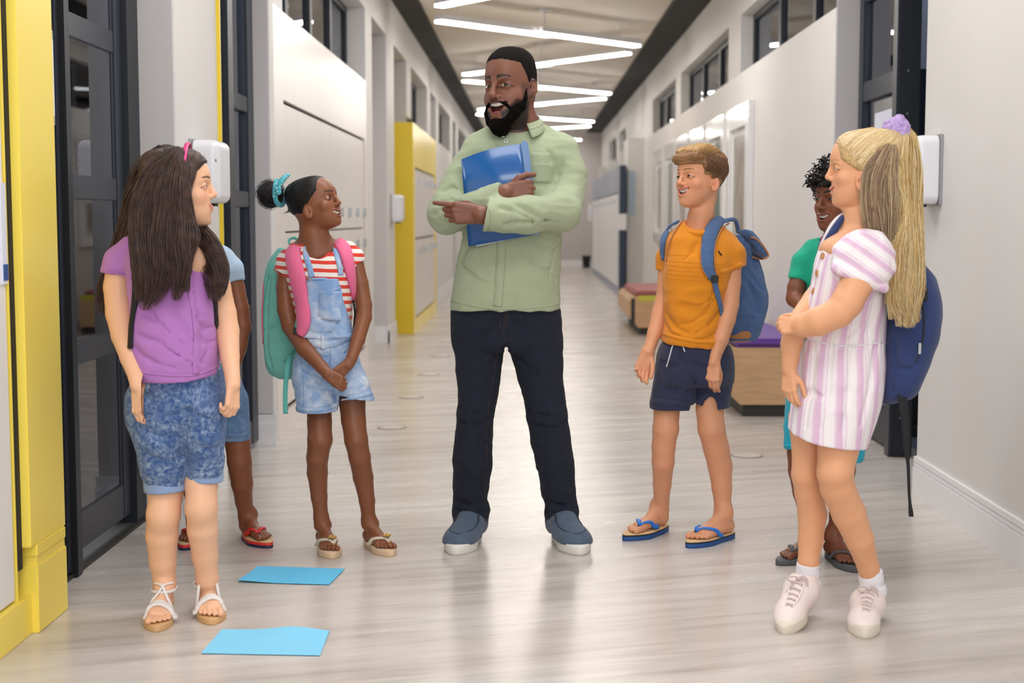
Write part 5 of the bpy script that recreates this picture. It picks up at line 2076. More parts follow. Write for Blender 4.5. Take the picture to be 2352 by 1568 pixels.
    J.box(p(480, 1090, .0)+V(.035, 0, -.1), (.075, .2, .1), .001, None, .004, 's')
    for u, v, r in ((381, 1125, 43), (469, 1100, 37.5)):
        J.cone(p(u, v+30, .004), p(u, v-12, .004), (r)*P.s, (r)*P.s, .002, 's')
    def crj(pts, r=.003, k=.018):
        J.chain([P.snap(J, u, v)[0] for u, v in pts], [r]*len(pts), k, 's')
    for c in ([(432, 940), (400, 955), (360, 960)], [(432, 945), (428, 990), (430, 1060)], [(436, 940), (470, 960), (505, 965)], [(320, 980), (360, 1000), (400, 1005)], [(330, 1040), (370, 1055), (415, 1050)],
              [(445, 1020), (475, 1030), (505, 1025)], [(315, 900), (350, 915), (390, 912)]):
        crj(c)
    J.disp(folds(.0035, 16, seed=12))
    sh = P.put('shorts', J, .0045, MP['acid'])
    for (u, v, r, nm) in ((381, 1113, 51, 'cuff'), (470, 1091, 42.5, 'cuff')):
        K = Sdf()
        d_ = V(-.06, 0, 1) if u < 400 else V(.04, 0, 1)
        K.cone(p(u, v, .005)-d_*.040, p(u, v, .005)+d_*.040, r*P.s, r*P.s*.99, 0)
        K.plane(p(u, v, .005)-d_*.0165, -d_, k=.004)
        K.plane(p(u, v, .005)+d_*.0165, d_, k=.004)
        K.cone(p(u, v+30, .005), p(u, v-6, .005), (r-7)*P.s, (r-7)*P.s, .002, 's')
        K.disp(folds(.002, 25, seed=2))
        P.put(nm, K, .0035, MP['paleden'], parent=sh)
    P.line('stitch', J, [(315, 884), (345, 892), (370, 880), (376, 868)], .0012, MP['paleden'], parent=sh)
    P.line('stitch', J, [(464, 872), (462, 890), (446, 905), (444, 928)], .0013, MP['paleden'], parent=sh)
    P.line('stitch', J, [(470, 884), (460, 898), (455, 922), (440, 938)], .0012, MP['paleden'], parent=sh)
    P.line('seam', J, [(433, 945), (431, 1000), (430, 1060), (430, 1095)], .0016, MP['acid'], parent=sh)
    # ---- sandals
    for (hh, tt, b, ank) in an:
        sl = sole_mesh(hh, tt, b, 0, .018, .44, 1.03).build('sandal_sole', MP['tansole'], P.root, True)
        td, sd = foot_frame(hh, tt)
        sd = sd*b
        L = .215
        q = lambda a, bb, c: hh+td*a*L+sd*bb*L+V(0, 0, .018+c*L)
        def over(a, bb, off=.003):
            zs = np.linspace((.40 if a < .5 else .22)*L, 0, 70)
            pp = np.array([q(a, bb, 0)+V(0, 0, z) for z in zs])
            d = S.ev(pp[:, None, :])[:, 0]
            i = np.nonzero(d < off)[0]
            return q(a, bb, 0)+V(0, 0, zs[i[0]] if len(i) else .002)
        def band(ctrl, wd, name, th=.003, n=16):
            pts = [over(a, bb) for a, bb in [tuple(c[:2]) for c in spline([V(a, bb, 0) for a, bb in ctrl], n)]]
            pts = np.array(pts); pts[1:-1] = (pts[:-2]+pts[1:-1]*2+pts[2:])/4
            nd = []
            for i in range(n):
                t_ = norm(pts[min(i+1, n-1)]-pts[max(i-1, 0)])
                nn = norm(np.cross(t_, np.cross(V(0, 0, 1)*.8+td*.3, t_)))
                nd.append(nn if nn[2] > 0 or True else -nn)
            wds = [norm(np.cross(norm(pts[min(i+1, n-1)]-pts[max(i-1, 0)]), nd[i])) for i in range(n)]
            MB().ribbon(list(pts), wds, wd, th, nd).build(name, MP['whiteleather'], sl, True)
        # plaited toe band
        for k in range(3):
            pts = []
            for i in range(33):
                bb = -.215+.43*i/32
                a = .66-.05*math.cos(bb*7)+.030*math.sin(i*.95+k*2.094)
                q_ = over(a, bb, .004)
                q_ = q_+V(0, 0, .002*math.cos(i*.95+k*2.094))
                pts.append(q_)
            pts = np.array(pts)
            for _ in range(2): pts[1:-1] = (pts[:-2]+pts[1:-1]*2+pts[2:])/4
            MB().tube(list(pts), .0075, 8, flat=(V(0, 0, 1), .6)).build('plait', MP['whiteleather'], sl, True)
        band([(.60, -.22), (.56, -.1), (.54, 0), (.56, .1), (.60, .22)], .010, 'toe_strap')
        band([(.52, -.20), (.45, -.08), (.36, .03), (.27, .13)], .010, 'cross_strap')
        band([(.52, .20), (.45, .08), (.36, -.03), (.27, -.13)], .010, 'cross_strap')
        ring = [ank+V(math.cos(a)*.036, math.sin(a)*.042, -.002+.0*math.cos(a)) - td*.004 for a in np.linspace(0, 2*math.pi, 25)]
        MB().ribbon(ring, [V(0, 0, 1)]*25, .010, .003, [norm(V(math.cos(a), math.sin(a), 0)) for a in np.linspace(0, 2*math.pi, 25)]).build('ankle_strap', MP['whiteleather'], sl, True)
    # ---- hair
    hs = Sdf()
    hs.loft(H.o, H.R, [tuple(q*H.h for q in r) for r in H.T], n=2.25, ext=.011)
    def clip(Pt):
        q = H.loc(Pt)
        y, z = q[..., 1], q[..., 2]
        lim = .30-.9*(z-.30)*(z > .1)*0
        edge = np.where(z > .22, .335-.5*(z-.40)*(z < .40), .335-.5*(-.0)-(.22-z)*.95+.09)
        edge = np.where(z > .34, .38, np.where(z > .05, .38-(.34-z)*.75, .16-(.05-z)*.12))
        return (y-edge)*H.h*.8
    hs._add(clip, V(-1e3, -1e3, -1e3), V(1e3, 1e3, 1e3), 'i', .008)
    guides = [
        # near side curtain down to the left, three locks
        ([(400, 352, -.06), (354, 400, -.09), (330, 480, -.11), (334, 570, -.125), (342, 640, -.145), (330, 712, -.15)], [12, 22, 28, 30, 26, 8]),
        ([(402, 352, -.06), (352, 410, -.07), (326, 490, -.07), (318, 560, -.07), (322, 630, -.12), (322, 690, -.15)], [12, 20, 22, 16, 14, 6]),
        ([(412, 352, -.06), (390, 400, -.11), (378, 480, -.13), (372, 560, -.145), (372, 630, -.15), (345, 700, -.155)], [12, 22, 27, 28, 24, 7]),
        ([(418, 360, -.06), (412, 420, -.11), (412, 500, -.12), (412, 560, -.14), (416, 620, -.15), (402, 690, -.155)], [10, 18, 22, 24, 18, 6]),
        ([(420, 380, -.06), (424, 440, -.10), (430, 500, -.10), (440, 545, -.12), (425, 600, -.14), (428, 672, -.15)], [8, 12, 15, 16, 12, 5]),
        # behind to the right shoulder
        ([(405, 360, .04), (410, 440, .09), (430, 520, .08), (470, 575, .03), (497, 640, -.05), (492, 690, -.08)], [20, 34, 34, 30, 24, 9]),
        ([(400, 360, .04), (400, 440, .09), (440, 520, .04), (478, 560, -.02), (505, 620, -.06), (505, 680, -.07)], [20, 30, 26, 22, 18, 7]),
        ([(380, 350, .02), (340, 400, .05), (320, 500, .07), (290, 600, .09), (255, 680, .09), (240, 725, .09)], [20, 34, 40, 38, 30, 12]),
        ([(380, 360, .02), (320, 450, .03), (295, 540, .10), (262, 630, .11), (235, 690, .10)], [20, 26, 26, 20, 7]),
    ]
    rnd = np.random.RandomState(3)
    allP = []
    for g, r in guides:
        pts = [p(*q) for q in g]
        rr = [x*P.s for x in r]
        sp = spline(pts, 14)
        ri = np.interp(np.linspace(0, 1, 14), np.linspace(0, 1, len(rr)), rr)
        hs.chain(sp, list(ri*.86*(1-.75*np.linspace(0, 1, 14)**4)), .022)
        allP.append(lock_strands(pts, rr, 230, 20, rnd, wav=.003, hollow=.82, loose=.12, endspread=1.25))
    def grooves(Pt):
        n = vnoise(Pt*V(150, 150, 5)+3)
        return .0022*n*(1)
    hs.disp(grooves)
    hair = P.put('hair', hs, .0042, MP['darkhair'])
    # crown strands from the parting
    cap = Sdf()
    cap.loft(H.o, H.R, [tuple(q*H.h for q in r) for r in H.T], n=2.25, ext=.0125)
    N_ = 900
    sg = np.where(rnd.rand(N_) < .75, 1, -1)
    ys = rnd.uniform(-.38, .30, N_)
    A0 = np.stack([sg*rnd.rand(N_)*.08, ys, np.full(N_, .45)], 1)
    E0 = np.stack([sg*.36, ys*.75-.10, rnd.uniform(-.35, .0, N_)], 1)
    via = np.stack([sg*.30, ys*.95-.02, np.full(N_, .38)], 1)
    CS = skull_strands(H, radial(cap, H), A0, E0, 16, .0004, rnd, .01, via)
    v2, f2 = strands(CS, np.full(16, .0010))
    mkobj('strands', v2, f2, MP['darkhair2'], hair, True, kind='stuff')
    rad = np.interp(np.linspace(0, 1, 20), [0, .6, 1], [.0010, .0010, .0003])
    v1, f1 = strands(np.concatenate(allP), rad)
    o = mkobj('strands', v1, f1, MP['darkhair2'], hair, True, kind='stuff')
    # hairband
    pts, nd = [], []
    for a in np.linspace(-1.75, 1.0, 31):
        x, z = math.sin(a)*.385, math.cos(a)*.50
        pts.append(H.L(x*(1.06+.14*max(a, 0)), .14-.02*abs(a), z*1.04+.025))
        nd.append(norm(H.R @ V(x, 0, z)))
    wdir = norm(H.R @ V(0, 1, .15))
    MB().ribbon(pts, [wdir]*31, [.016*(1-.25*abs(a)/1.75) for a in np.linspace(-1.75, 1.0, 31)], .004, nd).build('hairband', MP['pinkband'], hair, True)
    # ---- black rucksack with shoulder straps
    t = thing('backpack', 'black backpack almost hidden behind the long haired girl, black shoulder straps showing', 'backpack', p(400, 740, .2))
    Bk = Sdf()
    Bk.box(p(395, 720, .19), (.115, .065, .19), .05, None, .01)
    Bk.disp(folds(.004, 10, seed=3))
    v, f = Bk.mesh(.006)
    mkobj('bag_body', v, f, MP['black_strap'], t, True)
    def st(px, wd, n=24):
        TS = T
        o = P.strap('shoulder_strap', T, px, wd, .005, MP['black_strap'], n=n, parent=t, off=.002)
    st([(308, 572), (312, 620), (312, 680), (303, 740), (300, 800)], 22)
    st([(452, 566), (463, 590), (480, 625), (492, 680), (497, 740)], 20)
    MB().tube([p(497, 740, -.03), p(490, 800, .1), p(470, 830, .16)], .007, 6).build('lower_strap', MP['black_strap'], t, True)
    MB().tube([p(302, 790, -.02), p(308, 820, .1), p(330, 840, .16)], .007, 6).build('lower_strap', MP['black_strap'], t, True)
    return P


MP['darkpurple'] = mat('purple_button', '#93559f', .4)
girl1()
print('girl1', time.time()-T0)
# ------------------------------------------------------------------ girl in overalls with the hair bun
MP['pinkstrap'] = clothmat('pink_padded_strap', '#ee6f9c', .8, bump=.4, bscale=800)
MP['teal'] = clothmat('mint_backpack_fabric', '#7fd0c4', .8, bump=.5, bscale=700, var=.04)
MP['tealdark'] = clothmat('mint_webbing', '#63bdb4', .8, bump=.5, bscale=700)
MP['blackhair'] = mat('black_hair', '#100c0d', .5, spec=.35, bump=.8, bscale=120, var=.2, vscale=60)
MP['blackstrand'] = mat('black_hair_strands', '#171213', .5, spec=.35, var=.3, vscale=60)
MP['redcotton'] = clothmat('red_rib_cotton', '#df3a2b', .85)
MP['steelbtn'] = mat('steel_button', '#b9bcc0', .3, metal=.9)
MP['tansole2'] = mat('beige_foam_sole', '#dcbf9f', .7)
MP['strapcream'] = mat('cream_woven_strap', '#d9d2c0', .7, var=.25, vscale=120)
MP['bead'] = mat('gold_beads', '#c79a55', .4, metal=.4)


def stripe_mat(name, c1, c2, axis, freq, duty=.5, phase=0, warp=.0, rough=.85, warps=6):
    """woven stripes across an object axis"""
    m = clothmat(name, c1, rough, bump=.3, bscale=900)
    nt = m.node_tree
    b = nt.nodes['Principled BSDF']
    for l in list(nt.links):
        if l.to_socket == b.inputs['Base Color']: nt.links.remove(l)
    tc = nt.nodes.new('ShaderNodeTexCoord')
    sx = nt.nodes.new('ShaderNodeSeparateXYZ')
    src = tc.outputs['Object']
    if warp:
        nz = nt.nodes.new('ShaderNodeTexNoise'); nz.inputs['Scale'].default_value = warps
        nt.links.new(src, nz.inputs[0])
        va = nt.nodes.new('ShaderNodeVectorMath'); va.operation = 'MULTIPLY_ADD'
        va.inputs[1].default_value = (warp,)*3
        nt.links.new(nz.outputs[1], va.inputs[0]); nt.links.new(src, va.inputs[2])
        src = va.outputs[0]
    dt = nt.nodes.new('ShaderNodeVectorMath'); dt.operation = 'DOT_PRODUCT'
    dt.inputs[1].default_value = axis
    nt.links.new(src, dt.inputs[0])
    ma = nt.nodes.new('ShaderNodeMath'); ma.operation = 'MULTIPLY_ADD'
    ma.inputs[1].default_value = freq; ma.inputs[2].default_value = phase
    nt.links.new(dt.outputs['Value'], ma.inputs[0])
    fr = nt.nodes.new('ShaderNodeMath'); fr.operation = 'FRACT'
    nt.links.new(ma.outputs[0], fr.inputs[0])
    gt = nt.nodes.new('ShaderNodeMath'); gt.operation = 'GREATER_THAN'
    gt.inputs[1].default_value = duty
    nt.links.new(fr.outputs[0], gt.inputs[0])
    mx = nt.nodes.new('ShaderNodeMix'); mx.data_type = 'RGBA'
    mx.inputs[6].default_value = C(c1); mx.inputs[7].default_value = C(c2)
    nt.links.new(gt.outputs[0], mx.inputs[0])
    nt.links.new(mx.outputs[2], b.inputs['Base Color'])
    return m


MP['redstripe'] = stripe_mat('red_white_stripes', '#de3f30', '#f1ebe6', (.05, 0, 1), 36, .46, .3, .01)


def bare_feet(P, S, specs, L0, z0, legs, wshift=0):
    """specs: (heel px, toe px, big side); legs: lists of (u, v, w, r) down to the ankle"""
    out = []
    for (hp, tp, big), pts in zip(specs, legs):
        tt = P.floor(*tp)
        pts = [list(q) for q in pts]
        ax = P.p(pts[-1][0], pts[-1][1], pts[-1][2])[0]
        r_ = .80*L0
        dx = max(-.93*r_, min(.93*r_, ax-tt[0]))
        A_ = V(tt[0]+dx, tt[1]+math.sqrt(r_*r_-dx*dx), 0)
        td, sd = foot_frame(A_, tt)
        hh = tt-td*L0
        wl_ = A_[1]-P.Y
        pts[-1][2] = wl_
        pts[-2][2] = wl_*.75+pts[-2][2]*.25
        pts[-3][2] = wl_*.45+pts[-3][2]*.55
        ank = hh+td*L0*.20+V(0, 0, z0+L0*.36)
        P.limb(S, pts, .015)
        S.cone(p_ := P.p(*pts[-1][:3]), ank, pts[-1][3]*P.s, L0*.125, .02)
        S.ell(ank+sd*L0*.10-V(0, 0, .01), (L0*.05,)*3, None, .02)
        S.ell(ank-sd*L0*.10-V(0, 0, .012), (L0*.05,)*3, None, .02)
        foot(S, hh, tt, big, z0)
        out.append((hh, tt, big, ank))
    return out


def girl2():
    P = Person('person', 'smiling girl with black hair bun in light denim overalls and red striped tee', 5.05, 790, 1258)
    S, p = P.skin, P.p
    H = Head(P, 724, 468, .0, 128, 70, 16, -3, wide=.98, deep=1.08, nose=1.05, mouth=.06, mw=.14, smile=.05, upnose=.01, look=(0, .2), earz=-.17, eary=.04, earout=.3, ears=1.2)
    H.build(S)
    S.cone(H.L(0, -.14, -.22), p(722, 545, .0), .047, .043, .04)
    S.cone(p(722, 540, .0), p(728, 585, .0), .043, .055, .03)
    S.cone(p(685, 585, .01), p(780, 580, .01), .042, .042, .05)
    P.limb(S, [(657, 610, .0, 18), (655, 660, -.01, 20), (658, 710, -.02, 21), (667, 748, -.03, 20), (700, 800, -.10, 19), (738, 842, -.15, 14), (752, 858, -.165, 13)], .01)
    hand_simple(S, p(750, 856, -.165), V(.80, -.25, -.50), V(-.1, -1, .2), 1, .120, (42, 70, 40), [(.9, .2, -.4), (.95, -.1, -.35), (.9, -.3, -.3)])
    P.limb(S, [(817, 600, .0, 17), (828, 650, -.01, 18), (836, 700, -.02, 18.5), (836, 728, -.03, 18), (822, 780, -.08, 16), (808, 822, -.12, 12.5), (800, 838, -.13, 12)], .01)
    hand_simple(S, p(802, 832, -.13), V(-.60, -.25, -.60), V(.2, -1, -.2), -1, .118, (25, 45, 30), [(.9, .2, -.4), (.95, -.1, -.35), (.9, -.3, -.3)])
    ft = bare_feet(P, S, [(0, (762, 1282), 1), (0, (897, 1277), 1)], .20, .022,
                   [[(733, 925, .02, 30), (734, 970, .0, 28), (735, 1010, -.015, 28.5), (729, 1050, .0, 25), (729, 1085, .01, 24), (733, 1140, .02, 19), (738, 1190, .02, 16)],
                    [(808, 910, .02, 32), (812, 965, .0, 28), (818, 1010, -.015, 27), (826, 1050, .0, 25), (834, 1095, .01, 23.5), (843, 1150, .02, 18.5), (847, 1195, .02, 15.5)]])
    base = C3('#875338')
    cols = lambda v: H.skin_col(v, base, C3('#8d4a44'), brow=(C3('#1b1210'), .015, .10), cheek=C3('#9a5c42'))
    P.put('body', S, .004, MP['skin_brown'], cols, regions=person_regions(P, H, [
        (*P.reg(600, 960, 900, 560), .0029), (V(-3, 3, -1), V(3, 7, p(400, 905)[2]), .0033)], .0022))
    H.extras(P.root, slit=.75)
    # ---- tee
    T = Sdf()
    P.loft(T, [(562, 672, 792, .0, .05, .06), (580, 655, 808, .0, .075, .08), (605, 648, 818, .0, .092, .085), (650, 662, 815, .0, .098, .085), (720, 680, 808, .0, .097, .085), (780, 690, 808, .0, .10, .09)], n=2.4)
    for pts, en in (([(672, 578, .0, 18), (657, 600, .0, 22), (651, 625, .0, 23)], V(-.35, 0, -1)), ([(800, 570, .0, 17), (815, 590, .0, 20), (821, 606, .0, 20)], V(.45, 0, -1))):
        A = Sdf()
        P.limb(A, pts, .02)
        A.plane(p(*pts[-1][:3]), en, k=.004)
        T.sub(A, .02)
    T.ell(p(732, 568, -.055), (.052, .055, .047), None, .006, 's')
    T.disp(folds(.0025, 18, seed=4))
    tee = P.put('tee', T, .004, MP['redstripe'])
    P.strap('neckband', T, [(690, 548), (694, 575), (712, 596), (735, 602), (758, 592), (768, 562)], 9, .002, MP['redcotton'], n=30, parent=tee, rng=None) if False else None
    pts = []
    for a in np.linspace(-math.pi, math.pi, 37):
        x = math.sin(a)*.057
        y = -math.cos(a)*.066-.012*(math.cos(a)+1)/2
        z = .040-.082*(math.cos(a)+1)/2+.010*math.sin(a)
        pts.append(p(730, 574, .0)+V(x, y, z))
    MB().tube(pts, .0085, 8, cap=False, flat=(V(0, 1, 0), .7)).build('neckband', MP['redcotton'], tee, True)
    P.strap('sleeve_hem', T, [(630, 618), (645, 632), (668, 638)], 4, .0014, MP['redcotton'], n=12, parent=tee)
    # ---- overalls
    J = Sdf()
    P.loft(J, [(755, 694, 812, .0, .102, .09), (790, 688, 816, .0, .108, .10), (830, 678, 826, .0, .112, .115), (870, 674, 834, .0, .11, .12), (895, 676, 840, .0, .09, .1)], n=2.4)
    J.plane(p(755, 890, 0), V(0, 0, -1), k=.02)
    P.limb(J, [(712, 850, -.03, 38), (722, 900, -.03, 43), (730, 942, -.025, 48)], .012)
    P.limb(J, [(795, 850, -.03, 36), (808, 890, -.03, 41), (816, 922, -.025, 44)], .012)
    J.box(p(720, 941, .0)+V(0, 0, -.1), (.12, .2, .1), .001, None, .003, 's')
    R_ = frame_of(V(0, 1, 0), V(.18, 0, 1))
    J.box(p(842, 912, .0)-R_[:, 2]*.1, (.093, .2, .1), .001, R_, .003, 's')
    for u, v, r in ((730, 955, 40), (816, 935, 34)):
        J.cone(p(u, v+40, .0), p(u, v-15, -.02), r*P.s, r*P.s*.9, .002, 's')
    # bib
    Bb = Sdf()
    P.loft(Bb, [(638, 704, 790, -.0, .106, .03), (700, 694, 800, .0, .107, .03), (770, 690, 812, .0, .110, .09)], n=4)
    Bb.box(p(748, 700, -.11), (.14, .105, .2), .002, None, .003, 'i')
    Bb.plane(p(748, 633, -.1), V(-.02, 0, 1), k=.003)
    J.sub(Bb, .008)
    def crj(pts, r=.0028, k=.016, op='s'):
        J.chain([P.snap(J, u, v)[0] for u, v in pts], [r]*len(pts), k, op)
    for c in ([(775, 890), (768, 910), (765, 930)], [(690, 850), (720, 870), (740, 890)], [(770, 880), (745, 868), (720, 860)], [(782, 880), (810, 870), (830, 865)], [(700, 760), (740, 768), (790, 757)],
              [(705, 812), (745, 822), (800, 808)], [(800, 830), (790, 850), (785, 870)], [(740, 735), (770, 742), (800, 735)]):
        crj(c)
    J.disp(folds(.0032, 16, seed=21))
    ov = P.put('overalls', J, .004, MP['bleach'])
    dn = MP['bleach']
    P.strap('bib_pocket', J, [(760, 668), (757, 735)], 52, .0016, dn, n=14, parent=ov, label='chest pocket of pale bleached denim')
    P.strap('pocket_hem', J, [(735, 672), (760, 668), (786, 660)], 5, .0028, dn, n=12, parent=ov)
    P.strap('bib_hem', J, [(706, 641), (745, 640), (787, 636)], 6, .0018, dn, n=16, parent=ov)
    P.strap('waistband', J, [(690, 775), (720, 788), (760, 790), (808, 772)], 18, .0022, dn, n=24, parent=ov)
    P.strap('belt_loop', J, [(741, 772), (742, 802)], 10, .0048, dn, n=8, parent=ov)
    P.strap('hem', J, [(681, 938), (715, 941), (750, 938), (778, 925)], 11, .0022, MP['bleach'], n=24, parent=ov)
    P.strap('hem', J, [(786, 917), (800, 915), (830, 908), (852, 902)], 11, .0022, MP['bleach'], n=20, parent=ov)
    P.strap('fly_flap', J, [(760, 800), (757, 850)], 3, .002, dn, n=10, parent=ov)
    for c in ([(690, 820), (696, 870), (697, 930)], [(684, 822), (700, 835), (712, 838)], [(737, 680), (738, 722), (757, 738), (778, 720), (784, 668)]):
        P.line('stitch', J, c, .0008, MP['midden'], parent=ov, n=28)
    P.button(J, 704, 786, 6, MP['steelbtn'], parent=ov, th=.006)
    P.button(J, 712, 640, 7, MP['steelbtn'], parent=ov, th=.007)
    P.button(J, 782, 634, 6, MP['steelbtn'], parent=ov, th=.006)
    P.strap('shoulder_strap', T, [(700, 566), (702, 585), (712, 618), (716, 636)], 14, .003, dn, n=14, parent=ov, off=.001)
    P.strap('shoulder_strap', T, [(768, 556), (772, 580), (780, 610), (783, 632)], 13, .003, dn, n=14, parent=ov, off=.001)
    # ---- flip-flops
    for hh, tt, b, an in ft:
        flipflop(P, S, hh-norm(tt-hh)*.006, tt+norm(tt-hh)*.008, b, [(0, .022, MP['tansole2'], 'sandal_sole')], MP['strapcream'], wid=.46, sr=.042, knot=MP['bead'], postm=MP['bead'])
    # ---- hair: scraped back into a bun
    hs = Sdf()
    hs.loft(H.o, H.R, [tuple(q*H.h for q in r) for r in H.T], n=2.25, ext=.006)
    def clip(Pt):
        q = H.loc(Pt)
        y, z = q[..., 1], q[..., 2]
        edge = np.where(z > .16, .27-(.42-z)*.10, .235-(.16-z)*1.10)
        edge = np.where(z < -.02, np.minimum(edge, -.03-(-.02-z)*.5), edge)
        return np.maximum((y-edge)*H.h*.8, (-.30-z)*H.h)
    hs._add(clip, V(-1e3, -1e3, -1e3), V(1e3, 1e3, 1e3), 'i', .012)
    hs.disp(lambda Pt: .0009*vnoise(H.loc(Pt)*V(70, 6, 70)))
    bc = p(622, 446, .03)
    hs.ell(bc, (.047, .047, .047), None, .01)
    hs.disp(lambda Pt: .003*vnoise((Pt-bc)*45), bc-.07, bc+.07)
    hair = P.put('hair', hs, .0028, MP['blackhair'])
    rnd = np.random.RandomState(5)
    pl = []
    for i in range(420):
        th = rnd.uniform(-1.5, 1.5)
        m = 12
        f = np.linspace(0, 1, m)
        row = []
        for t in f:
            y = .27-.02*abs(th)-max(0, abs(th)-.85)*.42-t*.64
            rad = math.sqrt(max(1-((y+.03)/.49)**2, .01))
            row.append(H.L(math.sin(th)*.365*rad, y, .03*t+math.cos(th)*.485*rad-.02*t))
        pl.append(row)
    for i in range(260):        # fuzz round the bun
        d = norm(rnd.randn(3)); e = norm(rnd.randn(3))
        pl.append([bc+norm(d+e*.12*j)*(.046+.0011*j) for j in range(12)])
    v, f = strands(np.array(pl), np.linspace(.0006, .0003, 12))
    mkobj('strands', v, f, MP['blackstrand'], hair, True, kind='stuff')
    # hair tie: polka dotted scarf with a knot
    tie = []
    c0 = p(642, 436, .02)
    ax = norm(p(660, 440, .02)-bc)
    u_ = norm(np.cross(ax, V(0, 1, 0))); w_ = np.cross(ax, u_)
    c0 = bc+ax*.030
    for a in np.linspace(0, 2*math.pi, 30):
        tie.append(c0+u_*math.cos(a)*.042+w_*math.sin(a)*.042+ax*.004*math.sin(2*a))
    tb = MB().tube(tie, .0105, 8, cap=False, flat=(ax, .9)).build('hair_tie', MP['dots'], hair, True)
    MB().tube(spline([c0+u_*.042, p(650, 418, -.03), p(664, 400, -.02)], 8), [.008, .010, .009, .009, .010, .009, .008, .005], 8).build('tie_end', MP['dots'], tb, True) if False else None
    k = MB()
    kc = p(638, 434, -.035)
    k.ell(kc, (.013, .010, .012)).ell(kc+V(.004, -.004, -.012), (.010, .008, .009))
    k.tube(spline([kc+V(0, 0, .006), p(644, 420, -.03), p(652, 409, -.02), p(664, 400, -.005)], 10), [.008, .009, .010, .011, .011, .011, .010, .009, .008, .006], 8)
    k.build('knot', MP['dots'], hair, True)
    # ---- mint backpack with pink straps
    t = thing('backpack', 'mint green backpack with pink shoulder straps worn by the girl in overalls', 'backpack', p(645, 720, .15))
    Bk = Sdf()
    P.loft(Bk, [(570, 640, 700, .12, .05, .06), (600, 618, 740, .13, .07, .10), (680, 606, 770, .14, .075, .12), (760, 605, 780, .15, .08, .13), (830, 612, 780, .15, .075, .12), (858, 622, 770, .15, .06, .10), (868, 640, 750, .15, .03, .06)], n=3)
    for c in ([(618, 640), (612, 720), (614, 800), (625, 850)], [(640, 600), (638, 660)], [(612, 760), (640, 745), (652, 740)]):
        Bk.chain([P.snap(Bk, u, v)[0] for u, v in c], [.004]*len(c), .02, 's')
    Bk.disp(folds(.004, 13, seed=31))
    v, f = Bk.mesh(.0045)
    bag = mkobj('bag_body', v, f, MP['teal'], t, True)
    P.line('zip', Bk, [(622, 610), (609, 680), (607, 760), (612, 830), (632, 858)], .003, MP['tealdark'], parent=bag, n=30)
    P.strap('side_panel_edge', Bk, [(606, 650), (603, 720), (605, 790)], 4, .002, MP['pinkstrap'], parent=bag, n=16)
    MB().tube(spline([p(668, 568, .07), p(664, 552, .09), p(676, 546, .10), p(690, 556, .08)], 12), .005, 8).build('grab_loop', MP['tealdark'], t, True)
    F = Sdf(); F.sub(T, 0); F.sub(J, 0)
    P.strap('shoulder_strap', F, [(680, 568), (672, 585), (684, 640), (695, 700), (698, 740), (690, 768)], [34, 40, 42, 40, 36, 26], .010, MP['pinkstrap'], n=34, parent=t, off=.002, crown=.003)
    P.strap('shoulder_strap', F, [(778, 556), (790, 572), (800, 605), (808, 650), (812, 690)], [30, 36, 34, 26, 14], .010, MP['pinkstrap'], n=28, parent=t, off=.002, crown=.003)
    MB().tube([p(812, 690, -.06), p(816, 720, -.03), p(812, 760, .06)], .004, 6).build('lower_strap', MP['black_strap'], t, True)
    P.strap('webbing_tab', F, [(690, 733), (686, 752)], 14, .014, MP['tealdark'], n=6, parent=t)
    q0 = P.snap(F, 684, 760, .006)[0]
    MB().box(q0[0]-.016, q0[0]+.016, q0[1]-.010, q0[1]+.002, q0[2]-.012, q0[2]+.012, .003).build('buckle', mat('black_plastic', '#15171a', .4), t)
    Wb = [q0, p(684, 790, -.02), p(672, 812, .04), p(652, 830, .08)]
    MB().ribbon(spline(Wb, 12), [V(.6, .3, .3)]*12, .022, .002, [V(.2, -1, .1)]*12).build('lower_strap', MP['tealdark'], t, True)
    tail = [p(666, 812, .01), p(660, 845, -.03), p(656, 885, -.03), p(655, 920, -.03), p(656, 950, -.03)]
    MB().ribbon(spline(tail, 20), [V(1, .2, 0)]*20, .017, .0015, [V(.1, -1, 0)]*20).build('strap_tail', MP['tealdark'], t, True)
    return P


def dots_mat():
    m = clothmat('turquoise_dotted_cotton', '#4fb9c6', .8)
    nt = m.node_tree
    b = nt.nodes['Principled BSDF']
    for l in list(nt.links):
        if l.to_socket == b.inputs['Base Color']: nt.links.remove(l)
    tc = nt.nodes.new('ShaderNodeTexCoord')
    vo = nt.nodes.new('ShaderNodeTexVoronoi'); vo.inputs['Scale'].default_value = 130
    nt.links.new(tc.outputs['Object'], vo.inputs['Vector'])
    cr = nt.nodes.new('ShaderNodeValToRGB')
    cr.color_ramp.elements[0].color = C('#bfe9ee'); cr.color_ramp.elements[0].position = .28
    cr.color_ramp.elements[1].color = C('#3fa9ba'); cr.color_ramp.elements[1].position = .36
    nt.links.new(vo.outputs['Distance'], cr.inputs[0])
    nt.links.new(cr.outputs[0], b.inputs['Base Color'])
    return m


MP['dots'] = dots_mat()
girl2()
print('girl2', time.time()-T0)
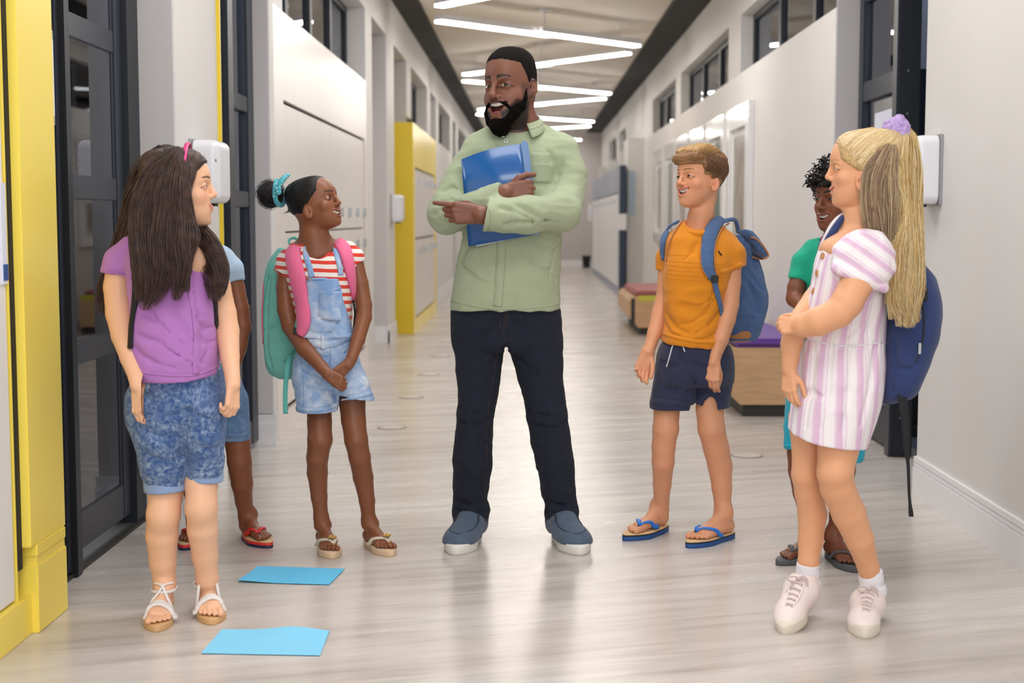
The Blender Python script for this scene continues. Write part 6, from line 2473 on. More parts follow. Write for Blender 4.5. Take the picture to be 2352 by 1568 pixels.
# ------------------------------------------------------------------ fair boy in the orange tee
MP['orange'] = clothmat('mustard_orange_jersey', '#e08a12', .85, bump=.3, bscale=900)
MP['navyshort'] = clothmat('navy_cotton', '#262b4a', .8, bump=.35, bscale=700, var=.06)
MP['cord'] = mat('white_cord', '#dfe3ea', .7)
MP['fairhair'] = mat('fair_brown_hair', '#8b6440', .5, bump=.6, bscale=90, var=.25, vscale=14)
MP['fairstrand'] = mat('fair_brown_strands', '#a27c50', .4, spec=.5, attr=True)
MP['bluecanvas'] = clothmat('blue_denim_canvas', '#4d6c9c', .85, bump=.7, bscale=500, var=.16, vscale=120)
MP['bluecanvas2'] = clothmat('dark_blue_lining', '#1d2c47', .85)
MP['tanedge'] = mat('tan_leather_edge', '#b57b48', .6)
MP['flipblue'] = mat('bright_blue_rubber', '#1f7ae0', .4)
MP['flipsole'] = mat('blue_rubber_sole', '#1f4f8f', .6)
MP['flipblack'] = mat('black_rubber', '#1d1e22', .6)
MP['fliptan'] = mat('tan_footbed', '#e0bd8e', .7)


def boy1():
    P = Person('person', 'laughing fair haired boy in orange tee and navy shorts with blue flip-flops', 5.28, 1570, 1240)
    S, p = P.skin, P.p
    H = Head(P, 1606, 408, .0, 136, -58, 3, 2, wide=.93, deep=.95, nose=.95, mouth=.065, mw=.15, smile=.06, upnose=.01, look=(0, 0), mouthz=-.25, earz=-.12, ears=1.15)
    H.build(S)
    S.cone(H.L(0, -.15, -.25), p(1609, 500, .01), .043, .042, .03)
    S.cone(p(1609, 500, .01), p(1603, 548, .01), .042, .056, .03)
    S.cone(p(1565, 556, .01), p(1650, 550, .02), .033, .035, .04)
    P.limb(S, [(1532, 620, .06, 21), (1528, 680, .05, 21), (1516, 720, .03, 19.5), (1503, 765, .0, 16.5), (1493, 795, -.02, 13.5), (1489, 808, -.03, 13)], .01)
    hand(S, p(1489, 805, -.03), V(-.35, -.2, -1), V(-.2, 1, -.3), 1, .150, [(20, 25, 20), (26, 35, 25), (30, 45, 30), (34, 55, 30)], [(.85, .35, -.45), (.95, .15, -.3), (1, 0, -.2)], spread=.06)
    P.limb(S, [(1678, 610, -.02, 25), (1678, 650, -.03, 23.5), (1675, 700, -.05, 22), (1668, 735, -.07, 21), (1655, 780, -.09, 18), (1642, 818, -.10, 14), (1639, 832, -.105, 13.5)], .01)
    hand_simple(S, p(1640, 828, -.105), V(-.12, -.15, -1), V(-.35, -.9, 0), -1, .138, (22, 28, 20), [(.85, .25, -.6), (.95, -.05, -.4), (.95, -.2, -.3)])
    ft = bare_feet(P, S, [(0, (1440, 1240), 1), (0, (1586, 1257), -1)], .235, .026,
                   [[(1532, 905, .02, 33), (1531, 950, .0, 29), (1529, 985, -.01, 30), (1524, 1025, .0, 27), (1523, 1060, .01, 26), (1521, 1110, .02, 21.5), (1519, 1150, .03, 18), (1517, 1185, .03, 17)],
                    [(1630, 890, .0, 34), (1630, 940, -.01, 31), (1634, 985, -.02, 31), (1645, 1030, .0, 29.5), (1654, 1070, .01, 28), (1658, 1120, .02, 23), (1660, 1165, .03, 19), (1660, 1200, .03, 18.5)]])
    base = C3('#dd9d78')
    cols = lambda v: H.skin_col(v, base, C3('#bd6258'), brow=(C3('#8a6038'), .014, .10), cheek=C3('#dc8468'))
    P.put('body', S, .004, MP['skin_light'], cols, regions=person_regions(P, H, [
        (*P.reg(1420, 940, 1560, 560), .0029), (*P.reg(1600, 940, 1760, 560), .0029), (V(-3, 3, -1), V(3, 7, p(400, 890)[2]), .0033)], .0023))
    H.extras(P.root, slit=.6)
    # ---- tee
    T = Sdf()
    P.loft(T, [(506, 1574, 1650, .01, .045, .055), (520, 1556, 1662, .01, .06, .07), (535, 1542, 1674, .01, .078, .085), (560, 1530, 1688, .01, .095, .10), (620, 1524, 1682, .0, .11, .10), (680, 1522, 1668, .0, .112, .10), (740, 1524, 1660, .0, .115, .105),
               (775, 1520, 1666, .0, .121, .115), (796, 1520, 1668, .0, .120, .118)], n=2.5)
    T.plane(p(1590, 788, 0), V(-.10, .06, -1), k=.005)
    for pts, en in (([(1664, 560, .01, 30), (1680, 585, -.01, 32), (1683, 612, -.02, 29)], V(.12, 0, -1)), ([(1545, 560, .03, 24), (1533, 590, .06, 24), (1530, 622, .06, 24)], V(-.2, 0, -1))):
        A = Sdf()
        P.limb(A, pts, .02)
        A.plane(p(*pts[-1][:3]), en, k=.004)
        q_ = pts[-1]
        A.cone(p(q_[0], q_[1]-2, q_[2]), p(q_[0], q_[1]+30, q_[2]), (q_[3]-4)*P.s, (q_[3]-4)*P.s, .003, 's')
        T.sub(A, .02)
    T.ell(p(1602, 505, -.02), (.050, .062, .044), None, .006, 's')
    def cr(pts, r=.003, k=.02, op='s', S_=T):
        S_.chain([P.snap(S_, u, v)[0] for u, v in pts], [r]*len(pts), k, op)
    for c in ([(1640, 690), (1620, 720), (1590, 740), (1560, 745)], [(1650, 720), (1630, 745), (1600, 765)], [(1530, 720), (1550, 750), (1580, 765)], [(1655, 760), (1630, 775), (1600, 780)], [(1570, 700), (1600, 705), (1630, 690)],
              [(1527, 745), (1540, 765), (1560, 772)], [(1600, 560), (1590, 580), (1570, 600)], [(1650, 640), (1640, 670), (1630, 690)]):
        cr(c)
    T.disp(folds(.004, 15, (1, 1, 1.4), seed=9))
    tee = P.put('tee', T, .0042, MP['orange'])
    for i, v in enumerate((588, 601, 611, 621, 631, 641)):
        P.line('pintuck', T, [(1530, v-8+4), (1560, v+2-2), (1600, v+2), (1640, v+4), (1662, v+5)] if i else [(1530, 582), (1545, 584), (1570, 586)], .0015, MP['orange'], parent=tee, n=30)
    pts = []
    for a in np.linspace(-math.pi, math.pi, 37):
        pts.append(p(1604, 518, .0)+V(math.sin(a)*.056, -math.cos(a)*.066-.010*(math.cos(a)+1)/2, .022-.050*(math.cos(a)+1)/2+.004*math.sin(a)))
    MB().tube(pts, .009, 8, cap=False, flat=(V(0, 1, 0), .6)).build('neckband', MP['orange'], tee, True)
    P.strap('sleeve_hem', T, [(1655, 624), (1680, 620), (1705, 606)], 13, .0016, MP['orange'], n=14, parent=tee)
    P.strap('hem', T, [(1524, 766), (1560, 776), (1600, 784), (1655, 787)], 8, .0014, MP['orange'], n=24, parent=tee)
    # ---- shorts
    J = Sdf()
    P.loft(J, [(762, 1534, 1648, .0, .092, .085), (784, 1524, 1664, .0, .100, .10), (796, 1515, 1678, .0, .110, .12), (830, 1508, 1686, .0, .115, .13), (870, 1504, 1684, .0, .11, .125), (890, 1506, 1676, .0, .09, .1)], n=2.4)
    J.plane(p(1590, 884, 0), V(0, 0, -1), k=.02)
    P.limb(J, [(1555, 850, .0, 48), (1550, 890, .0, 50), (1547, 930, .0, 54)], .012)
    P.limb(J, [(1640, 845, .0, 42), (1638, 885, .0, 43), (1634, 925, .0, 43)], .012)
    J.box(p(1540, 936, .0)+V(-.03, 0, -.1), (.125, .2, .1), .001, None, .003, 's')
    R_ = frame_of(V(0, 1, 0), V(.25, 0, 1))
    J.box(p(1600, 924, .0)-R_[:, 2]*.1+R_[:, 0]*.0, (.03, .2, .1), .001, R_, .003, 's')
    R_ = frame_of(V(0, 1, 0), V(-.55, 0, 1))
    J.box(p(1662, 930, .0)-R_[:, 2]*.1+R_[:, 0]*.02, (.10, .2, .1), .001, R_, .003, 's') if False else None
    J.box(p(1650, 934, .0)+V(0, 0, -.1), (.08, .2, .1), .001, None, .003, 's')
    J.ell(p(1631, 946, -.06), (.030, .08, .055), None, .006, 's')
    for u, v, r in ((1547, 940, 49), (1634, 930, 37)):
        J.cone(p(u, v+40, .0), p(u, v-25, .0), r*P.s, r*P.s*.95, .002, 's')
    for c in ([(1560, 800), (1565, 830), (1568, 870)], [(1592, 870), (1580, 900), (1575, 930)], [(1592, 872), (1610, 900), (1622, 915)], [(1525, 890), (1545, 900), (1575, 895)], [(1520, 830), (1545, 840), (1575, 838)], [(1600, 835), (1625, 845), (1655, 840)]):
        cr(c, S_=J)
    J.disp(folds(.004, 15, seed=33))
    sh = P.put('shorts', J, .0042, MP['navyshort'])
    P.strap('hem', J, [(1494, 922), (1530, 925), (1560, 927), (1590, 928)], 15, .0022, MP['navyshort'], n=20, parent=sh)
    P.strap('hem', J, [(1598, 926), (1615, 915), (1628, 903)], 13, .0022, MP['navyshort'], n=12, parent=sh)
    P.line('drawstring', J, [(1549, 782), (1543, 800), (1537, 822), (1531, 842)], .0024, MP['cord'], parent=sh, off=.003)
    P.line('drawstring', J, [(1565, 786), (1569, 797), (1573, 808)], .0024, MP['cord'], parent=sh, off=.003)
    for hh, tt, b, an in ft:
        d_ = norm(tt-hh)
        flipflop(P, S, hh-d_*.006, tt+d_*.012, b, [(0, .017, MP['flipsole'], 'sandal_sole'), (.017, .022, MP['flipblack'], 'black_layer'), (.022, .026, MP['fliptan'], 'footbed')], MP['flipblue'], wid=.42, sr=.034, postm=MP['flipblack'])
    # ---- hair, swept across
    hs = Sdf()
    hs.loft(H.o, H.R, [tuple(q*H.h for q in r) for r in H.T], n=2.25, ext=.006)
    L = H.L
    def clip(Pt):
        q = H.loc(Pt)
        x, y, z = np.abs(q[..., 0]), q[..., 1], q[..., 2]
        edge = np.where(z > .20, .50, np.where(z > .03, .17-(.20-z)*.25, .04-(.03-z)*.9))
        edge = np.where(z < -.10, np.minimum(edge, -.14), edge)
        return np.maximum((y-edge)*H.h*.8, (-.30-z)*H.h)
    hs._add(clip, V(-1e3, -1e3, -1e3), V(1e3, 1e3, 1e3), 'i', .010)
    # quiff volume
    for a, b, r in (((-.26, .30, .32), (.20, .36, .30), .055), ((-.25, .20, .42), (.22, .24, .42), .07), ((-.22, .05, .47), (.22, .05, .47), .075), ((-.2, -.12, .45), (.2, -.12, .45), .075), ((-.16, -.30, .34), (.16, -.30, .34), .08),
                    ((-.14, -.36, .15), (.14, -.36, .15), .085), ((.30, .05, .22), (.30, -.15, .2), .05), ((-.30, .05, .22), (-.30, -.15, .2), .05)):
        hs.cone(L(*a), L(*b), r*H.h, r*H.h, .03)
    hs.disp(lambda Pt: .0022*vnoise(H.loc(Pt)*V(12, 30, 40)+5))
    hair = P.put('hair', hs, .003, MP['fairhair'])
    rnd = np.random.RandomState(11)
    pl, cl = [], []
    m = 14
    HS = hs
    def surf(dirv):
        """distance of the hair surface from the head centre along dirv"""
        t = np.linspace(.2, .75, 60)*H.h
        P_ = H.o+np.multiply.outer(t, H.R @ dirv)
        d = HS.ev(P_[:, None, :])[:, 0]
        i = np.nonzero(d > 0)[0]
        return t[i[0]] if len(i) else t[-1]
    # distance table over directions for speed
    TH = np.linspace(0, math.pi, 40); PH = np.linspace(-math.pi, math.pi, 72)
    tb = np.zeros((40, 72))
    tt_ = np.linspace(.2, .75, 50)*H.h
    dirs = np.array([[math.sin(a)*math.cos(b), math.sin(a)*math.sin(b), math.cos(a)] for a in TH for b in PH])
    Pq = H.o+(dirs @ H.R.T)[:, None, :]*tt_[None, :, None]
    D = HS.ev(Pq)
    tb = np.where((D > 0).any(1), tt_[np.argmax(D > 0, 1)], tt_[-1]).reshape(40, 72)
    def rad(d):
        a = math.acos(max(-1, min(1, d[2]))); b = math.atan2(d[1], d[0])
        i = a/math.pi*39; j = (b+math.pi)/(2*math.pi)*71
        i0, j0 = int(min(i, 38)), int(min(j, 70))
        fi, fj = i-i0, j-j0
        return (tb[i0, j0]*(1-fi)+tb[i0+1, j0]*fi)*(1-fj)+(tb[i0, j0+1]*(1-fi)+tb[i0+1, j0+1]*fi)*fj
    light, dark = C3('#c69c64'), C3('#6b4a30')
    for i in range(2600):
        kind = rnd.rand()
        if kind < .5:          # top: swept from the crown forward across the brow
            a = V(rnd.uniform(-.30, .30), rnd.uniform(-.25, .30), .45)
            step = V(-.05+rnd.normal()*.012, .16+rnd.normal()*.02, -.02)
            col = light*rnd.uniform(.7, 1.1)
        else:                  # sides and back: down and back
            sg = -1 if rnd.rand() < .7 else 1
            if rnd.rand() < .62:
                a = V(sg*.32, rnd.uniform(-.35, .14), rnd.uniform(.05, .36))
            else:
                a = V(rnd.uniform(-.3, .3), -.38, rnd.uniform(-.1, .35))
            step = V(0, -.035+rnd.normal()*.015, -.12)
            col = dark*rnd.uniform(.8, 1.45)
            if a[1] < .0: step[1] = -.02
        row = []
        q = a.copy()
        ok = True
        for j in range(m):
            d = norm(q)
            r = rad(d)+.0006+rnd.rand()*.0003
            row.append(H.o+H.R @ d*r)
            q = d*.45+step*(.8/m*3)*.42
        row = np.array(row)
        lq = H.loc(row[-1:])[0]
        if lq[2] < -.30 or (lq[1] > .10 and lq[2] < .16 and kind >= .5): continue
        pl.append(row); cl.append(col)
    pl = np.array(pl); cl = np.array(cl)
    v, f = strands(pl, np.linspace(.0008, .0003, m))
    mkobj('strands', v, f, MP['fairstrand'], hair, True, kind='stuff', cols=np.repeat(cl, m*3, axis=0))
    # ---- blue rucksack
    t = thing('backpack', 'blue denim backpack with tan piping and open flap on the boy in orange', 'backpack', p(1715, 680, .14))
    Bk = Sdf()
    P.loft(Bk, [(540, 1640, 1722, .13, .05, .06), (580, 1636, 1738, .13, .075, .09), (640, 1640, 1756, .13, .085, .10), (690, 1640, 1762, .13, .09, .11), (740, 1645, 1752, .13, .085, .11), (778, 1655, 1738, .13, .07, .09)], n=2.6)
    for c in ([(1700, 590), (1722, 630), (1748, 665)], [(1705, 570), (1718, 590), (1735, 615)], [(1740, 690), (1730, 730), (1712, 765)], [(1712, 640), (1735, 680), (1742, 720)]):
        Bk.chain([P.snap(Bk, u, v)[0] for u, v in c], [.006]*len(c), .025, 's')
    Bk.disp(folds(.005, 12, seed=41))
    v, f = Bk.mesh(.0045)
    c_ = None
    bag = mkobj('bag_body', v, f, MP['bluecanvas'], t, True)
    K = Sdf()
    P.loft(K, [(757, 1648, 1744, .13, .08, .10), (772, 1652, 1738, .13, .078, .095), (784, 1668, 1722, .13, .05, .06)], n=2.6)
    v, f = K.mesh(.0045)
    mkobj('leather_base', v, f, MP['tanedge'], t, True)
    # open flap curling at the back
    def sheet_(rows, name, m_, th=.004):
        A = np.array([[p(*q) for q in spline([V(*r) for r in row], 16)] for row in rows])
        Rr = len(rows)
        vs = [tuple(q) for row in A for q in row]+[tuple(q+V(0, th, -th)) for row in A for q in row]
        fs = []
        n0 = Rr*16
        for j in range(Rr-1):
            for i in range(15):
                a_ = j*16+i
                fs.append((a_, a_+1, a_+17, a_+16)); fs.append((n0+a_, n0+a_+16, n0+a_+17, n0+a_+1))
        for i in range(15):
            fs.append((i, n0+i, n0+i+1, i+1)); q = (Rr-1)*16+i; fs.append((q+1, n0+q+1, n0+q, q))
        for j in range(Rr-1):
            fs.append((j*16, (j+1)*16, n0+(j+1)*16, n0+j*16)); q = j*16+15; fs.append((q, n0+q, n0+q+16, q+16))
        return A, mkobj(name, vs, fs, m_, t, True)
    rows = [[(1690, 530, .02), (1704, 540, .05), (1716, 552, .09)], [(1712, 526, .04), (1722, 540, .05), (1728, 560, .07)], [(1728, 530, .06), (1738, 550, .06), (1740, 575, .06)], [(1742, 545, .08), (1752, 565, .07), (1752, 585, .06)], [(1758, 568, .10), (1764, 582, .08), (1756, 594, .07)]]
    A, fl_ = sheet_(rows, 'flap', MP['bluecanvas'])
    rows2 = [[(1716, 552, .10), (1728, 565, .06), (1728, 580, .03)], [(1730, 556, .11), (1740, 575, .06), (1742, 588, .03)], [(1748, 570, .10), (1754, 583, .06), (1752, 594, .04)]]
    B_, l_ = sheet_(rows2, 'flap_lining', MP['bluecanvas2'])
    MB().tube(spline([p(1716, 552, .088), p(1728, 545, .05), p(1745, 556, .05), p(1764, 582, .06), p(1760, 592, .055), p(1745, 594, .05), p(1728, 590, .045)], 30), .0035, 6).build('flap_piping', MP['tanedge'], t, True)
    F = Sdf(); F.sub(T, 0); F.sub(J, 0)
    def st(px, wd, name='shoulder_strap', **k):
        o = P.strap(name, F, px, wd, .007, MP['bluecanvas'], parent=t, off=.002, **k)
        return o
    st([(1668, 508), (1650, 508), (1632, 535), (1624, 580), (1626, 615), (1636, 638)], [20, 28, 33, 32, 28, 20], n=34)
    P.strap('strap_webbing', F, [(1636, 625), (1644, 660), (1654, 700), (1660, 740)], 14, .005, MP['bluecanvas'], parent=t, off=.003, n=20)
    q0, n0 = P.snap(F, 1641, 640, .008)
    MB().box(q0[0]-.014, q0[0]+.014, q0[1]-.008, q0[1]+.001, q0[2]-.013, q0[2]+.013, .002).build('buckle', MP['flipblack'], t)
    P.line('strap_piping', F, [(1664, 504), (1644, 512), (1628, 535), (1612, 560), (1609, 590), (1612, 615), (1626, 640)], .003, MP['tanedge'], parent=t, off=.007, n=34)
    P.line('strap_piping', F, [(1676, 512), (1662, 522), (1648, 545), (1641, 580), (1643, 610), (1648, 640)], .003, MP['tanedge'], parent=t, off=.007, n=34)
    st([(1556, 512), (1540, 520), (1528, 540), (1522, 570), (1524, 596)], [24, 28, 28, 20, 10], n=26)
    P.line('strap_piping', F, [(1569, 505), (1556, 522), (1542, 545), (1532, 575), (1528, 600)], .003, MP['tanedge'], parent=t, off=.006, n=26)
    P.line('pen_loop', F, [(1650, 576), (1654, 582), (1658, 586)], .003, MP['flipblack'], parent=t, off=.01)
    MB().tube(spline([p(1668, 506, .02), p(1688, 505, .06), p(1696, 530, .09)], 12), .008, 8).build('strap_top', MP['bluecanvas'], t, True)
    return P


boy1()
print('boy1', time.time()-T0)
# ------------------------------------------------------------------ blonde girl in the striped dress
MP['dress'] = None
MP['sleeve'] = None
MP['blonde'] = mat('blonde_hair', '#d2b07a', .45, spec=.4, bump=.6, bscale=60, var=.25, vscale=6, stretch=(25, 25, 1.2))
MP['strandcol'] = mat('hair_strands', '#ffffff', .38, spec=.5, attr=True)
MP['ashhair'] = mat('ash_blonde_hair', '#96795f', .5, bump=.5, bscale=60, var=.2, vscale=6, stretch=(25, 25, 1.2))
MP['lilac'] = mat('lilac_scrunchie', '#b9a0d6', .7, bump=.8, bscale=300, var=.25, vscale=120)
MP['navybag'] = clothmat('navy_backpack_fabric', '#22376b', .75, bump=.5, bscale=600, var=.08)
MP['whitelining'] = mat('white_lining', '#dfd7dc', .8)
MP['sneaker'] = clothmat('pale_pink_sneaker_leather', '#efe0dc', .5, bump=.15, bscale=200, sheen=0)
MP['sock'] = clothmat('white_sock', '#f0eff4', .9, bump=.6, bscale=500)
MP['lace'] = mat('grey_pink_lace', '#d8c6c3', .8, bump=.5, bscale=600)
MP['cream_sole'] = mat('cream_rubber_sole', '#e2dac9', .55)
MP['woodbtn'] = mat('wooden_button', '#c08a5c', .5)


def dress_mat(name, vert=True):
    """broad uneven pink stripes woven on white"""
    m = clothmat(name, '#f4eff1', .85, bump=.4, bscale=700)
    nt = m.node_tree
    b = nt.nodes['Principled BSDF']
    for l in list(nt.links):
        if l.to_socket == b.inputs['Base Color']: nt.links.remove(l)
    at = nt.nodes.new('ShaderNodeVertexColor'); at.layer_name = 'col'
    sp = nt.nodes.new('ShaderNodeSeparateColor')
    nt.links.new(at.outputs[0], sp.inputs[0])
    tc = nt.nodes.new('ShaderNodeTexCoord')
    nz = nt.nodes.new('ShaderNodeTexNoise'); nz.inputs['Scale'].default_value = 22; nz.inputs['Detail'].default_value = 3
    nt.links.new(tc.outputs['Object'], nz.inputs[0])
    ma = nt.nodes.new('ShaderNodeMath'); ma.operation = 'MULTIPLY_ADD'; ma.inputs[1].default_value = .012
    nt.links.new(nz.outputs[0], ma.inputs[0])
    mu = nt.nodes.new('ShaderNodeMath'); mu.operation = 'MULTIPLY'; mu.inputs[1].default_value = 1.0
    nt.links.new(sp.outputs[0], mu.inputs[0])
    nt.links.new(mu.outputs[0], ma.inputs[2])
    s10 = nt.nodes.new('ShaderNodeMath'); s10.operation = 'MULTIPLY'; s10.inputs[1].default_value = 10
    nt.links.new(ma.outputs[0], s10.inputs[0])
    fr = nt.nodes.new('ShaderNodeMath'); fr.operation = 'FRACT'
    nt.links.new(s10.outputs[0], fr.inputs[0])
    cr = nt.nodes.new('ShaderNodeValToRGB')
    e = cr.color_ramp.elements
    e[0].position = 0; e[0].color = C('#f6f1f3')
    e[1].position = 1; e[1].color = C('#f6f1f3')
    for pos, c in ((.22, '#f5eef2'), (.36, '#e6c6df'), (.58, '#e0bcda'), (.70, '#f3ecf0'), (.76, '#efe0ea'), (.80, '#e8d0e4'), (.85, '#f6f1f3')):
        q = e.new(pos); q.color = C(c)
    nt.links.new(fr.outputs[0], cr.inputs[0])
    nt.links.new(cr.outputs[0], b.inputs['Base Color'])
    return m


MP['dress'] = dress_mat('pink_striped_linen')


def sneaker(P, heel, toe, big, L, root):
    td = norm(toe-heel)
    sd = norm(np.cross(V(0, 0, 1), td))*big
    ud = norm(np.cross(td, sd))*big
    if ud[2] < 0: ud = -ud
    q = lambda a, b, c: heel+td*a*L+sd*b*L+ud*(c*L+.0)
    U = Sdf()
    Rm = np.stack([td, sd, ud], 1)
    U.ell(q(.15, 0, .19), (.16*L, .155*L, .20*L), Rm, .03)
    U.cone(q(.13, 0, .22), q(.16, 0, .26), .135*L, .13*L, .04)
    U.cone(q(.30, .02, .26), q(.62, .03, .17), .14*L, .115*L, .05)
    U.cone(q(.30, .02, .20), q(.62, .03, .12), .155*L, .145*L, .05)
    U.ell(q(.77, .03, .12), (.20*L, .165*L, .11*L), Rm, .04)
    U.plane(q(.5, 0, .055), -ud, k=.004)
    U.cone(q(.12, 0, .36), q(.14, 0, .60), .11*L, .12*L, .01, 's')
    shoe = P.put('sneaker', U, .0032, MP['sneaker'], parent=root)
    b = sole_mesh(heel, heel+norm(td*V(1, 1, 0))*L, big, 0, .036, .44, 1.04, .02)
    td0 = norm(td*V(1, 1, 0)); sd0 = V(-td0[1], td0[0], 0)
    vs = []
    for v_ in b.v:
        d = V(*v_)-heel
        vs.append(tuple(heel+td*(d @ td0)+norm(np.cross(V(0, 0, 1), td))*(d @ sd0)+ud*(v_[2])))
    vs2 = []
    for v_ in vs: vs2.append(v_)
    b.v = [tuple(V(*v_)-V(0, 0, heel[2])*0) for v_ in vs2]
    # v z component was counted from the floor of the sole frame
    b.v = [tuple(V(*x)) for x in b.v]
    b.build('sole', MP['cream_sole'], shoe, True)
    def top(a, bb, off=.001):
        cs = np.linspace(.75, .05, 90)
        P_ = np.array([[q(a, bb, c)] for c in cs])
        d = U.ev(P_)[:, 0]
        i = np.nonzero(d < off)[0]
        return q(a, bb, cs[i[0]] if len(i) else .1)
    for i in range(5):
        a = .40+.085*i
        wd = .075-.008*i
        pts = [top(a+.0, -wd), top(a+.015, 0, .004), top(a+.03, wd)]
        MB().tube(spline(pts, 8), .0024, 6).build('lace', MP['lace'], shoe, True)
        pts = [top(a+.03, -wd), top(a+.015, 0, .005), top(a, wd)]
        MB().tube(spline(pts, 8), .0024, 6).build('lace', MP['lace'], shoe, True)
    for sg in (-1, 1):
        pts = [top(.34, sg*.085), top(.5, sg*.080), top(.66, sg*.07), top(.77, sg*.04)]
        MB().tube(spline(pts, 14), .003, 6).build('eyelet_facing', MP['sneaker'], shoe, True)
    k = top(.36, 0, .006)
    MB().ell(k, (.008, .008, .006)).build('lace_knot', MP['lace'], shoe, True)
    for dx, dz, ln in ((-1, .1, .042), (-1, -.7, .05), (1, -.2, .03), (.8, -.6, .036)):
        d = norm(V(dx, -.45, dz))
        n_ = norm(np.cross(d, V(0, 1, 0)))
        if ln < .04 or dz > 0:
            pts = [k+d*ln*t+n_*.010*math.sin(math.pi*t)*1.0 for t in np.linspace(0, 1, 8)]
            pts += [k+d*ln*t-n_*.006*math.sin(math.pi*t) for t in np.linspace(1, 0, 8)][1:]
        else:
            pts = [k+d*ln*t+V(0, 0, -.012*t*t) for t in np.linspace(0, 1, 8)]
        MB().tube(pts, .0024, 6).build('lace_end', MP['lace'], shoe, True)
    return shoe, q


def col_strands(name, P, cl, rad, parent, m_=None):
    v, f = strands(P, rad)
    return mkobj(name, v, f, m_ or MP['strandcol'], parent, True, kind='stuff', cols=np.repeat(cl, P.shape[1]*3, axis=0))


def blonde():
    P = Person('person', 'blonde girl with high ponytail in pink and white striped dress and white sneakers', 4.17, 1930, 1420)
    S, p = P.skin, P.p
    H = Head(P, 1977, 386, .0, 172, -96, -2, 0, wide=.98, deep=1.0, nose=.92, mouth=.03, mw=.12, smile=.045, upnose=.025, earz=-.17, eary=.07, earout=.25, ears=1.25)
    H.build(S)
    S.cone(H.L(0, -.13, -.22), p(1972, 520, .0), .047, .043, .04)
    S.cone(p(1972, 515, .0), p(1965, 570, .0), .043, .062, .03)
    S.cone(p(1962, 575, -.085), p(1958, 575, .085), .042, .042, .05)
    S.ell(p(1925, 578, .0), (.055, .10, .05), None, .03)
    # near arm reaches across to the far elbow
    P.limb(S, [(1982, 612, -.11, 28), (1968, 650, -.145, 36), (1945, 695, -.17, 35), (1926, 718, -.175, 33), (1880, 738, -.165, 32), (1848, 746, -.14, 27), (1838, 748, -.13, 25)], .012)
    hand(S, p(1848, 748, -.135), V(-1, .15, .0), V(-.1, -1, .25), 1, .128, [(72, 75, 40), (74, 75, 40), (76, 75, 40), (78, 74, 40)], [(.6, .55, -.5), (.8, .0, -.6), (.6, -.1, -.8)], spread=.02)
    P.limb(S, [(1915, 622, .10, 27), (1870, 690, .04, 27), (1826, 752, -.04, 26), (1818, 790, -.045, 24), (1815, 830, -.05, 18.5), (1813, 848, -.05, 17)], .012)
    hand_simple(S, p(1813, 845, -.05), V(-.02, -.15, -1), V(-.75, -.65, 0), -1, .130, (12, 26, 18), [(.75, .55, -.3), (.9, .2, -.3), (1, .05, -.2)])
    # legs
    tL, tR = P.floor(1808, 1450), P.floor(1986, 1462)
    hL = tL+V(.098, .178, .055)
    hR = tR+V(.062, .205, 0)
    P.limb(S, [(1850, 960, .05, 40), (1856, 1030, .05, 37), (1852, 1090, .04, 34), (1858, 1130, .06, 33), (1866, 1180, .08, 34), (1862, 1240, .08, 29), (1857, 1290, .07, 24.5), (1856, 1330, .07, 23)], .015)
    P.limb(S, [(1930, 965, -.05, 50), (1925, 1030, -.06, 46), (1918, 1085, -.075, 41), (1924, 1120, -.06, 39), (1950, 1180, -.03, 38.5), (1975, 1240, -.01, 32), (1994, 1300, .02, 25), (2002, 1335, .03, 24)], .015)
    base = C3('#e3a87f')
    cols = lambda v: H.skin_col(v, base, C3('#c67468'), brow=(C3('#b98f60'), .013, .10), cheek=C3('#de9479'))
    body = P.put('body', S, .004, MP['skin_light'], cols, regions=person_regions(P, H, [
        (*P.reg(1740, 960, 2060, 590), .003), (V(-3, 3, -1), V(3, 6, p(400, 945)[2]), .0034)], .0026))
    H.extras(P.root, slit=.55)
    ec = H.L(-.345*.98, .0, -.27)
    if (ec-H.o)[1] > 0: ec = H.L(.345*.98, .0, -.27)
    MB().ell(ec+V(0, -.006, 0), (.0035,)*3).build('ear_stud', MP['steelbtn'], P.root, True)
    # ---- dress
    T = Sdf()
    P.loft(T, [(560, 1890, 2020, .0, .09, .09), (590, 1878, 2032, .0, .115, .115), (640, 1868, 2038, .0, .128, .12), (700, 1856, 2034, .0, .125, .12), (750, 1848, 2030, .0, .12, .12), (790, 1841, 2029, .0, .125, .125),
               (850, 1832, 2030, .0, .135, .135), (910, 1824, 2022, .0, .14, .14), (960, 1817, 2008, .0, .142, .142), (1005, 1811, 1992, .0, .142, .142), (1040, 1808, 1980, .0, .142, .142)], n=2.3)
    T.plane(p(1898, 1002, 0), V(-.16, .09, -1), k=.004)
    T.plane(p(1898, 562, 0), V(-.35, .0, 1), k=.006)
    T.ell(p(1935, 552, .0), (.060, .075, .05), None, .008, 's')
    def cr(pts, r=.003, k=.02, op='s', S_=T):
        S_.chain([P.snap(S_, u, v)[0] for u, v in pts], [r]*len(pts), k, op)
    for c in ([(1990, 700), (1975, 740), (1950, 770)], [(2010, 690), (2000, 740), (1985, 775)], [(1870, 820), (1860, 900), (1850, 980)], [(1960, 800), (1950, 900), (1935, 990)], [(2010, 800), (2000, 880), (1975, 980)],
              [(1910, 800), (1900, 900), (1885, 985)], [(1850, 900), (1870, 905), (1890, 912)]):
        cr(c, .004, .025)
    A = Sdf()
    A.ell(p(1982, 588, -.12), (.088, .058, .072), np.array([[math.cos(.25), 0, -math.sin(.25)], [0, 1, 0], [math.sin(.25), 0, math.cos(.25)]]), .01)
    A.ell(p(1998, 620, -.13), (.070, .055, .055), None, .03)
    A.disp(folds(.006, 24, (1.3, 1, .7), seed=6))
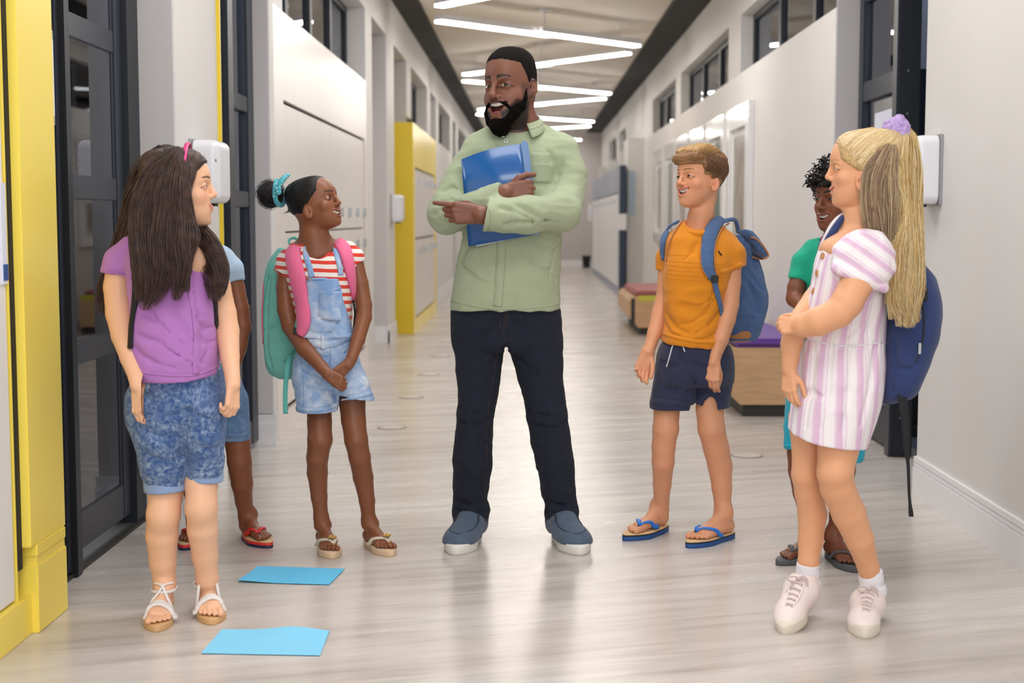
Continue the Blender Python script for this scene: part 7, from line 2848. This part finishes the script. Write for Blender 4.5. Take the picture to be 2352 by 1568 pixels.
    T.sub(A, .02)
    for i in range(12):       # gathered, ruffled sleeve edge
        t = i/11
        u, v = 1922+112*t, 606+46*t-10*math.sin(math.pi*t)*0
        T.cone(p(u, v-4, -.16+.02*abs(t-.5)*2), p(u-3, v+9, -.178+.02*abs(t-.5)*2), .011, .014, .006)
    T.disp(folds(.003, 15, seed=19))
    T.disp(lambda Pt: -.0016*np.sin(Pt[..., 0]*420)*np.exp(-((Pt[..., 2]-p(1950, 792)[2])/.02)**2))
    ctr = p(1935, 800, 0)

    def dcol(v):
        d = v-ctr
        ang = np.arctan2(d[:, 0], -d[:, 1])/(2*math.pi)      # around the body
        isS = (np.linalg.norm((v-p(1988, 600, -.13))/V(.10, .09, .085), axis=1) < 1)
        z = d[:, 2]
        body_ = ang*1.5+.5+np.where(z > 0, -.0, 0)+np.clip(z, 0, 1)*-.28
        sl = (v[:, 0]*.9+v[:, 2]*1.25)*1.5
        r = np.where(isS, sl, body_)
        out = np.zeros((len(v), 3)); out[:, 0] = r+3
        return out
    dr = P.put('dress', T, .0042, MP['dress'], cols=dcol)
    for u, v in ((1890, 588), (1877, 627), (1868, 668)):
        P.button(T, u, v, 8, MP['woodbtn'], parent=dr, th=.004)
    P.line('placket_edge', T, [(1884, 566), (1872, 620), (1860, 690), (1850, 760), (1838, 850), (1822, 970)], .0016, MP['sock'], parent=dr, n=40)
    P.strap('waist_seam', T, [(1850, 775), (1900, 790), (1960, 794), (2026, 786)], 4, .001, MP['sock'], parent=dr, n=30)
    # ---- socks and sneakers
    for pts, (hh, tt), b in (([(1856, 1292, .07, 27), (1855, 1318, .07, 27.5), (1854, 1345, .06, 26), (1855, 1362, .055, 24)], (hL, tL), -1),
                             ([(1999, 1308, .03, 28), (2001, 1330, .03, 28.5), (2004, 1350, .033, 27), (2006, 1368, .035, 24)], (hR, tR), -1)):
        K = Sdf()
        P.limb(K, pts, .006)
        top_ = p(*pts[0][:3])
        tl = norm(V(pts[0][0]-pts[1][0], 0, pts[1][1]-pts[0][1]))
        K.plane(top_, tl+V(0, -.12, 0), k=.005)
        for i in range(3):
            t = .45+.22*i
            a_ = p(*pts[1][:3])*(1-t)+p(*pts[3][:3])*t
            ring = [a_+V(math.cos(x)*.033, math.sin(x)*.033, .004*math.sin(x*2+i)) for x in np.linspace(0, 6.283, 12)]
            K.chain(ring, [.006]*12, .012)
        P.put('sock', K, .0032, MP['sock'])
        shoe, q = sneaker(P, hh, tt, b, .232, P.root)
    # ---- hair
    hs = Sdf()
    hs.loft(H.o, H.R, [tuple(q*H.h for q in r) for r in H.T], n=2.25, ext=.008)
    def clip(Pt):
        q = H.loc(Pt)
        y, z = q[..., 1], q[..., 2]
        edge = np.where(z > .12, .335-(.45-z)*.15, .285-(.12-z)*1.25)
        edge = np.where(z < .0, np.minimum(edge, .135-(.0-z)*1.6), edge)
        edge = np.where(z < -.08, np.minimum(edge, -.06), edge)
        return np.maximum((y-edge)*H.h*.8, (-.30-z)*H.h)
    hs._add(clip, V(-1e3, -1e3, -1e3), V(1e3, 1e3, 1e3), 'i', .012)
    tie = p(2060, 300, .0)
    hs.cone(H.L(0, -.38, .33), tie, .045, .022, .05)
    hs.disp(lambda Pt: .0016*vnoise(H.loc(Pt)*V(60, 5, 60)))
    hair = P.put('hair', hs, .0032, MP['blonde'])
    rnd = np.random.RandomState(8)
    # scraped back strands, from the hairline to the tie
    pl, cl = [], []
    m = 16
    bl = [C3('#ecd3a0'), C3('#dfbd86'), C3('#f6e6c0'), C3('#cfaa76')]
    tb_dir = norm(H.loc(tie[None])[0])
    N_ = 2600
    th = rnd.uniform(-1.95, 1.95, N_)
    y0 = np.where(np.abs(th) < .9, .33-.05*np.abs(th), .285-.36*(np.abs(th)-.9))-rnd.rand(N_)**2*.55
    zc = np.cos(th)
    A0 = np.stack([np.sin(th)*.36, y0, np.where(zc > 0, zc*.46, zc*.35)], 1)
    rad = radial(hs, H)
    PP = skull_strands(H, rad, A0, np.tile(tb_dir, (N_, 1)), m, .0006, rnd, .012)
    PP[:, -3:] = PP[:, -3:]*.5+tie*.5
    CC = np.array([bl[rnd.randint(4)]*rnd.uniform(.85, 1.12) for _ in range(N_)])
    col_strands('strands', PP, CC, np.linspace(.0009, .0007, m), hair)
    # loose under hair and the ponytail
    def locks(name, guides, n, base_m, pal, seed, es=1.2, hol=.8, wav=.004):
        rr_ = np.random.RandomState(seed)
        Bs = Sdf()
        PP, CC = [], []
        for g, r in guides:
            pts = [p(*q) for q in g]; r = [x*P.s for x in r]
            sp = spline(pts, 14)
            ri = np.interp(np.linspace(0, 1, 14), np.linspace(0, 1, len(r)), r)
            Bs.chain(sp, list(ri*.84*(1-.85*np.linspace(0, 1, 14)**4)), .015)
            PP.append(lock_strands(pts, r, n, 20, rr_, wav=wav, hollow=hol, loose=.15, endspread=es))
            CC.append(np.array([pal[rr_.randint(len(pal))]*rr_.uniform(.8, 1.12) for _ in range(n)]))
        Bs.disp(lambda Pt: .002*vnoise(Pt*V(140, 140, 5)))
        o = P.put(name, Bs, .004, base_m, parent=P.root)
        col_strands('strands', np.concatenate(PP), np.concatenate(CC), np.interp(np.linspace(0, 1, 20), [0, .7, 1], [.0009, .0008, .0003]), o)
        return o
    ash = [C3('#b3977a'), C3('#9a7e66'), C3('#d0b48c'), C3('#a68b74'), C3('#dcc49c')]
    locks('loose_hair', [([(2046, 316, -.04), (2030, 350, -.075), (2008, 400, -.085), (2003, 460, -.085), (2012, 530, -.07), (2030, 600, -.05), (2044, 700, -.03)], [3, 14, 22, 22, 22, 22, 12]),
                         ([(2052, 312, -.03), (2042, 350, -.065), (2036, 400, -.07), (2036, 480, -.07), (2040, 560, -.06), (2050, 660, -.04)], [3, 16, 22, 24, 22, 12]),
                         ([(2052, 312, .0), (2044, 350, .0), (2044, 420, .0), (2046, 500, .0), (2050, 600, .0), (2056, 690, .0)], [6, 28, 34, 34, 28, 14]),
                         ([(2030, 380, .05), (2025, 450, .06), (2030, 540, .06), (2045, 650, .03)], [24, 30, 26, 12]),
                         ([(1988, 455, -.075), (1992, 490, -.07), (2005, 530, -.07), (2020, 570, -.07)], [6, 9, 10, 7])], 560, MP['ashhair'], ash, 21)
    gold = [C3('#efd79f'), C3('#e2c184'), C3('#f8eac4'), C3('#d2ab6a')]
    locks('ponytail', [([(2062, 300, .0), (2080, 318, -.02), (2076, 380, -.05), (2078, 450, -.055), (2072, 540, -.07), (2064, 640, -.135), (2060, 735, -.15)], [10, 13, 17, 16, 18, 20, 10]),
                       ([(2066, 300, .0), (2086, 318, .0), (2092, 380, -.02), (2094, 460, -.03), (2094, 560, -.07), (2088, 660, -.14), (2078, 752, -.155)], [10, 14, 18, 17, 19, 22, 10]),
                       ([(2066, 300, .0), (2084, 318, .01), (2088, 400, .01), (2088, 500, .0), (2080, 600, -.08), (2074, 690, -.14), (2100, 745, -.155)], [10, 14, 18, 20, 24, 24, 9]),
                       ([(2064, 300, .0), (2072, 320, -.03), (2066, 380, -.055), (2068, 430, -.065), (2080, 500, -.07), (2062, 600, -.11), (2048, 700, -.14)], [8, 10, 10, 8, 9, 13, 9])], 560, MP['blonde'], gold, 22, es=1.5, wav=.006)
    # scrunchie
    sc_ = Sdf()
    c0 = p(2063, 302, .0)
    ax = norm(V(1, 0, .45))
    u_ = norm(np.cross(ax, V(0, 1, 0))); w_ = np.cross(ax, u_)
    for i in range(34):
        a = i/26*2*math.pi
        for j in range(2):
            c = c0+(u_*math.cos(a)+w_*math.sin(a))*(.020+.016*rnd.rand())+ax*rnd.uniform(-.026, .026)
            sc_.ell(c, (.010+.005*rnd.rand(), .009, .010+.004*rnd.rand()), None, .004)
    sc_.disp(folds(.004, 110, seed=2))
    P.put('scrunchie', sc_, .0026, MP['lilac'], parent=P.root)
    # ---- navy backpack
    t = thing('backpack', 'navy blue backpack on the blonde girl with a long black strap hanging down', 'backpack', p(2080, 760, .03))
    Bk = Sdf()
    P.loft(Bk, [(600, 2048, 2112, .03, .09, .09), (640, 2030, 2138, .03, .125, .125), (700, 2022, 2152, .03, .14, .14), (760, 2018, 2146, .03, .14, .14), (820, 2016, 2126, .03, .14, .14), (870, 2012, 2106, .03, .13, .13), (905, 2012, 2088, .03, .11, .11), (922, 2018, 2050, .03, .06, .06)], n=2.8)
    for c in ([(2100, 650), (2118, 700), (2120, 760), (2108, 820)], [(2060, 840), (2085, 850), (2108, 835)], [(2056, 780), (2060, 850), (2050, 900)]):
        Bk.chain([P.snap(Bk, u, v)[0] for u, v in c], [.004]*len(c), .02, 's')
    Bk.disp(folds(.005, 11, seed=51))
    v, f = Bk.mesh(.005)
    bag = mkobj('bag_body', v, f, MP['navybag'], t, True)
    P.line('zip', Bk, [(2070, 640), (2104, 660), (2122, 720), (2118, 790), (2104, 830)], .003, MP['flipblack'], parent=bag, n=30)
    q0, n0 = P.snap(Bk, 2112, 800, .002)
    MB().box(q0[0]-.004, q0[0]+.004, q0[1]-.004, q0[1], q0[2]-.016, q0[2]+.016, .001).build('zip_pull', MP['steelbtn'], bag)
    P.strap('side_mesh', Bk, [(2112, 640), (2126, 668), (2122, 690)], 14, .001, MP['flipblack'], parent=bag, n=8)
    # shoulder strap on the far shoulder
    pts = spline([p(1962, 486, .06), p(1944, 492, .02), p(1926, 512, -.005), p(1912, 538, -.01), p(1900, 566, .0), p(1892, 600, .02)], 24)
    MB().ribbon(pts, [norm(V(.55, -.5, .35))]*24, .040, .008, [norm(V(-.5, -.6, .6))]*24, .003).build('shoulder_strap', MP['navybag'], t, True)
    pts2 = [q+V(-.009, .006, .001) for q in pts]
    MB().ribbon(pts2, [norm(V(.55, -.5, .35))]*24, .036, .004, [norm(V(-.5, -.6, .6))]*24, .001).build('strap_lining', MP['whitelining'], t, True)
    # near strap, mostly under the hair
    ps = spline([p(2018, 560, -.12), p(2040, 580, -.10), p(2045, 630, -.06)], 10)
    MB().ribbon(ps, [V(0, 1, 0)]*10, .04, .008, [norm(V(.7, -.2, .6))]*10).build('shoulder_strap', MP['navybag'], t, True)
    tail = [p(2068, 885, -.08), p(2075, 930, -.09), p(2080, 980, -.09), p(2082, 1030, -.085), p(2086, 1070, -.08), p(2088, 1130, -.08), p(2093, 1186, -.08)]
    MB().ribbon(spline(tail, 34), [norm(V(1, .3*math.cos(i*.25), 0)) for i in range(34)], list(np.interp(np.linspace(0, 1, 34), [0, .25, .5, .62, .9, .97, 1], [.03, .026, .019, .011, .009, .014, .014])), .0018, [V(.2, -1, 0)]*34).build('strap_tail', MP['black_strap'], t, True)
    MB().box(*sum([[p(2070, 890, -.08)[i]-h_, p(2070, 890, -.08)[i]+h_] for i, h_ in ((0, .022), (1, .012), (2, .010))], []), .004).build('strap_anchor', MP['flipblack'], t)
    return P


blonde()
print('blonde', time.time()-T0)
# ------------------------------------------------------------------ the two boys standing behind
MP['emerald'] = clothmat('emerald_jersey', '#08a583', .85, bump=.3, bscale=900)
MP['cyan'] = clothmat('turquoise_shorts', '#0fa9c4', .8, bump=.3, bscale=800)
MP['skin_dark'] = skinmat('dark_skin', .42)
MP['greyflip'] = mat('grey_rubber_sandal', '#55565a', .55)
MP['maroon'] = mat('maroon_webbing', '#7b3a5c', .75, bump=.4, bscale=800)
MP['palebluetee'] = clothmat('pale_blue_jersey', '#b4cbe6', .85, bump=.3, bscale=900, var=.05)
MP['redflip'] = mat('red_rubber_strap', '#e0342e', .45)
MP['navysole'] = mat('navy_rubber_sole', '#23284a', .6)
MP['stripestrap'] = stripe_mat('navy_white_striped_webbing', '#1d2440', '#dfe3ee', (0, 0, 1), 150, .55)


def boy2():
    P = Person('person', 'curly haired boy in emerald tee and turquoise shorts, half hidden behind the blonde girl', 4.9, 1890, 1290)
    S, p = P.skin, P.p
    H = Head(P, 1929, 457, .0, 146, -60, 0, 0, wide=.95, deep=.96, nose=1.1, mouth=.055, mw=.14, smile=.055, upnose=.0, look=(-.1, .05))
    H.build(S)
    S.cone(H.L(0, -.13, -.25), p(1925, 560, .01), .048, .046, .04)
    S.cone(p(1925, 550, .01), p(1925, 590, .01), .046, .06, .03)
    P.limb(S, [(1842, 610, .0, 17), (1829, 660, -.02, 20), (1826, 685, -.03, 20), (1842, 702, -.10, 16), (1852, 710, -.13, 13.5)], .012)
    hand_simple(S, p(1849, 708, -.125), V(.8, -.45, -.1), V(-.2, -.7, .6), 1, .125, (35, 60, 35), [(.7, .6, -.3), (.9, .1, -.4), (.9, -.1, -.3)])
    P.limb(S, [(2000, 610, .05, 22), (2006, 680, .03, 20), (1980, 730, -.03, 17), (1940, 735, -.08, 14)], .012)
    hand_simple(S, p(1942, 735, -.08), V(-.9, -.3, 0), V(0, -1, .2), -1, .125, (30, 50, 30))
    S.cone(p(1925, 590, .01), p(1905, 900, .0), .07, .085, .03)
    S.cone(p(1860, 940, .0), p(1945, 940, .0), .06, .06, .03)
    ft = bare_feet(P, S, [(0, (1792, 1297), 1), (0, (1962, 1313), 1)], .215, .020,
                   [[(1840, 985, .0, 33), (1836, 1040, .0, 27.5), (1838, 1080, .0, 27), (1846, 1130, .01, 25), (1856, 1180, .02, 21), (1864, 1210, .03, 17), (1868, 1235, .03, 16)],
                    [(1945, 985, .0, 32), (1940, 1040, .0, 28), (1938, 1080, .0, 26.5), (1932, 1130, .01, 24.5), (1925, 1180, .02, 20), (1918, 1215, .03, 16.5), (1916, 1245, .03, 16)]])
    base = C3('#7c4a33')
    cols = lambda v: H.skin_col(v, base, C3('#8a4a44'), brow=(C3('#140e0c'), .016, .095), cheek=C3('#8a5238'))
    P.put('body', S, .004, MP['skin_brown'], cols, regions=person_regions(P, H, [
        (*P.reg(1780, 985, 2060, 590), .0045), (V(-3, 3, -1), V(3, 7, p(400, 985)[2]+.01), .0035)], .0026))
    H.extras(P.root, slit=.75)
    T = Sdf()
    P.loft(T, [(548, 1880, 1985, .01, .06, .07), (575, 1856, 2005, .01, .085, .09), (620, 1852, 2005, .0, .10, .09), (700, 1850, 1998, .0, .105, .09), (780, 1846, 1995, .0, .11, .10), (850, 1842, 1998, .0, .11, .10)], n=2.4)
    T.plane(p(1920, 850, 0), V(0, 0, -1), k=.005)
    for pts, en in (([(1866, 572, .0, 22), (1846, 605, .0, 27), (1834, 642, -.01, 24)], V(-.25, -.1, -1)), ([(1995, 575, .02, 22), (2003, 630, .03, 26)], V(0, 0, -1))):
        A = Sdf()
        P.limb(A, pts, .02)
        A.plane(p(*pts[-1][:3]), en, k=.004)
        T.sub(A, .025)
    T.ell(p(1918, 545, -.04), (.055, .06, .04), None, .006, 's')
    T.disp(folds(.004, 15, seed=61))
    tee = P.put('tee', T, .0045, MP['emerald'])
    P.strap('sleeve_hem', T, [(1814, 640), (1828, 646), (1846, 648)], 10, .0014, MP['emerald'], n=12, parent=tee)
    J = Sdf()
    P.loft(J, [(835, 1842, 1996, .0, .105, .10), (880, 1824, 1996, .0, .11, .12), (930, 1812, 1990, .0, .11, .12)], n=2.4)
    P.limb(J, [(1850, 920, .0, 46), (1846, 980, .0, 44), (1842, 1020, .0, 42)], .012)
    P.limb(J, [(1942, 920, .0, 46), (1943, 980, .0, 43), (1944, 1040, .0, 41)], .012)
    J.box(p(1830, 1029, .0)+V(-.03, 0, -.1), (.13, .2, .1), .001, None, .003, 's')
    J.box(p(1952, 1057, .0)+V(.03, 0, -.1), (.10, .2, .1), .001, None, .003, 's')
    J.disp(folds(.004, 15, seed=71))
    sh = P.put('shorts', J, .0045, MP['cyan'])
    P.strap('hem', J, [(1803, 1022), (1815, 1024), (1826, 1024)], 8, .0015, MP['cyan'], n=8, parent=sh)
    for hh, tt, b, an in ft:
        flipflop(P, S, hh-norm(tt-hh)*.006, tt+norm(tt-hh)*.010, b, [(0, .020, MP['greyflip'], 'sandal_sole')], MP['greyflip'], wid=.43, sr=.034)
    # curls
    hs = Sdf()
    hs.loft(H.o, H.R, [tuple(q*H.h for q in r) for r in H.T], n=2.25, ext=.018)
    def clip(Pt):
        q = H.loc(Pt)
        y, z = q[..., 1], q[..., 2]
        edge = np.where(z > .20, .40, np.where(z > .05, .40-(.20-z)*1.6, .05-(.05-z)*.6))
        return np.maximum((y-edge)*H.h*.8, (-.30-z)*H.h)
    hs._add(clip, V(-1e3, -1e3, -1e3), V(1e3, 1e3, 1e3), 'i', .012)
    hs.disp(folds(.004, 70, seed=3))
    hair = P.put('hair', hs, .0035, MP['blackhair'])
    rnd = np.random.RandomState(17)
    pl = []
    m = 26
    for i in range(1000):
        d = norm(rnd.randn(3))
        if d[2] < -.25: continue
        y = d[1]
        k = 1/math.sqrt((d[0]/.385)**2+(d[1]/(.45 if y > 0 else .50))**2+(d[2]/.56)**2)
        q = d*k
        if q[1] > .13 and q[2] < .20: continue
        if q[1] > -.02 and q[2] < .0: continue
        c = H.o+H.R @ q*H.h
        out = norm(H.R @ d)
        ln = rnd.uniform(.018, .052)
        if q[1] > .2: out = norm(out+H.R @ V(0, .6, -.35))
        a = norm(np.cross(out, rnd.randn(3))); b = np.cross(out, a)
        rr = rnd.uniform(.004, .0075)
        turns = rnd.uniform(2, 3.5)
        t = np.linspace(0, 1, m)
        sag = H.R @ V(0, .1, -.4)
        row = c+out*(t[:, None]*ln)+a*(np.cos(t*turns*6.28)*rr*(.4+.6*t))[:, None]+b*(np.sin(t*turns*6.28)*rr*(.4+.6*t))[:, None]+sag*(t[:, None]**2*.014)
        pl.append(row)
    v, f = strands(np.array(pl), np.full(m, .0021))
    mkobj('curls', v, f, MP['blackstrand'], hair, True, kind='stuff')
    t = thing('backpack', 'backpack with a maroon strap on the curly haired boy, only the strap showing', 'backpack', p(1925, 640, .12))
    Bk = Sdf(); Bk.box(p(1928, 690, .17), (.11, .06, .17), .04, None, .01)
    v, f = Bk.mesh(.008)
    mkobj('bag_body', v, f, MP['maroon'], t, True)
    P.strap('shoulder_strap', T, [(1892, 548), (1886, 570), (1882, 610), (1880, 680), (1876, 740)], 16, .004, MP['maroon'], n=24, parent=t, off=.002)
    P.strap('shoulder_strap', T, [(1968, 552), (1976, 580), (1980, 640), (1980, 740)], 16, .004, MP['maroon'], n=24, parent=t, off=.002)


def boy3():
    P = Person('person', 'boy in pale blue tee and red flip-flops hidden behind the long haired girl', 5.2, 520, 1250)
    S, p = P.skin, P.p
    H = Head(P, 424, 462, .0, 134, 62, 4, 0, wide=.95, deep=.96, nose=1.0, mouth=.04, mw=.13, smile=.04)
    H.build(S)
    S.cone(H.L(0, -.13, -.25), p(440, 560, .01), .048, .046, .04)
    P.limb(S, [(530, 610, .0, 22), (540, 660, .0, 22), (551, 710, -.01, 21.5), (556, 750, -.02, 20.5), (548, 800, -.04, 18), (535, 850, -.06, 14), (530, 868, -.065, 13)], .012)
    hand_simple(S, p(531, 864, -.065), V(-.2, -.2, -1), V(.9, -.4, 0), -1, .13)
    P.limb(S, [(385, 620, .0, 22), (378, 700, .0, 21), (380, 760, .0, 19), (385, 850, -.03, 14)], .012)
    ft = bare_feet(P, S, [(0, (424, 1262), 1), (0, (616, 1257), -1)], .215, .024,
                   [[(450, 960, .0, 34), (450, 1020, .0, 28), (448, 1080, .0, 27), (446, 1130, .01, 23), (446, 1170, .02, 18), (446, 1205, .03, 16)],
                    [(538, 960, .0, 33), (546, 1020, .0, 28.5), (550, 1060, -.005, 28), (556, 1110, .01, 25), (560, 1150, .02, 20), (565, 1185, .03, 17), (568, 1205, .03, 17)]])
    base = C3('#8a5338')
    cols = lambda v: H.skin_col(v, base, C3('#8a4a44'), brow=(C3('#140e0c'), .016, .095))
    P.put('body', S, .004, MP['skin_brown'], cols, regions=person_regions(P, H, [
        (*P.reg(360, 960, 600, 600), .0035), (V(-3, 3, -1), V(3, 7, p(400, 965)[2]), .0035)], .003))
    T = Sdf()
    P.loft(T, [(560, 410, 500, .01, .06, .07), (585, 388, 528, .01, .085, .09), (640, 384, 530, .0, .10, .09), (720, 390, 522, .0, .10, .09), (850, 390, 528, .0, .105, .1)], n=2.4)
    for pts, en in (([(512, 590, .0, 24), (528, 620, .0, 30), (535, 650, .0, 27)], V(.35, -.1, -1)), ([(405, 590, .0, 24), (390, 640, .0, 28)], V(0, 0, -1))):
        A = Sdf()
        P.limb(A, pts, .02)
        A.plane(p(*pts[-1][:3]), en, k=.004)
        T.sub(A, .025)
    T.disp(folds(.004, 15, seed=81))
    P.put('tee', T, .005, MP['palebluetee'])
    J = Sdf()
    P.loft(J, [(830, 392, 528, .0, .105, .10), (900, 396, 560, .0, .11, .12), (940, 400, 566, .0, .11, .12)], n=2.4)
    P.limb(J, [(450, 930, .0, 42), (450, 1000, .0, 40)], .012)
    P.limb(J, [(532, 920, .0, 38), (540, 1004, .0, 34)], .012)
    J.box(p(480, 1009, .0)+V(0, 0, -.1), (.25, .2, .1), .001, None, .003, 's')
    J.disp(folds(.003, 15, seed=91))
    sh = P.put('shorts', J, .005, MP['midden'])
    P.strap('hem', J, [(515, 996), (540, 1000), (566, 996)], 12, .0018, MP['midden'], n=12, parent=sh)
    for hh, tt, b, an in ft:
        flipflop(P, S, hh-norm(tt-hh)*.006, tt+norm(tt-hh)*.010, b, [(0, .010, MP['navysole'], 'sandal_sole'), (.010, .021, MP['redflip'], 'red_layer'), (.021, .024, MP['fliptan'], 'footbed')], MP['redflip'], wid=.43, sr=.036, postm=MP['navysole'])
    hs = Sdf()
    hs.loft(H.o, H.R, [tuple(q*H.h for q in r) for r in H.T], n=2.25, ext=.006)
    hs._add(lambda Pt: np.maximum(H.loc(Pt)[..., 1]-np.where(H.loc(Pt)[..., 2] > .2, .35, -.05), -.25-H.loc(Pt)[..., 2])*H.h*.8, V(-1e3, -1e3, -1e3), V(1e3, 1e3, 1e3), 'i', .012)
    P.put('hair', hs, .004, MP['blackhair'])
    t = thing('backpack', 'dark navy backpack with striped strap edge on the boy in pale blue tee', 'backpack', p(500, 740, .14))
    Bk = Sdf(); Bk.box(p(470, 740, .16), (.10, .055, .17), .04, None, .01)
    v, f = Bk.mesh(.008)
    mkobj('bag_body', v, f, MP['navysole'], t, True)
    P.strap('shoulder_strap', T, [(508, 590), (514, 650), (520, 700), (524, 748)], 14, .004, MP['navysole'], n=20, parent=t, off=.002)
    P.strap('striped_edge', T, [(512, 650), (517, 690), (523, 745)], 7, .006, MP['stripestrap'], n=20, parent=t, off=.003)
    MB().tube(spline([p(524, 748, -.08), p(528, 790, -.02), p(524, 830, .1)], 10), .010, 8).build('lower_strap', MP['navysole'], t, True)


boy2()
print('boy2', time.time()-T0)
boy3()
print('boy3', time.time()-T0)
